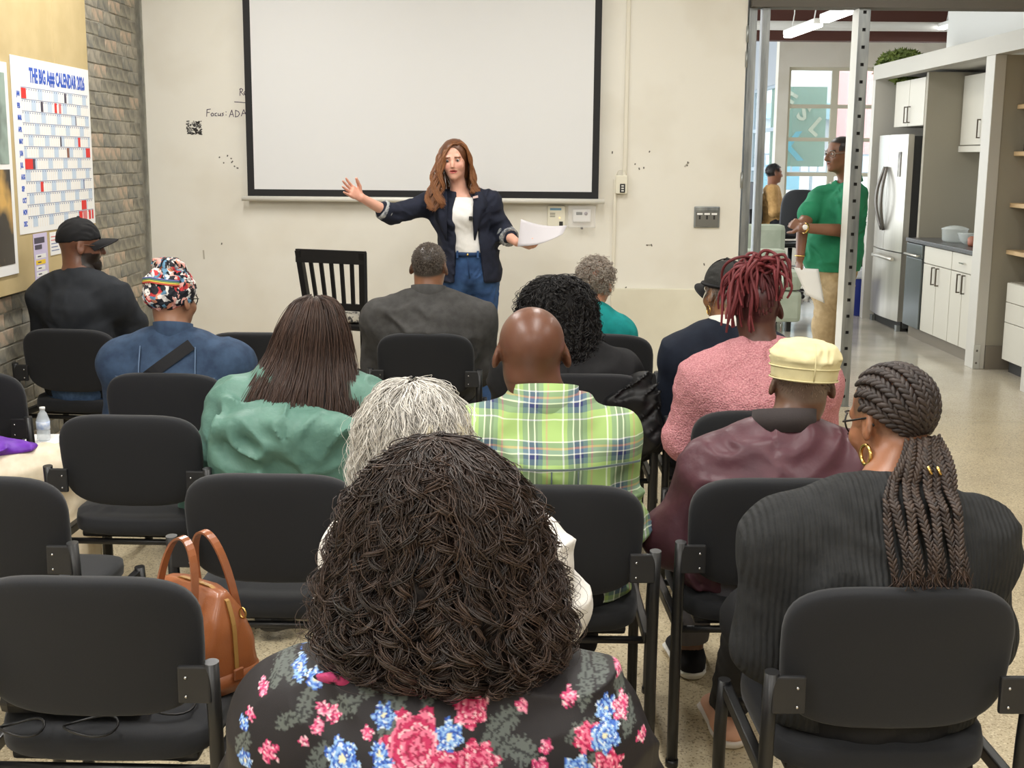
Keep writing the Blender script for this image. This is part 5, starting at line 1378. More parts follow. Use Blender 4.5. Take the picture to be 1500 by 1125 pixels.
f = Field(); f.ell((0, -.02, .045), (.090, .108, .094), k=.02); f.ell((0, -.075, .02), (.06, .05, .05), k=.03); f.ell((.0, -.01, .118), (.05, .055, .035), k=.02)
f.post = lambda P: wrinkles(.006, 34, 6, (1, 1, 2.2))(P) + .003 * np.sin(P[:, 0] * 140 + P[:, 2] * 60)
f.plane((0, 0, -.035), (0, .42, -1)); wp = put('headwrap', xf(f.mesh(.0045), d), M_wrap, d['e'])
rg = rng_(4); b = MB()
for k in range(14):       # gathered knot on top
    a = 2 * PI * k / 14; r0 = .015; r1 = rg.uniform(.045, .062); z = rg.uniform(.15, .178)
    pts = [d['T']((r0 * math.cos(a), -.02 + r0 * math.sin(a), .13)), d['T']((.03 * math.cos(a), -.02 + .03 * math.sin(a), .165)), d['T']((r1 * math.cos(a + .2), -.02 + r1 * math.sin(a + .2), z - .015)), d['T'](((r1 + .01) * math.cos(a + .3), -.02 + (r1 + .01) * math.sin(a + .3), z - .04))]
    b.tube([tuple(p) for p in pts], [.012, .016, .012, .005], 8, flat=.45)
b.build('knot', M_wrap, wp)['kind'] = 'stuff'
for k, c in enumerate(((206, 84, 70), (230, 206, 90), (104, 150, 120), (96, 110, 170))):
    pts = [tuple(d['T']((.093 * math.sin(a), -.02 - .111 * math.cos(a), .075 - .012 * abs(math.sin(a)) + k * .006))) for a in [-1.2 + 2.4 * i / 16 for i in range(17)]]
    MB().tube(pts, .0035, 6).build('trim_band', mat('band_%d' % k, srgb(*c), .6), wp)
def on_back(e_local, V, x, z):
    """y of the back surface of a garment at local x, z"""
    m = (np.abs(V[:, 0] - x) < .02) & (np.abs(V[:, 2] - z) < .02); return float(V[m, 1].min()) if m.any() else None
def mesh_verts(o): a = np.empty(len(o.data.vertices) * 3, dtype=np.float32); o.data.vertices.foreach_get('co', a); return a.reshape(-1, 3)
def ribbon_on(o, pts, w_, t_, m, name, parent, lift=.004):
    """flat band lying on the back of a garment along (x, z) points"""
    V = mesh_verts(o); P = []
    for x, z in pts:
        y = on_back(o, V, x, z)
        if y is None: continue
        P.append((x, y - lift, z))
    if len(P) < 2: return None
    P = np.array(P)
    for _ in range(3): P[1:-1, 1] = (P[:-2, 1] + P[2:, 1] + 2 * P[1:-1, 1]) / 4
    b = MB(); n = len(P); Vv = []; F = []
    for i in range(n):
        t = P[min(i + 1, n - 1)] - P[max(i - 1, 0)]; t /= np.linalg.norm(t); nn = np.array([0, -1, 0]); sd = np.cross(t, nn); sd /= np.linalg.norm(sd); nn = np.cross(sd, t)
        for a, c in ((-1, -1), (1, -1), (1, 1), (-1, 1)): Vv.append(tuple(P[i] + sd * a * w_ / 2 + nn * c * t_ / 2 * -1))
    for i in range(n - 1):
        for k in range(4): F.append((i * 4 + k, i * 4 + (k + 1) % 4, (i + 1) * 4 + (k + 1) % 4, (i + 1) * 4 + k))
    F += [(3, 2, 1, 0), tuple((n - 1) * 4 + k for k in range(4))]
    return MB().add(Vv, F).build(name, m, parent)
lin = lambda a, b_, n: [(a[0] + (b_[0] - a[0]) * i / (n - 1), a[1] + (b_[1] - a[1]) * i / (n - 1)) for i in range(n)]
M_strap = cloth('strap_black', (30, 30, 33), rough=.7)
ribbon_on(d['top'], lin((.105, .93), (-.16, .73), 16), .045, .004, M_strap, 'shoulder_strap', d['e'], .006)
for pl in (lin((-.20, .80), (.20, .80), 20), lin((-.10, .92), (-.09, .81), 8), lin((.12, .92), (.13, .81), 8)): ribbon_on(d['top'], pl, .004, .002, M_stitch, 'seam', d['top'], .002)
glasses(d['T'], d['e'], M_glf)

# --- man in charcoal fleece
M_fleece = cloth('fleece_charcoal', (72, 71, 70), (62, 61, 60), bscale=300, bstr=.4)
d = seated(sit(-.42, 5.98, R_(-2)), R_(-2), 'broad man in charcoal fleece pullover with short greying hair', H=1.238, sw=.225, waist=(.225, .16), chest=(.225, .155), hip=.21, yaw=-10, pitch=-3, headf=.04, headx=.0,
           skin=(140, 98, 74), skin_col=dark_hair_skin((66, 58, 52)), topm=M_fleece, arm_r=1.35, wr=(.009, 8), off=.02, neck_r=.066, fat=1.06, shirt_name='fleece')
collar_ring(d, 'collar', M_fleece, .098, .086, -.03, .055, tilt=.2, th=.01)
grow_hair(d, rng_(1), 2600, 4, .008, .0011, (84, 74, 66), d['e'], 'hair', tint=(150, 140, 130), lo=.0)

# --- person in teal top
M_teal = cloth('teal_knit', (18, 140, 138), (14, 126, 126), bscale=400)
d = seated(sit(.335, 6.02, R_(-14)), R_(-14), 'person with cropped curly grey hair in a teal top', H=1.165, sw=.135, waist=(.135, .12), chest=(.135, .12), yaw=-12, pitch=-4, headf=.05, headx=.015, skin=(198, 142, 116), topm=M_teal, arm_r=1.1,
           wr=(.006, 9), off=.02, shirt_name='top', roll=4)
d['e'].rotation_euler.z = R_(-14)
grow_hair(d, rng_(2), 1500, 9, .028, .0016, (150, 136, 122), d['e'], 'hair', curl=.006, wave=.018, tint=(206, 198, 188), lo=-.045, down=.25)
grow_hair(d, rng_(3), 2000, 4, .012, .0015, (128, 112, 98), d['e'], 'under_hair', tint=(170, 156, 142), lo=-.055, down=.3)

# --- woman with big black curls
M_blk = cloth('black_cotton', (34, 34, 36), (28, 28, 30))
d = seated(sit(.22, 4.87), 0, 'woman with big black curls in a black top', H=1.165, sw=.205, waist=(.19, .14), chest=(.195, .14), yaw=5, pitch=-5, headx=-.04, headf=.04, skin=(140, 98, 76), topm=M_blk, arm_r=1.2, wr=(.008, 8), off=.025, shirt_name='top',
           arms={'R': ((.32, .05, .66), (.14, .26, .60))})
c = d['HC']
S = Shell([(c[2] + .142, .01, .01, c[0], c[1] - .01), (c[2] + .125, .085, .085, c[0], c[1] - .015), (c[2] + .06, .150, .135, c[0], c[1] - .02), (c[2] - .03, .170, .15, c[0], c[1] - .02), (c[2] - .12, .178, .15, c[0] + .005, c[1] - .03), (c[2] - .19, .165, .12, c[0] + .01, c[1] - .05), (c[2] - .235, .12, .09, c[0] + .01, c[1] - .06)])
S.core('hair_core', M_haird, d['e'], (16, 14, 14), .9, noise=.01)
S.strands('hair', d['e'], M_hair, rng_(5), 420, 4, 22, (.10, .22), .010, .032, .0016, (24, 21, 21), vamt=.4, s0=(0, .8), clump=.005)
# jacket hung over her chair back
jk = Field(); jk.econe((.305 + .12, 4.90, .74), (.305 + .20, 4.93, .52), (.13, .045), (.10, .06), (1, .1, 0), k=.03); jk.cone((.50, 4.90, .78), (.56, 4.88, .55), .05, .04, .03)
jk.post = wrinkles(.012, 16, 9)
jo = put('draped_jacket', jk.mesh(.009), cloth('jacket_black_satin', (22, 22, 24), rough=.45, bscale=None), None)
tag(jo, 'black jacket hung over the chair of the woman with black curls', 'jacket')

# --- woman in dark mesh cap and navy jacket
M_navy = cloth('navy_knit', (26, 34, 48), (22, 28, 42))
d = seated(sit(.87, 4.90), 0, 'woman in dark mesh cap and navy jacket with white collar', H=1.235, sw=.178, waist=(.165, .13), chest=(.165, .13), yaw=28, pitch=-4, headf=.05, headx=-.0, skin=(146, 104, 74), topm=M_navy, arm_r=1.1, wr=(.006, 9), off=.02,
           skin_col=dark_hair_skin((120, 112, 104)), shirt_name='jacket')
collar_ring(d, 'collar', cloth('collar_white', (236, 234, 226), bscale=None), .094, .073, -.015, .052, tilt=.25, th=.012)
M_mesh = cloth('cap_mesh', (58, 58, 56), (40, 40, 40), bscale=900, bstr=.6, nscale=500)
cp = ball_cap(d, M_mesh, d['e'], hgt=.104, bm=cloth('cap_black', (26, 26, 28)))
for a in (-.5, .5, PI):
    pts = [tuple(d['T']((.0885 * math.sin(a) * math.sin(t) * 1.01, -.012 + .109 * math.cos(a) * math.sin(t) * 1.0, .036 + .106 * math.cos(t)))) for t in [.05 + 1.5 * i / 12 for i in range(13)]]
    MB().tube(pts, .0075, 8, flat=.35).build('panel_band', cloth('cap_black', (26, 26, 28)), cp)
pts = [tuple(d['T']((.0895 * math.sin(a), -.012 + .109 * math.cos(a), .038 + .12 * (.109 * math.cos(a))))) for a in [2 * PI * k / 36 for k in range(36)]]
MB().tube(pts, .011, 8, closed=True, flat=.5).build('sweatband', cloth('cap_black', (26, 26, 28)), cp)
earring(d, -1, .018, .0028, GOLD, d['T'], d['e'])
grow_hair(d, rng_(8), 1200, 4, .018, .0013, (150, 142, 134), d['e'], 'hair', region=lambda S: S[:, 2] < .03, lo=-.06, down=.8)
cuff = MB().lathe([(.052, 0), (.056, .03), (.05, .06)], 16, Matrix.Translation((-.262, .05, .63))).build('shirt_cuff', cloth('collar_white', (236, 234, 226), bscale=None), d['e'])

# --- woman with red locs in pink sweater
M_pinks = cloth('boucle_pink', (212, 152, 156), (182, 116, 124), nscale=190, bscale=170, bstr=1., bdist=.008)
d = seated(sit(.865, 4.16), 0, 'woman with gathered dark red locs in a fuzzy pink sweater', H=1.262, sw=.182, waist=(.18, .15), chest=(.185, .145), hip=.2, yaw=-6, pitch=-3, headf=.04, headx=-.012, skin=(86, 56, 46), topm=M_pinks, arm_r=1.3, off=.022, wr=(.005, 9, .003, 70),
           shirt_h=.0075, neck_r=.06, shirt_name='sweater', skin_col=dark_hair_skin((70, 34, 34)), arms={'L': ((-.238, .04, .68), (-.14, .26, .62))}, neckline=.01)
collar_ring(d, 'neckband', M_pinks, .090, .080, -.025, .02, tilt=.3, th=.012, gap=0.)
R6 = rng_(6); T = d['T']
tie = A3(T((.0, -.035, .135)))
n = 110; Sk = skull_pts(n, R6, T, -.02, grow=1.03); p = Sk[:, :3] @ d['R'].T + d['HC']; v = Sk[:, 3:] @ d['R'].T; M = 14
mid = (p + tie) / 2; mid = mid + (mid - d['HC']) / np.linalg.norm(mid - d['HC'], axis=1)[:, None] * .022
P1 = bez(p, p * .6 + mid * .4 + v * .01, mid, np.tile(tie, (n, 1)) + R6.normal(0, .014, (n, 3)), M)
put_strands('gathered_locs', P1.astype(np.float32), np.full((n, M), .0048), M_haird, d['e'], vary((80, 36, 38), n, .3, R6), 6)
n = 78; side = np.where(np.arange(n) < 60, -1., 1.); M = 22
end = np.stack([np.where(side < 0, R6.uniform(-.135, -.01, n), R6.uniform(.03, .095, n)), R6.uniform(-.12, .04, n), np.where(side < 0, R6.uniform(-.10, .09, n), R6.uniform(.03, .10, n))], -1) + d['HC']
end[:, 1] -= .03
a0 = np.tile(tie, (n, 1)) + R6.normal(0, .012, (n, 3)); up = np.stack([side * R6.uniform(.0, .05, n), R6.uniform(-.07, .03, n), R6.uniform(.03, .075, n)], -1)
P2 = bez(a0, a0 + up, end + np.stack([side * .02, R6.uniform(-.05, .0, n), R6.uniform(.09, .15, n)], -1), end, M)
tt = np.linspace(0, 1, M)[None]; ph = R6.uniform(0, 6.28, (n, 1))
P2 = P2 + .007 * np.stack([np.cos(ph + tt * 9), np.sin(ph * 1.7 + tt * 11), .4 * np.sin(ph + tt * 7)], -1)
put_strands('locs', P2.astype(np.float32), np.full((n, M), .0058) * (1 - .35 * tt ** 3), M_haird, d['e'], vary((116, 50, 54), n, .35, R6, (84, 36, 38)), 6)
earring(d, 1, .016, .0018, mat('silver', srgb(210, 210, 210), .2, metal=1.), T, d['e'])

# --- woman in mint jacket with long dark hair
M_mint = cloth('mint_nylon', (102, 140, 127), (90, 127, 115), rough=.5, bscale=60, bstr=.3, bdist=.006, nscale=9)
def mint_extra(f, d):
    f.econe((-.02, -.07, d['sh'] - .02), (0, -.09, d['sh'] - .16), (.13, .05), (.15, .04), k=.05)     # hood lying on the back
    f.econe((.0, -.208, .792), (.0, -.160, .50), (.255, .055), (.28, .06), (1, 0, 0), .05, .05)     # worn over the chair back
    f.cone((-.20, -.06, .82), (-.31, -.05, .63), .07, .06, .05); f.cone((-.31, -.05, .63), (-.365, -.03, .47), .06, .05, .05)
d = seated(sit(-.72, 4.02), 0, 'woman with long straight dark hair in a mint green jacket', H=1.170, sh=.895, sw=.195, waist=(.19, .14), chest=(.19, .135), hip=.19, yaw=-4, pitch=-4, headf=.03, headx=.035, skin=(176, 130, 104), topm=M_mint, arm_r=1.25, off=.028, hem=.41, wr=(.015, 11), chair_cut=False,
           shirt_name='jacket', extra=mint_extra, arms={'L': ((-.27, .04, .66), (-.12, .26, .60)), 'R': ((.22, .05, .66), (.12, .26, .60))})
c = d['HC']
rows = []
for py, xa, xb, dd, yo in ((437, 450, 460, .015, 0), (446, 425, 487, .07, -.005), (480, 405, 503, .11, -.01), (525, 386, 512, .122, -.02), (565, 364, 522, .13, -.075), (600, 347, 530, .125, -.115), (628, 336, 528, .12, -.13)):
    a_, b_ = on_y(xa, py, 4.17), on_y(xb, py, 4.17); rows.append((a_.z, (b_.x - a_.x) / 2, dd, (a_.x + b_.x) / 2 + .72, c[1] + yo))
S = Shell(rows)
S.core('hair_core', M_haird, d['e'], (34, 24, 20), .94)
back = lambda P: P[:, 1] < c[1] + .07
S.strands('hair', d['e'], M_hair, rng_(7), 560, 5, 18, (.30, .50), .003, .20, .0012, (52, 37, 31), tint=(84, 60, 48), vamt=.35, s0=(0., .45), fr=(.97, 1.03), drift=.12, clump=.004, keep=back)
S.strands('hair_ends', d['e'], M_hair, rng_(17), 160, 4, 12, (.10, .2), .006, .14, .0012, (48, 32, 26), tint=(78, 54, 42), vamt=.35, s0=(.6, .9), fr=(.97, 1.06), drift=.15, clump=.005, keep=back, droop=.015)
# --- bald man in plaid shirt
M_plaid = plaid_mat('plaid_cotton')
def bald_col(c, q, V):
    y, z = q[:, 1], q[:, 2]
    fold_shade = np.exp(-((z + .066 - .004 * np.cos(q[:, 0] * 30)) / .003) ** 2) + np.exp(-((z + .086) / .003) ** 2) + .8 * np.exp(-((z + .105) / .003) ** 2)
    c = c * (1 - .35 * np.clip(fold_shade, 0, 1) * (y < -.02))[:, None]; return c  # shade of the neck folds painted as darker lines in the skin
d = seated(sit(.125, 3.16), 0, 'bald man in a green and navy plaid shirt', H=1.262, sw=.178, waist=(.175, .14), chest=(.175, .135), hip=.19, yaw=4, pitch=-2, headf=.03, headx=-.035, skin=(100, 64, 48), topm=M_plaid, arm_r=1.02, off=.014, wr=(.008, 10), neck_r=.064, fat=1.07, rear=1.05,
           hs=1.08, skin_col=bald_col, shirt_name='shirt', latl=-.035, hh=.0045)
collar_ring(d, 'collar', M_plaid, .100, .090, -.065, .05, tilt=.25, th=.010, cy=-.005)
V = mesh_verts(d['top'])
ribbon_on(d['top'], lin((-.21, .86), (.22, .86), 26), .005, .003, mat('plaid_seam', srgb(96, 110, 110), .8), 'yoke_seam', d['top'], .001)
for x in (-.02, .05): ribbon_on(d['top'], lin((x, .855), (x * 1.0, .74), 8), .004, .003, mat('plaid_seam', srgb(96, 110, 110), .8), 'pleat', d['top'], .001)
MB().tube([tuple(d['nck'] + A3((.079 * math.cos(a), -.0 + .079 * math.sin(a), .052 - .02 * math.sin(a)))) for a in [PI + PI * k / 20 for k in range(21)]], .002, 6).build('necklace', GOLD, d['e'])

# --- man in maroon jacket with cream cap
M_mar = cloth('maroon_nylon', (88, 54, 62), (78, 48, 56), rough=.42, bscale=40, bstr=.25, bdist=.006, nscale=8)
d = seated(sit(.715, 3.25, R_(2)), R_(2), 'older man in a maroon jacket and a cream fabric cap', H=1.155, sw=.19, waist=(.18, .14), chest=(.18, .135), hip=.2, yaw=-3, pitch=-4, headf=.05, latl=.05, headx=.055, skin=(104, 72, 54), skin_col=dark_hair_skin((112, 92, 80)), topm=M_mar, arm_r=1.08,
           off=.028, wr=(.014, 8), shirt_name='jacket', pants=(96, 94, 98), arms={'L': ((-.245, .02, .60), (-.17, .22, .50))}, neck_r=.062, roll=3, shoe=(24, 24, 28), sole=(226, 224, 218))
collar_ring(d, 'collar', cloth('collar_charcoal', (60, 54, 54), bscale=200), .098, .088, .036, .078, tilt=.25, th=.012)
M_cream = cloth('cap_cream', (222, 212, 168), (212, 200, 154), bscale=500, nscale=14)
f = Field(); f.econe((0, -.015, .018), (0, -.018, .075), (.090, .110), (.096, .116), (1, 0, 0), .02, .004); f.econe((0, -.02, .085), (0, -.022, .108), (.098, .118), (.080, .10), (1, 0, 0), .02, .02)
f.post = lambda P: wrinkles(.006, 22, 2)(P) * np.clip((P[:, 2] - .05) / .03, .1, 1)
cp = put('cap', xf(f.mesh(.005), d), M_cream, d['e'])
for z, r in ((.052, 1.03), (.018, 1.0)):
    MB().tube([tuple(d['T']((.0935 * r * math.sin(a), -.015 + .1135 * r * math.cos(a), z))) for a in [2 * PI * k / 40 for k in range(40)]], .0022, 6, closed=True).build('seam', M_cream, cp)
MB().tube([tuple(d['T']((.004, -.015 - .114, .02))), tuple(d['T']((.004, -.015 - .119, .05))), tuple(d['T']((.003, -.02 - .116, .085))), tuple(d['T']((.002, -.02 - .085, .122)))], .0022, 6).build('seam', M_cream, cp)
grow_hair(d, rng_(9), 1200, 3, .005, .001, (140, 120, 106), d['e'], 'hair', region=lambda S: S[:, 2] < .03, lo=-.05, down=.6)
# --- woman with wavy grey hair in white
M_wht = cloth('white_knit', (236, 232, 226), (224, 220, 214), bscale=260, bstr=.5)
d = seated(sit(-.135, 2.43), 0, 'woman with wavy silver grey hair in a white knit top', H=1.165, sw=.178, waist=(.17, .13), chest=(.17, .125), yaw=3, pitch=-10, headf=.05, headx=-.08, skin=(206, 158, 136), topm=M_wht, arm_r=1.08, off=.02, wr=(.007, 9), shirt_name='knit_top',
           lean=.015, arms={'L': ((-.235, .08, .66), (-.16, .26, .56)), 'R': ((.24, .08, .66), (.12, .28, .60))}, pants=(226, 224, 220))
c = d['HC']
S = Shell([(c[2] + .135, .012, .015, c[0], c[1] - .01), (c[2] + .12, .065, .07, c[0], c[1] - .015), (c[2] + .065, .108, .115, c[0], c[1] - .018), (c[2] - .01, .122, .122, c[0], c[1] - .02), (c[2] - .07, .128, .12, c[0], c[1] - .025), (c[2] - .125, .118, .10, c[0], c[1] - .03), (c[2] - .155, .09, .08, c[0], c[1] - .035)])
S.core('hair_core', M_hair, d['e'], (158, 153, 147), .93)
S.strands('hair', d['e'], M_hair, rng_(31), 430, 5, 22, (.16, .30), .009, .085, .0011, (176, 172, 166), tint=(238, 234, 226), vamt=.35, s0=(0, .5), fr=(.95, 1.04), drift=.25, clump=.005)
S.strands('hair_waves', d['e'], M_hair, rng_(32), 150, 5, 22, (.12, .20), .011, .06, .0011, (206, 196, 170), tint=(228, 222, 200), vamt=.2, s0=(.35, .7), fr=(.97, 1.07), drift=.2, clump=.004, phi=(-1.2, .9))
S.strands('stray_hair', d['e'], M_hair, rng_(33), 260, 1, 16, (.08, .2), .012, .09, .0004, (220, 216, 208), vamt=.2, s0=(0, .8), fr=(1.03, 1.12), drift=.4)

# --- woman in floral blouse with dark curls
FL = (-.105, 1.80, 0)
def flower_cols():
    PX = lambda px, py: (on_y(px, py, FL[1] - .12).x - FL[0], on_y(px, py, FL[1] - .12).z)
    big = []
    blk = A3(srgb(34, 30, 32))
    items = []
    R1 = random.Random(12)
    def add(kind, px, py, r, a=0.): x, z = PX(px, py); items.append((kind, x, z, r * .00103, a))
    # leaves first
    for px, py, r, a in ((545, 1005, 34, 50), (575, 1040, 40, 70), (640, 1000, 44, 60), (690, 1010, 30, 110), (735, 1060, 38, 35), (760, 1090, 34, -25), (720, 1100, 34, 60), (500, 1040, 30, 20), (445, 1040, 28, 70), (420, 1060, 24, 30), (470, 1105, 30, 60), (860, 1030, 26, 75),
                         (850, 1075, 26, 30), (890, 1010, 24, 60), (480, 980, 26, 30), (395, 1010, 22, 60), (925, 1075, 22, 80), (880, 1110, 24, 10), (790, 1000, 22, 70), (620, 985, 34, 110), (530, 985, 26, 100), (410, 1005, 20, 130), (915, 1040, 20, 100), (350, 1100, 24, 60), (600, 970, 28, 80), (560, 960, 24, 40)):
        add('leaf', px, py, r, R_(a))
    for px, py, r in ((612, 1080, 50), (655, 1105, 36), (700, 1100, 32), (690, 1035, 26), (862, 1083, 22), (640, 1125, 30), (890, 1125, 26), (1000, 1100, 20)): add('rose', px, py, r)
    for px, py, r in ((505, 1098, 27), (563, 1045, 17), (888, 1085, 24), (660, 1065, 20), (568, 1105, 18), (455, 1012, 13), (428, 1005, 12), (845, 1125, 24), (890, 1055, 16), (560, 1085, 14), (355, 1120, 14), (470, 960, 12), (760, 965, 12), (350, 1075, 10)): add('blue', px, py, r)
    for px, py, r in ((393, 1103, 15), (487, 1050, 12), (470, 1045, 9), (540, 1065, 9), (835, 1035, 12), (765, 1040, 10), (812, 1000, 9), (375, 1030, 9), (920, 1020, 12), (908, 1000, 9), (445, 1085, 8), (800, 1090, 10), (465, 1065, 10), (915, 1060, 14), (790, 1115, 14), (525, 955, 12), (820, 965, 12), (460, 975, 9), (360, 1060, 9), (945, 1100, 9)): add('pink', px, py, r)
    # scatter beyond the part the camera sees
    for k in range(70):
        x, z = R1.uniform(-.42, .42), R1.uniform(.45, .80)
        if z > .72: continue
        items.append((R1.choice(['leaf', 'blue', 'pink', 'rose', 'leaf']), x, z, R1.uniform(.012, .035), R1.uniform(0, 6.28)))
    def fn(V):
        c = np.tile(blk, (len(V), 1)); x, z = V[:, 0], V[:, 2]
        jx = x + .0025 * vnoise(V * 260, 1); jz = z + .0025 * vnoise(V * 260, 2)
        front = V[:, 1] > .06
        for kind, cx, cz, r, a in items:
            dx, dz = jx - cx, jz - cz; rr = np.hypot(dx, dz); sel = (rr < r * 1.3)
            if not sel.any(): continue
            dx, dz, rs = dx[sel], dz[sel], rr[sel] / r; th = np.arctan2(dz, dx); cc = c[sel]
            if kind == 'leaf':
                u = (dx * math.cos(a) + dz * math.sin(a)) / r; v = (-dx * math.sin(a) + dz * math.cos(a)) / r
                edge = .42 * (1 - u * u) * (1 + .25 * np.sin(u * 26)); m = (np.abs(u) < 1) & (np.abs(v) < edge)
                vein = (np.abs(v) < .035) | (np.abs((u * 6 + np.abs(v) * 5) % 1 - .5) < .08)
                col = np.where(vein[:, None], A3(srgb(46, 48, 48)), A3(srgb(94, 100, 96))); cc[m] = col[m]
            else:
                npet = {'rose': 7, 'blue': 6, 'pink': 5}[kind]; m = rs < .86 + .14 * np.cos(th * npet + cx * 90)
                sp = (rs * 3.1 + th / 6.283 * 1.0 + .12 * np.sin(th * npet)) % 1; sp2 = (rs * 5.3 - th / 6.283 * 2 + .2 * np.sin(th * 9)) % 1
                p = {'rose': ((196, 40, 92), (232, 120, 150), (150, 24, 66), (246, 196, 204)), 'blue': ((74, 118, 206), (150, 190, 236), (44, 72, 160), (222, 236, 250)), 'pink': ((214, 68, 120), (240, 150, 176), (150, 40, 84), (250, 214, 220))}[kind]
                col = np.where((sp < .42)[:, None], A3(srgb(*p[0])), A3(srgb(*p[1]))); col = np.where((sp2 < .2)[:, None], A3(srgb(*p[2])), col); col = np.where(((sp > .86) & (rs > .3))[:, None], A3(srgb(*p[3])), col)
                if kind == 'blue': col = np.where((rs < .2)[:, None], A3(srgb(230, 226, 190)), col)
                cc[m] = col[m]
            c[sel] = cc
        return c
    return fn
M_flo = cloth('floral_print', (40, 36, 38), rough=.55, bscale=900, bstr=.15, attr='Col')
fcol = flower_cols()
d = seated(FL, 0, 'woman with a big mass of dark brown curls in a black floral blouse', H=1.185, sw=.20, waist=(.21, .15), chest=(.21, .15), hip=.22, pitch=-6, headf=.05, headx=-.0, skin=(176, 128, 100), topm=M_flo, topcol=fcol, arm_r=1.35, off=.022, wr=(.006, 8), shirt_name='blouse',
           shirt_h=.010, shirt_fine=[((-.45, -.4, .62), (.45, .05, 1.0), .0034)], arms={'L': ((-.272, .03, .66), (-.14, .26, .60)), 'R': ((.272, .03, .66), (.14, .26, .60))})
cr = collar_ring(d, 'collar', M_flo, .135, .085, -.055, .03, tilt=.25, th=.006, gap=.5)
set_color(cr.data, np.tile(A3(srgb(36, 31, 34)), (len(cr.data.vertices), 1)))
f = Field(); f.econe((-.13, -.085, .915), (-.20, -.02, .885), (.04, .010), (.022, .006), (.5, -.6, .3), k=.01)
cpt = f.mesh(.005); put('collar_point', cpt, M_flo, d['e'], lambda V: np.where((vnoise(V * 60, 3) > .15)[:, None], A3(srgb(196, 70, 120)), np.where((vnoise(V * 70, 6) > .2)[:, None], A3(srgb(120, 160, 220)), A3(srgb(36, 31, 34)))))
c = d['HC']
rows = []
for py, xa, xb, dd in ((652, 636, 646, .012), (664, 590, 690, .06), (695, 548, 738, .105), (755, 505, 785, .135), (820, 480, 806, .15), (880, 462, 826, .155), (925, 462, 834, .15), (952, 478, 826, .135), (970, 520, 805, .11), (980, 575, 770, .07)):
    a_, b_ = on_y(xa, py, FL[1] - .02), on_y(xb, py, FL[1] - .02); rows.append((a_.z, (b_.x - a_.x) / 2, dd, (a_.x + b_.x) / 2 - FL[0]))
S = Shell([(z, a, b_, cx, c[1] - .025 - .25 * max(0, c[2] - z)) for z, a, b_, cx in rows])
S.core('hair_core', M_haird, d['e'], (22, 15, 13), .88, noise=.02)
S.strands('curls', d['e'], M_hair, rng_(41), 500, 8, 34, (.12, .24), .0145, .050, .00105, (31, 23, 20), tint=(84, 64, 54), vamt=.5, s0=(.0, .82), fr=(.86, 1.04), drift=.3, clump=.0034)
S.strands('top_hair', d['e'], M_hair, rng_(42), 220, 6, 24, (.16, .26), .006, .07, .0010, (38, 28, 24), tint=(76, 58, 48), vamt=.4, s0=(.0, .25), fr=(.96, 1.03), drift=.25, clump=.004, amp_grow=.6)
S.strands('stray_hair', d['e'], M_hair, rng_(43), 260, 1, 26, (.08, .2), .016, .05, .00045, (52, 38, 32), tint=(96, 74, 60), vamt=.3, s0=(.0, .9), fr=(1.0, 1.1), drift=.5)

# --- woman with long braids in black cardigan
M_card = rib_bump(cloth('black_ribbed_knit', (44, 45, 46), (36, 37, 38), bscale=400), 26, 'X', .7, .004)
d = seated(sit(.785, 2.385, R_(1)), R_(1), 'woman with long dark braids and gold hoops in a black ribbed cardigan', H=1.222, sw=.198, waist=(.19, .145), chest=(.19, .14), hip=.21, yaw=28, pitch=-14, headf=.10, headx=.045, skin=(150, 100, 72), topm=M_card, arm_r=1.12, off=.02, wr=(.006, 9),
           shirt_name='cardigan', arms={'L': ((-.228, .0, .63), (-.20, .20, .56)), 'R': ((.25, .04, .64), (.16, .26, .60))}, pants=(26, 26, 28), shoe=(226, 176, 150), sole=(236, 230, 222), legs=((-.16, .44, .52, -.128, .86), (.10, .46)), skin_col=dark_hair_skin((112, 78, 58)), neckline=.012)
T = d['T']; M_braid = mat('braid_hair', (.05, .04, .04), .5, spec=.4, attr='Col')
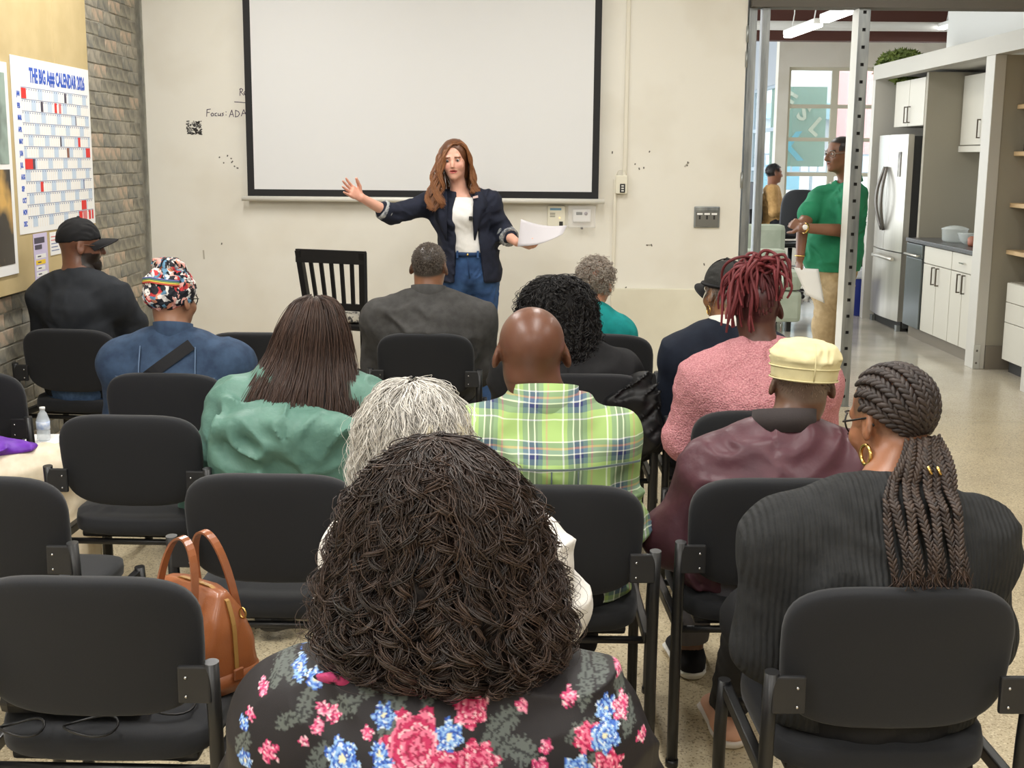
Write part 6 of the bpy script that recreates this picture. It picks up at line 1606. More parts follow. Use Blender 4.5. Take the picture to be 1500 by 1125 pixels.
def braid_lobes(P, w_, rng, base, tint, step=None):
    """P (M,3) centre line -> lumps of a three-strand plait"""
    seg = np.linalg.norm(np.diff(P, axis=0), axis=1); s = np.concatenate([[0], np.cumsum(seg)]); st = step or w_ * 1.25; n = max(3, int(s[-1] / st)); parts = []; cols = []
    out = A3((0, -1, 0))
    for i in range(n):
        a = (i + .5) / n * s[-1]; p = A3([np.interp(a, s, P[:, k]) for k in range(3)]); q = A3([np.interp(min(a + .004, s[-1]), s, P[:, k]) for k in range(3)]); r_ = A3([np.interp(max(a - .004, 0), s, P[:, k]) for k in range(3)])
        t = q - r_; t /= np.linalg.norm(t) + 1e-9; o = P_out(p); o = o - t * (o @ t); o /= np.linalg.norm(o) + 1e-9; sd = np.cross(t, o)
        tp = 1 - .35 * (a / s[-1]) ** 4
        for sgn in (-1, 1):
            ax = t * .80 + sd * sgn * -.55; ax /= np.linalg.norm(ax); e2 = np.cross(ax, o); cc = p + sd * sgn * w_ * .42 * tp + t * (st * .5 if sgn > 0 else 0)
            Lx, Ly, Lz = st * 1.02, w_ * .52 * tp, w_ * .48 * tp
            th = np.linspace(0, np.pi, 6)[:, None]; ph = np.linspace(0, 2 * np.pi, 8, endpoint=False)[None]
            X = (np.cos(th) * np.ones_like(ph))[..., None] * ax * Lx + (np.sin(th) * np.cos(ph))[..., None] * e2 * Ly + (np.sin(th) * np.sin(ph))[..., None] * o * Lz
            V = (cc + X).reshape(-1, 3); k = np.arange(8)[None]; a0 = np.arange(5)[:, None] * 8
            parts.append((V, np.stack([a0 + k, a0 + (k + 1) % 8, a0 + 8 + (k + 1) % 8, a0 + 8 + k], -1).reshape(-1, 4)))
            cols.append(np.tile(vary(base, 1, .3, rng, tint), (len(V), 1)))
    return merge(parts), np.concatenate(cols)
P_out = None
RB = rng_(51); HCb, Rb = d['HC'], d['R']
nape = np.array([.0, -.104, -.028])
for k in range(10):
    al = R_(-92 + 184 * k / 9)
    st = np.array([math.sin(al) * .92, .45 * math.cos(al) + .25, .95 * math.cos(al) + .12]); st /= np.linalg.norm(st)
    en = np.array([math.sin(al) * .34, -.80, -.98 + .10 * math.cos(al)]); en /= np.linalg.norm(en)
    t = np.linspace(0, 1, 26)[:, None]; mid = np.array([math.sin(al) * .72, -.35 * math.cos(al) - .25, .80 * math.cos(al) + .12]); mid /= np.linalg.norm(mid)
    D = st * (1 - t) ** 2 + 2 * mid * t * (1 - t) * 1.0 + en * t ** 2; D /= np.linalg.norm(D, axis=1)[:, None]
    Pl = D * np.array([.080, .100, .090]) + np.array([0, -.012, .032]); Pw = (Pl @ Rb.T + HCb).astype(np.float32)
    P_out = lambda p: (p - HCb) / np.linalg.norm(p - HCb)
    VQ, cl = braid_lobes(Pw, .0138, RB, (40, 32, 30), (66, 54, 48), .0150); o = put('cornrow', VQ, M_braid, d['e'], lambda V, cl=cl: cl)
nb_ = 10; CV = mesh_verts(d['top'])
for k in range(nb_):
    u = -1 + 2 * k / (nb_ - 1); dep = (k % 3) * .012
    p0 = (np.array([.040 * u, -.082 - .012 * (1 - abs(u)), -.042]) @ Rb.T + HCb)
    x0 = p0[0]; L_ = RB.uniform(.235, .25); n = 40; t = np.linspace(0, 1, n)
    yb = -.190 - dep
    sb = np.clip(t * 2.4, 0, 1); X = p0[0] * (1 - sb) + (.052 + .074 * u) * sb + .006 * np.sin(t * 7 + k * 2.1)
    Z = np.maximum(p0[2] - L_ * t, .845 + .01 * (k % 3))
    yb = np.array([(lambda v: -.15 if v is None else v)(on_back(None, CV, float(a_), float(b_))) for a_, b_ in zip(X, Z)]) - .012 - dep
    yb[Z > .99] = np.minimum(yb[Z > .99], p0[1]); yb = np.convolve(np.pad(yb, 5, 'edge'), np.ones(11) / 11, 'valid')
    Y = p0[1] + (yb - p0[1]) * np.clip(t * 2.2, 0, 1) + .003 * np.sin(t * 9 + k)
    Pw = np.stack([X, Y, Z], -1).astype(np.float32); P_out = lambda p: A3((0, -1, .0))
    VQ, cl = braid_lobes(Pw, .0088, RB, (40, 31, 28), (78, 61, 50), .0108); o = put('hanging_braid', VQ, M_braid, d['e'], lambda V, cl=cl: cl)
    nt2 = 16; e0 = np.tile(Pw[-1], (nt2, 1)) + RB.normal(0, .004, (nt2, 3)); e1 = e0 + np.stack([RB.normal(0, .008, nt2), RB.normal(-.004, .004, nt2), RB.uniform(-.03, -.012, nt2)], -1)
    put_strands('braid_end', bez(e0, e0 + A3((0, 0, -.008)), e1 + RB.normal(0, .006, (nt2, 3)), e1, 8).astype(np.float32), np.full((nt2, 8), .0012), M_hair, o, vary((62, 46, 38), nt2, .3, RB))
    if k in (5, 7): MB().tube([tuple(Pw[8] + A3((-.004, -.012, .006))), tuple(Pw[9] + A3((.004, -.013, -.004)))], .0035, 6).build('braid_cuff', GOLD, o)
earring(d, -1, .021, .0042, GOLD, T, d['e']); glasses(T, d['e'], M_glf, hgt=.026)

# --- person in cream trousers, mostly past the frame
M_crm = cloth('cream_trousers', (226, 214, 192), (216, 202, 178))
d = seated(sit(-2.13, 4.02, R_(-30)), R_(-30), 'person in cream trousers with a purple top, legs crossed', H=1.24, sw=.165, waist=(.15, .12), chest=(.155, .12), skin=(150, 104, 80), top=(110, 50, 170), topm=cloth('purple_satin', (110, 48, 172), (96, 40, 156), rough=.5), pantm=M_crm,
           skin_col=dark_hair_skin((40, 32, 30)), legs=((.10, .46), (.34, .385, .57)), shirt_name='tunic', off=.018)
f = Field(); f.econe((.14, .17, .65), (.26, .27, .65), (.10, .035), (.05, .014), (.3, 1, 0), k=.03); f.econe((.02, .10, .63), (.14, .17, .645), (.13, .05), (.10, .03), (.3, 1, 0), k=.04); f.post = wrinkles(.006, 16, 2)
put('tunic_hem', f.mesh(.008), cloth('purple_satin', (110, 48, 172)), d['e'])
grow_hair(d, rng_(60), 1500, 4, .02, .0015, (40, 32, 30), d['e'], 'hair', lo=-.03)
# ================================================================ standing figures
# --- the speaker
Y0 = 7.55; X0 = on_y(687, 440, Y0).x
def LP_(px, py, dy=0.): p = on_y(px, py, Y0 + dy); return A3((p.x - X0, p.y - Y0, p.z))
spk = empty('person', (X0, Y0, 0)); tag(spk, 'woman with long auburn hair speaking in navy blazer and jeans, arm stretched out', 'person')
HC = LP_(666, 235.5, -.03); Rh = rotm(180 - 6, -3, 4)
d = dict(e=spk, HC=HC, R=Rh)
nck = LP_(673, 281, .0); SLp = LP_(628, 299, .0); SRp = LP_(716, 297, .0)
EL = LP_(573, 314, -.13); WL = LP_(530, 290, -.25); ER = LP_(737, 341, .0); WR = LP_(757, 355, -.17)
waist = LP_(686, 362, .0); hipc = LP_(689, 398, .01); chest = LP_(676, 316, .0)
hx = hipc[0]; legs = [((hx - .085, .0, hipc[2] - .04), (hx - .09, -.01, .50), (hx - .10, .02, .09)), ((hx + .085, .0, hipc[2] - .04), (hx + .085, .0, .50), (hx + .10, .02, .09))]
def torso_s(f, o):
    f.econe(hipc, waist, (.165 + o, .115 + o), (.130 + o, .095 + o), k=.05)
    f.econe(waist, chest, (.130 + o, .095 + o), (.150 + o, .105 + o), k=.05)
    f.econe(chest, (nck + A3((0, 0, -.075))), (.150 + o, .105 + o), (.145 + o, .07 + o), k=.05)
    for S in (SLp, SRp): f.cone(nck + A3((0, .015, -.035)), S, .042 + o, .050 + o, .04)
    for sx in (-1, 1): f.ell(chest + A3((sx * .062, -.078, -.005)), (.056 + o, .034 + o, .050 + o), None, .04)
f = Field(); torso_s(f, -.006)
f.chain([SLp, EL], [.044, .036], .03); f.chain([EL, WL], [.038, .024], .025); f.chain([SRp, ER], [.044, .036], .03); f.chain([ER, WR], [.038, .024], .025)
for hj, kn, an in legs: f.cone(hj, kn, .082, .055, .04); f.cone(kn, an, .055, .038, .04); foot_prims(f, an, (0, -1, 0))
hand_prims(f, WL, LP_(497, 268, -.34) - WL, (.25, -.85, .45), 1.0, .10, .5, thumb=1, k=.005)
hand_prims(f, WR, LP_(795, 368, -.20) - WR, (.1, .35, .9), 1.0, .62, .2, thumb=1, k=.005)
T = head_prims(f, HC, Rh, 0.95, False, .88, True, .72, nck + A3((0, .0, -.01)), .046, 1., .95); d['T'] = T
b = .13
V, Q = f.mesh(.012, [(HC - A3((.11, .13, .15)), HC + A3((.11, .12, .13)), .0034), (WL + A3((-.22, -.16, -.06)), WL + A3((.03, .04, .14)), .0042), (WR + A3((-.03, -.12, -.08)), WR + A3((.20, .06, .08)), .0042)])
def spk_col(V):
    c = np.tile(A3(srgb(226, 172, 150)), (len(V), 1)); q = ((V - HC) @ Rh) / .95
    c *= (1 + .04 * vnoise(V * 60, 2))[:, None]
    ch = np.exp(-((np.abs(q[:, 0]) - .04) / .018) ** 2 - ((q[:, 2] + .03) / .02) ** 2) * (q[:, 1] > .03); c = c * (1 - ch[:, None] * A3((.02, .16, .14)))
    lips = ((q[:, 0] / .0235) ** 2 + ((q[:, 2] + .061) / .0115) ** 2 < 1) & (q[:, 1] > .07); c[lips] = A3(srgb(188, 98, 92))
    br = (np.abs(np.abs(q[:, 0]) - .031) < .018) & (np.abs(q[:, 2] - .0235 + .15 * np.maximum(0, np.abs(q[:, 0]) - .036)) < .0042) & (q[:, 1] > .06); c[br] = A3(srgb(112, 70, 50))
    ey = ((np.abs(q[:, 0]) - .032) / .017) ** 2 + ((q[:, 2] - .005) / .009) ** 2 < 1; c[ey & (q[:, 1] > .05)] *= A3((.78, .70, .70))
    hd = (V[:, 0] < WL[0] + .02) & (V[:, 2] > 1.2); c[hd] *= A3((1.0, .93, .92)); return np.clip(c, 0, 1)
put('body', (V, Q), M_skin, spk, spk_col)
def eyes(T, parent, iris=(90, 110, 110), s=1., y=.080):
    for sx in (-1, 1):
        p = T((sx * .032, y, .0045)); dirv = T((sx * .030, y + .02, .004)) - p; dirv = dirv / np.linalg.norm(dirv)
        o = MB().sphere(tuple(p), .0105 * s, 14).build('eye', mat('eye_white', srgb(206, 196, 190), .3), parent)
        MB().sphere(tuple(p + dirv * .0058 * s), .0080 * s, 10).build('iris', mat('iris_%d' % iris[0], srgb(*iris), .2), o)
        MB().sphere(tuple(p + dirv * .0098 * s), .0032 * s, 8).build('pupil', mat('pupil', (.01, .01, .01), .2), o)
eyes(T, spk, (52, 54, 50), .88, .0790)
# white top
f = Field(); torso_s(f, .006); f.plane(nck + A3((0, -.05, -.028)), (0, -.12, 1)); f.plane(waist + A3((0, 0, -.03)), (0, 0, -1)); f.post = wrinkles(.004, 12, 2)
put('white_top', f.mesh(.008), cloth('top_white', (240, 238, 234), (232, 230, 226), bscale=400), spk)
# jeans
M_jean = cloth('jeans_blue', (58, 88, 132), (40, 64, 102), nscale=14, bscale=600)
f = Field(); f.econe(hipc, waist + A3((0, 0, -.015)), (.170, .12), (.137, .102), k=.05)
for hj, kn, an in legs: f.cone(hj, kn, .090, .066, .04); f.cone(kn, an, .066, .062, .04)
f.plane((0, 0, waist[2] - .018), (0, 0, 1)); f.plane((0, 0, .06), (0, 0, -1)); f.post = wrinkles(.005, 14, 7)
jn = put('jeans', f.mesh(.009), M_jean, spk)
wb_ = [(waist[0] + .142 * math.cos(a), waist[1] + .107 * math.sin(a), waist[2] - .035) for a in [2 * PI * k / 40 for k in range(40)]]
MB().tube(wb_, .011, 8, closed=True, flat=1.4).build('waistband', cloth('jeans_dark', (40, 62, 98)), jn)
MB().sphere((waist[0], waist[1] - .118, waist[2] - .036), .008, 8).build('button', GOLD, jn)
for s_ in (-1, 1): MB().box((waist[0] + s_ * .06 - .006, waist[1] - .118, waist[2] - .056), (waist[0] + s_ * .06 + .006, waist[1] - .10, waist[2] - .014)).build('belt_loop', M_jean, jn)
MB().tube([(waist[0], waist[1] - .112, waist[2] - .05), (hipc[0], hipc[1] - .132, hipc[2] - .03)], .003, 6).build('fly_seam', cloth('jeans_dark', (40, 62, 98)), jn)
for i, (hj, kn, an) in enumerate(legs):
    f = Field(); foot_prims(f, (an[0], an[1], .07), (0, -1, 0), 1.05); f = f.off(.007); f.plane((0, 0, 0), (0, 0, -1)); f.plane((0, 0, .10), (0, 0, 1)); put('shoe', f.mesh(.01), M_black, spk)
# open blazer with rolled cuffs
M_blz = cloth('blazer_navy', (34, 38, 54), (28, 32, 46), bscale=700)
hemz = LP_(700, 412, 0)[2]; f = Field(); torso_s(f, .020)
f.econe(waist, A3((waist[0], .0, hemz)), (.158, .122), (.185, .14), k=.05)
cuL = EL + (WL - EL) * .20; cuR = ER + (WR - ER) * .30
f.chain([SLp, EL, cuL], [.066, .058, .056], .03); f.chain([SRp, ER, cuR], [.066, .058, .056], .03)
f.econe(LP_(679, 287, -.17), LP_(688, 425, -.17), (.062, .17), (.092, .17), (1, 0, 0), .012, .05, '-')
f.plane((0, 0, hemz), (0, 0, -1)); f.plane(nck + A3((0, 0, .012)), (0, -.2, 1), .085); f.post = wrinkles(.006, 12, 5)
bz = put('blazer', f.mesh(.008), M_blz, spk)
def flat_poly(name, pts, th, m, parent):
    n = len(pts); V = [tuple(p) for p in pts] + [tuple(p + A3((0, th, 0))) for p in pts]
    return MB().add(V, [list(range(n)), list(range(n, 2 * n))[::-1]] + [[i, n + i, n + (i + 1) % n, (i + 1) % n] for i in range(n)]).build(name, m, parent)
# lapels lie on the blazer fronts
BV = mesh_verts(bz)
def front_y(p, r=.022):
    m = (np.abs(BV[:, 0] - p[0]) < r) & (np.abs(BV[:, 2] - p[2]) < r) & (BV[:, 1] < .03); return float(BV[m, 1].min()) if m.any() else p[1]
for rows_ in (((654, 642, 281), (655, 633, 292), (655, 630, 303), (655, 637, 308), (655, 643, 325), (655, 649, 340), (655, 653, 352)), ((696, 706, 281), (694, 712, 292), (693, 714, 303), (693, 708, 308), (693, 703, 325), (694, 699, 340), (694, 696, 352))):
    Vv = []; Fq = []
    for a_, b__, py in rows_:
        for k in range(4):
            p = LP_(a_ + (b__ - a_) * k / 3, py, -.12); p[1] = front_y(p) - .007 - .004 * math.sin(PI * k / 3); Vv.append(tuple(p))
    for i_ in range(len(rows_) - 1):
        for k in range(3): Fq.append((i_ * 4 + k, i_ * 4 + k + 1, i_ * 4 + k + 5, i_ * 4 + k + 4))
    lo_ = MB().add(Vv, Fq, None, True).build('lapel', M_blz, bz); md = lo_.modifiers.new('solid', 'SOLIDIFY'); md.thickness = .006; md.offset = 0
flat_poly('lapel_pin', [LP_(692.5, 288, -.130), LP_(700, 286, -.130), LP_(700.5, 289.5, -.130), LP_(693, 291, -.130)], .004, mat('flag_pin', srgb(226, 196, 190), .4), bz)
MB().box(tuple(LP_(687, 323, -.15)), tuple(LP_(692, 317, -.15) + A3((0, .02, 0))), .002).build('clip_microphone', M_black, bz)
M_cuff = cloth('cuff_lining', (176, 178, 176), (96, 100, 108), nscale=60, bscale=None)
for E_, W_, a_, b__ in ((EL, WL, .12, .34), (ER, WR, .20, .52)):
    ax = (W_ - E_); p0, p1 = E_ + ax * a_, E_ + ax * b__
    MB().tube([tuple(p0), tuple(p0 + (p1 - p0) * .08), tuple(p1 - (p1 - p0) * .1), tuple(p1)], [.058, .062, .058, .052], 20).build('rolled_cuff', M_cuff, bz)
# long auburn hair
RH = rng_(71)
f = Field(); f.ell((0, -.02, .04), (.083, .098, .088), k=.02); f.ell((0, -.045, -.05), (.075, .065, .10), k=.04)
f.ell((0, .10, -.02), (.060, .075, .105), k=.02, op='-')
put('hair_core', ((lambda VQ: (VQ[0] @ Rh.T + HC, VQ[1]))(f.mesh(.006))), M_hair, spk, srgb(98, 60, 36))
def lock_set(starts, mids, mid2, ends, n, M, rad, amp, wave, base, tint, name, amp_p=1.5):
    """strands interpolated across guide curves given in (px, py, dy)"""
    G = [np.array([LP_(*q) for q in g]) for g in (starts, mids, mid2, ends)]; k = len(starts); u = RH.uniform(0, k - 1, n); i = np.minimum(u.astype(int), k - 2); w_ = (u - i)[:, None]
    g = [a[i] * (1 - w_) + a[i + 1] * w_ + RH.normal(0, .005, (n, 3)) for a in G]; P = bez(*g, M); t = np.linspace(0, 1, M)[None]
    ph = np.round(u * 2.2)[:, None] * 1.7 + RH.normal(0, .25, (n, 1)); L = .42
    P = P + (amp * t ** amp_p)[..., None] * np.stack([np.cos(ph + t * L / wave * 6.28), .8 * np.sin(ph + t * L / wave * 6.28), 0 * ph + 0 * t], -1)
    put_strands(name, P.astype(np.float32), rad * RH.uniform(.7, 1.3, (n, 1)) * (1 - .4 * t ** 4), M_hair, spk, vary(base, n, .25, RH, tint))
au, au2 = (128, 80, 48), (184, 128, 82)
# image-left side: from the part across the crown and down in front of the shoulder
lock_set([(672, 211, -.09), (668, 208, -.04), (662, 207, .03), (658, 210, .08)], [(648, 206, -.11), (644, 206, -.06), (640, 208, .02), (640, 212, .08)], [(644, 262, -.10), (636, 262, -.08), (630, 266, -.02), (636, 270, .06)], [(650, 296, -.15), (638, 309, -.165), (626, 300, -.13), (640, 296, .06)], 620, 26, .0014, .020, .11, au, au2, 'hair')
# image-right side, thinner and shorter, behind the cheek
lock_set([(673, 211, -.08), (672, 208, -.03), (670, 207, .03), (668, 210, .08)], [(690, 208, -.085), (692, 207, -.04), (690, 209, .03), (686, 212, .08)], [(690, 262, -.04), (694, 262, -.03), (693, 264, .02), (684, 268, .06)], [(692, 282, -.09), (700, 282, -.08), (698, 286, .0), (684, 296, .06)], 420, 24, .0014, .012, .12, au, au2, 'hair')
lock_set([(668, 208, .04), (664, 208, .06), (672, 209, .06)], [(645, 212, .12), (665, 210, .13), (688, 212, .12)], [(640, 262, .12), (665, 262, .13), (690, 262, .12)], [(640, 300, .10), (665, 304, .11), (692, 300, .10)], 260, 18, .0016, .012, .12, au, au2, 'hair')
# papers in her hand
pa, pb_, pc_, pd_ = LP_(758, 361, -.25), LP_(763, 321, -.20), LP_(831, 330, -.19), LP_(824, 343, -.24)
n = 9; V = []; F = []
for i in range(n):
    for j in range(n):
        u, v = i / (n - 1), j / (n - 1); p = (pa * (1 - u) + pd_ * u) * (1 - v) + (pb_ * (1 - u) + pc_ * u) * v; V.append(tuple(p + A3((X0, Y0 - .004 - .02 * math.sin(PI * u) * (1 - v), 0)) - A3((0, 0, .018 * math.sin(PI * u)))))
for i in range(n - 1):
    for j in range(n - 1): F.append((i * n + j, (i + 1) * n + j, (i + 1) * n + j + 1, i * n + j + 1))
ob = MB().add(V, F, None, True).build('paper_sheet', mat('paper_shaded', srgb(198, 194, 198), .7)); md = ob.modifiers.new('solid', 'SOLIDIFY'); md.thickness = .0015  # white sheet; the shadow on it is put into this grey
tag(ob, 'sheet of paper held out in the speaking woman\'s hand', 'paper')

# --- man in green polo beyond the slotted post
Y0 = 8.95; X0 = on_y(1215, 470, Y0).x
grn = empty('person', (X0, Y0, 0)); tag(grn, 'man in green polo shirt and khaki trousers standing with one arm across', 'person')
HC = LP_(1231, 226, 0); Rh = rotm(90 + 18, -2, 0); d = dict(e=grn, HC=HC, R=Rh)
nck = LP_(1243, 266, .03); SFp = LP_(1207, 287, -.10); SBp = LP_(1262, 288, .13)     # shoulder towards the camera side / far side
hipc = LP_(1218, 425, .02); waist = LP_(1222, 372, 0); chest = LP_(1229, 315, .01)
sd = A3((.42, -.9, 0)); fw = A3((-.9, -.42, 0))
ax_side = (-.35, 1, 0)
EN = LP_(1240, 338, -.20); WN = LP_(1175, 334, -.30)           # near forearm crossing the body
SN = LP_(1246, 292, -.13); EF = LP_(1176, 330, -.16); WF = LP_(1172, 377, -.20); SF2 = LP_(1200, 290, .06)
def torso_g(f, o):
    f.econe(hipc, waist, (.165 + o, .135 + o), (.175 + o, .165 + o), ax_side, k=.06)
    f.econe(waist, chest, (.175 + o, .17 + o), (.185 + o, .145 + o), ax_side, k=.06)
    f.econe(chest, nck + A3((0, 0, -.09)), (.185 + o, .145 + o), (.16 + o, .09 + o), ax_side, k=.06)
    f.ell(waist + A3((-.07, -.02, .03)), (.13 + o, .13 + o, .14 + o), None, .06)
    for S in (SN, SF2): f.cone(nck + A3((0, 0, -.035)), S, .05 + o, .06 + o, .05)
legs = [((hipc[0] - .03, -.07, hipc[2] - .04), (hipc[0] - .06, -.08, .50), (hipc[0] - .05, -.08, .09)), ((hipc[0] + .02, .09, hipc[2] - .04), (hipc[0] + .0, .10, .50), (hipc[0] + .02, .11, .09))]
f = Field(); torso_g(f, -.01); f.chain([SN, EN], [.058, .048], .03); f.chain([EN, WN], [.047, .031], .03); f.chain([SF2, EF], [.056, .045], .03); f.chain([EF, WF], [.043, .030], .03)
for hj, kn, an in legs: f.cone(hj, kn, .09, .064, .04); f.cone(kn, an, .06, .044, .04); foot_prims(f, an, (-.9, -.3, 0))
hand_prims(f, WN, LP_(1160, 326, -.24) - WN, (.2, .9, -.2), 1.0, .75, .1, thumb=1, k=.006)
hand_prims(f, WF, LP_(1170, 402, -.19) - WF, (.85, .3, 0), 1.0, .35, .1, thumb=-1, k=.006)
T = head_prims(f, HC, Rh, 1.05, True, 1.05, True, 1.1, nck, .062, 1., 1.04); d['T'] = T
V, Q = f.mesh(.012, [(HC - A3((.14, .13, .15)), HC + A3((.13, .13, .14)), .0042), (WN + A3((-.16, -.08, -.10)), WN + A3((.05, .12, .10)), .005), (WF + A3((-.07, -.09, -.19)), WF + A3((.09, .09, .04)), .005)])
def grn_col(V):
    c = np.tile(A3(srgb(128, 88, 66)), (len(V), 1)); q = ((V - HC) @ Rh) / 1.05; c *= (1 + .05 * vnoise(V * 50, 2))[:, None]
    c = dark_hair_skin((34, 28, 26))(c, q, V)
    mu = (np.abs(q[:, 0]) < .026) & (np.abs(q[:, 2] + .047) < .005) & (q[:, 1] > .075); c[mu] = A3(srgb(60, 44, 38))
    lp = (np.abs(q[:, 0]) < .024) & (np.abs(q[:, 2] + .062) < .010) & (q[:, 1] > .078); c[lp] *= A3((.95, .72, .72))
    br = (np.abs(np.abs(q[:, 0]) - .032) < .018) & (np.abs(q[:, 2] - .026) < .0035) & (q[:, 1] > .06); c[br] = A3(srgb(50, 38, 34)); return np.clip(c, 0, 1)
put('body', (V, Q), M_skin, grn, grn_col); eyes(T, grn, (60, 40, 30), 1.05)
glasses(T, grn, mat('glasses_wire', srgb(150, 140, 130), .3, metal=.7))
M_polo = cloth('polo_green', (44, 134, 96), (36, 120, 86), bscale=500, nscale=8)
f = Field(); torso_g(f, .014); mN = SN + (EN - SN) * .85; mF = SF2 + (EF - SF2) * .62; f.chain([SN, mN], [.074, .080], .03); f.chain([SF2, mF], [.074, .078], .03)
f.plane((0, 0, LP_(1205, 398, -.1)[2]), (0, 0, -1)); f.plane(nck + A3((0, 0, .0)), (-.35, -.1, 1), .085); f.post = wrinkles(.008, 10, 4)
pl = put('polo_shirt', f.mesh(.008), M_polo, grn)
d['nck'] = nck; d['top'] = pl
n = 30; V = []; F = []
for i in range(n + 1):
    a = R_(198 + 25) + (2 * PI - R_(50)) * i / n
    for r, z in ((.082, -.005), (.095, .012), (.105, -.028)): V.append((nck[0] + r * math.cos(a) - .005, nck[1] + r * math.sin(a), nck[2] + z + .35 * r * math.cos(a) * 1 + .0))
for i in range(n):
    for k in range(2): F.append((i * 3 + k, i * 3 + k + 1, (i + 1) * 3 + k + 1, (i + 1) * 3 + k))
co = MB().add(V, F, None, True).build('collar', M_polo, pl); md = co.modifiers.new('solid', 'SOLIDIFY'); md.thickness = .005
MB().sphere(tuple(LP_(1217, 268, -.07)), .008, 8).build('button', M_paper, pl)
M_kha = cloth('khaki', (186, 164, 128), (172, 150, 114))
f = Field(); f.econe(hipc, waist + A3((0, 0, -.04)), (.172, .142), (.178, .165), ax_side, k=.05)
for hj, kn, an in legs: f.cone(hj, kn, .105, .082, .05); f.cone(kn, an, .08, .075, .04)
f.plane((0, 0, .04), (0, 0, -1)); f.plane((0, 0, waist[2] - .02), (0, 0, 1)); f.post = wrinkles(.006, 10, 3); put('trousers', f.mesh(.01), M_kha, grn)
for hj, kn, an in legs:
    f = Field(); foot_prims(f, (an[0], an[1], .07), (-.9, -.3, 0), 1.12); f = f.off(.008); f.plane((0, 0, 0), (0, 0, -1)); f.plane((0, 0, .10), (0, 0, 1)); put('shoe', f.mesh(.011), M_black, grn)
axw = (WN - EN) / np.linalg.norm(WN - EN); q = EN + (WN - EN) * .93
wt_ = MB().tube([tuple(q - axw * .011), tuple(q + axw * .011)], .036, 18).build('watch', GOLD, grn); MB().sphere(tuple(q + A3((-.01, -.034, .008))), .019, 12, scale=(1, .45, 1)).build('watch_face', M_paper, wt_)
MB().tube([tuple(WF + A3((.034 * math.cos(a), .034 * math.sin(a), .012))) for a in [2 * PI * k / 20 for k in range(20)]], .005, 6, closed=True).build('bracelet', GOLD, grn)
n = 8; V = []; F = []; pa, pb_, pc_, pd_ = LP_(1162, 398, -.21), LP_(1162, 382, -.14), LP_(1198, 393, -.16), LP_(1207, 443, -.18)
pe = LP_(1178, 430, -.23)
for i in range(n):
    for j in range(n):
        u, v = i / (n - 1), j / (n - 1); p = (LP_(1163, 392, -.225) * (1 - u) + LP_(1181, 432, -.235) * u) * (1 - v) + (LP_(1199, 394, -.20) * (1 - u) + LP_(1208, 444, -.21) * u) * v
        V.append(tuple(p + A3((X0, Y0 - .012 * math.sin(PI * v), 0))))
for i in range(n - 1):
    for j in range(n - 1): F.append((i * n + j, (i + 1) * n + j, (i + 1) * n + j + 1, i * n + j + 1))
ob = MB().add(V, F, None, True).build('paper_sheet', M_paper); md = ob.modifiers.new('solid', 'SOLIDIFY'); md.thickness = .003; tag(ob, 'white papers hanging from the hand of the man in green', 'paper')

# --- man in tan sweater on a tall office chair, far behind
Y0 = 16.0; X0 = on_y(1134, 320, Y0).x
tn = empty('person', (X0, Y0, 0)); tag(tn, 'man in tan sweater sitting in the office beyond', 'person')
HC = LP_(1134, 254, 0); Rh = rotm(-78, -2, 0); d = dict(e=tn, HC=HC, R=Rh)
nck = LP_(1131, 272, 0); hipc = LP_(1134, 327, 0); kn = hipc + A3((.42, -.08, -.02)); an = hipc + A3((.40, -.08, -.42)); S1 = LP_(1130, 281, -.16); E1 = LP_(1134, 310, -.22); W1 = LP_(1152, 311, -.12); S2 = LP_(1133, 281, .16)
def torso_t(f, o):
    f.econe(hipc, LP_(1130, 300, 0), (.17 + o, .13 + o), (.165 + o, .12 + o), (0, 1, 0), k=.05); f.econe(LP_(1130, 300, 0), nck + A3((0, 0, -.08)), (.165 + o, .12 + o), (.16 + o, .08 + o), (0, 1, 0), k=.05)
    for S in (S1, S2): f.cone(nck + A3((0, 0, -.04)), S, .045 + o, .055 + o, .04)
f = Field(); torso_t(f, -.01); T = head_prims(f, HC, Rh, 1., True, 1., True, 1., nck, .056); d['T'] = T; f.chain([S1, E1, W1], [.055, .045, .03]); f.chain([S2, E1 + A3((0, .42, 0)), W1 + A3((0, .3, 0))], [.055, .045, .03])
for dy in (0, .2): f.chain([hipc + A3((0, dy - .1, 0)), kn + A3((0, dy, 0)), an + A3((0, dy, 0))], [.085, .06, .042]); f.cone(an + A3((0, dy, -.04)), an + A3((.14, dy, -.05)), .036, .03)
hand_prims(f, W1, (.7, .3, -.2), (0, .3, -1), 1., .4); hand_prims(f, W1 + A3((0, .3, 0)), (.7, -.3, -.2), (0, -.3, -1), 1., .4, thumb=-1)
put('body', f.mesh(.014, [(HC - .14, HC + .14, .006)]), M_skin, tn, lambda V: np.clip(dark_hair_skin((30, 26, 26))(np.tile(A3(srgb(148, 102, 80)), (len(V), 1)), (V - HC) @ Rh, V), 0, 1))
M_tan2 = cloth('tan_knit', (202, 162, 108), (188, 148, 96)); f = Field(); torso_t(f, .018); f.chain([S1, E1, W1], [.075, .065, .045]); f.chain([S2, E1 + A3((0, .42, 0)), W1 + A3((0, .3, 0))], [.075, .065, .045]); f.plane(nck + A3((0, 0, .01)), (0, 0, 1), .08); f.post = wrinkles(.008, 10, 2)
put('sweater', f.mesh(.012), M_tan2, tn)
f = Field(); f.econe(hipc + A3((0, 0, -.03)), hipc + A3((0, 0, .03)), (.17, .14), (.17, .14), (0, 1, 0))
for dy in (0, .2): f.chain([hipc + A3((0, dy - .1, 0)), kn + A3((0, dy, 0)), an + A3((0, dy, 0))], [.097, .072, .06])
put('trousers', f.mesh(.014), cloth('trousers_dark', (40, 42, 50)), tn)
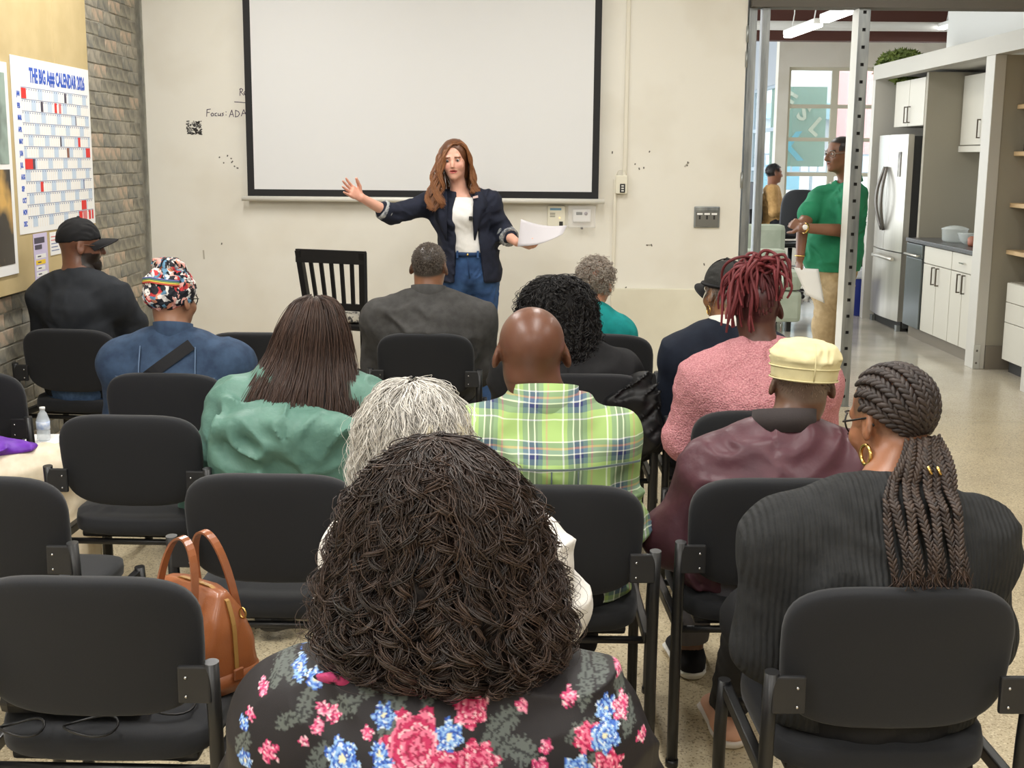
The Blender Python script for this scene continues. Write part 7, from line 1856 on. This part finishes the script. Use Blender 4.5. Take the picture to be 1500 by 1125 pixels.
for dy in (0, .2): put('shoe', Field().cone(an + A3((0, dy, -.04)), an + A3((.15, dy, -.05)), .045, .038).mesh(.012), M_black, tn)
grow_hair(d, rng_(80), 700, 3, .01, .002, (28, 24, 24), tn, 'hair')
MB().sphere(tuple(T((-.088, -.005, -.002))), .014, 8).build('earbud', M_paper, tn)
def office_chair(name, label, x, y, rz, seat):
    e = empty(name, (x, y, 0), rz); tag(e, label, 'office chair')
    MB().box((-.24, -.22, seat - .06), (.24, .24, seat), .03).build('seat', M_black, e)
    bm_ = pad_mesh('backrest', .46, .56, .04, 3.2, .02, .03); bm_.transform(Matrix.Translation((0, -.26, seat + .36)) @ Matrix.Rotation(R_(8), 4, 'X')); add_mesh('backrest', bm_, mat('mesh_back', srgb(54, 56, 62), .6), e)
    MB().tube([(0, -.2, seat - .05), (0, -.29, seat + .02), (0, -.29, seat + .3)], .02, 8).build('back_support', M_black, e)
    MB().tube([(0, 0, .08), (0, 0, seat - .06)], .028, 10).build('gas_lift', M_black, e)
    MB().tube([(.2 * math.cos(a), .2 * math.sin(a), .36) for a in [2 * PI * k / 20 for k in range(20)]], .012, 6, closed=True).build('foot_ring', M_chrome, e)
    for k in range(5):
        a = 2 * PI * k / 5; MB().tube([(0, 0, .10), (.28 * math.cos(a), .28 * math.sin(a), .07)], .018, 6).build('base_arm', M_black, e); MB().sphere((.28 * math.cos(a), .28 * math.sin(a), .03), .03, 8).build('caster', M_black, e)
    for s in (-1, 1): MB().tube([(s * .25, .0, seat - .03), (s * .28, .0, seat + .18), (s * .28, .12, seat + .2)], .016, 6).build('armrest', M_black, e)
    return e
office_chair('office_chair', 'black tall office chair under the man in the tan sweater', X0 - .02, Y0, R_(-82), hipc[2] - .125)
p = on_y(1168, 280, 15.2); office_chair('office_chair', 'empty dark mesh-back office chair beside the man in tan', p.x, 15.45, R_(8), 1.33 - .66)

# ---------------------------------------------------------------- small things near the floor
f = Field(); g = on_z(400, 942, 0); f.econe((0, 0, .05), (0, .02, .17), (.075, .05), (.055, .04), (1, 0, 0), .03, .02); f.post = wrinkles(.006, 18, 3); f.plane((0, 0, 0), (0, 0, -1))
fb = empty('small_black_bag', (g.x, g.y + .04, 0)); tag(fb, 'small black bag on the floor under the empty chair behind the mint jacket', 'bag')
put('body', f.mesh(.008), mat('black_nylon', srgb(18, 18, 20), .3), fb); MB().tube([(-.05, -.02, .18), (-.03, -.02, .23), (.03, -.02, .23), (.05, -.02, .18)], .006, 6).build('handle', M_black, fb)
MB().box((-.012, -.062, .10), (.012, -.05, .13), .002).build('buckle', M_chrome, fb)
f = Field(); g = on_z(97, 772, 0); f.ell((0, 0, .07), (.09, .08, .09)); f.cone((0, 0, .12), (.02, 0, .22), .05, .03, .04); f.post = lambda P: wrinkles(.016, 16, 5)(P); f.plane((0, 0, 0), (0, 0, -1))
pb2 = put('plastic_bag', f.mesh(.008), mat('bag_white', srgb(226, 224, 226), .35), None); pb2.location = (g.x - .02, g.y + .05, 0); tag(pb2, 'crumpled white plastic bag on the floor beside the cream trousers', 'bag')
p0 = [on_y(x, y, 2.86) for x, y in ((1108, 925), (1098, 942), (1088, 968), (1086, 992), (1092, 1014), (1104, 1032), (1116, 1040))]
o = strap(MB(), [tuple(p) for p in p0], .020, .003, (.35, 1, 0)).build('bag_strap', M_strap); tag(o, 'black bag strap looping down beside the chair of the braided woman', 'strap')
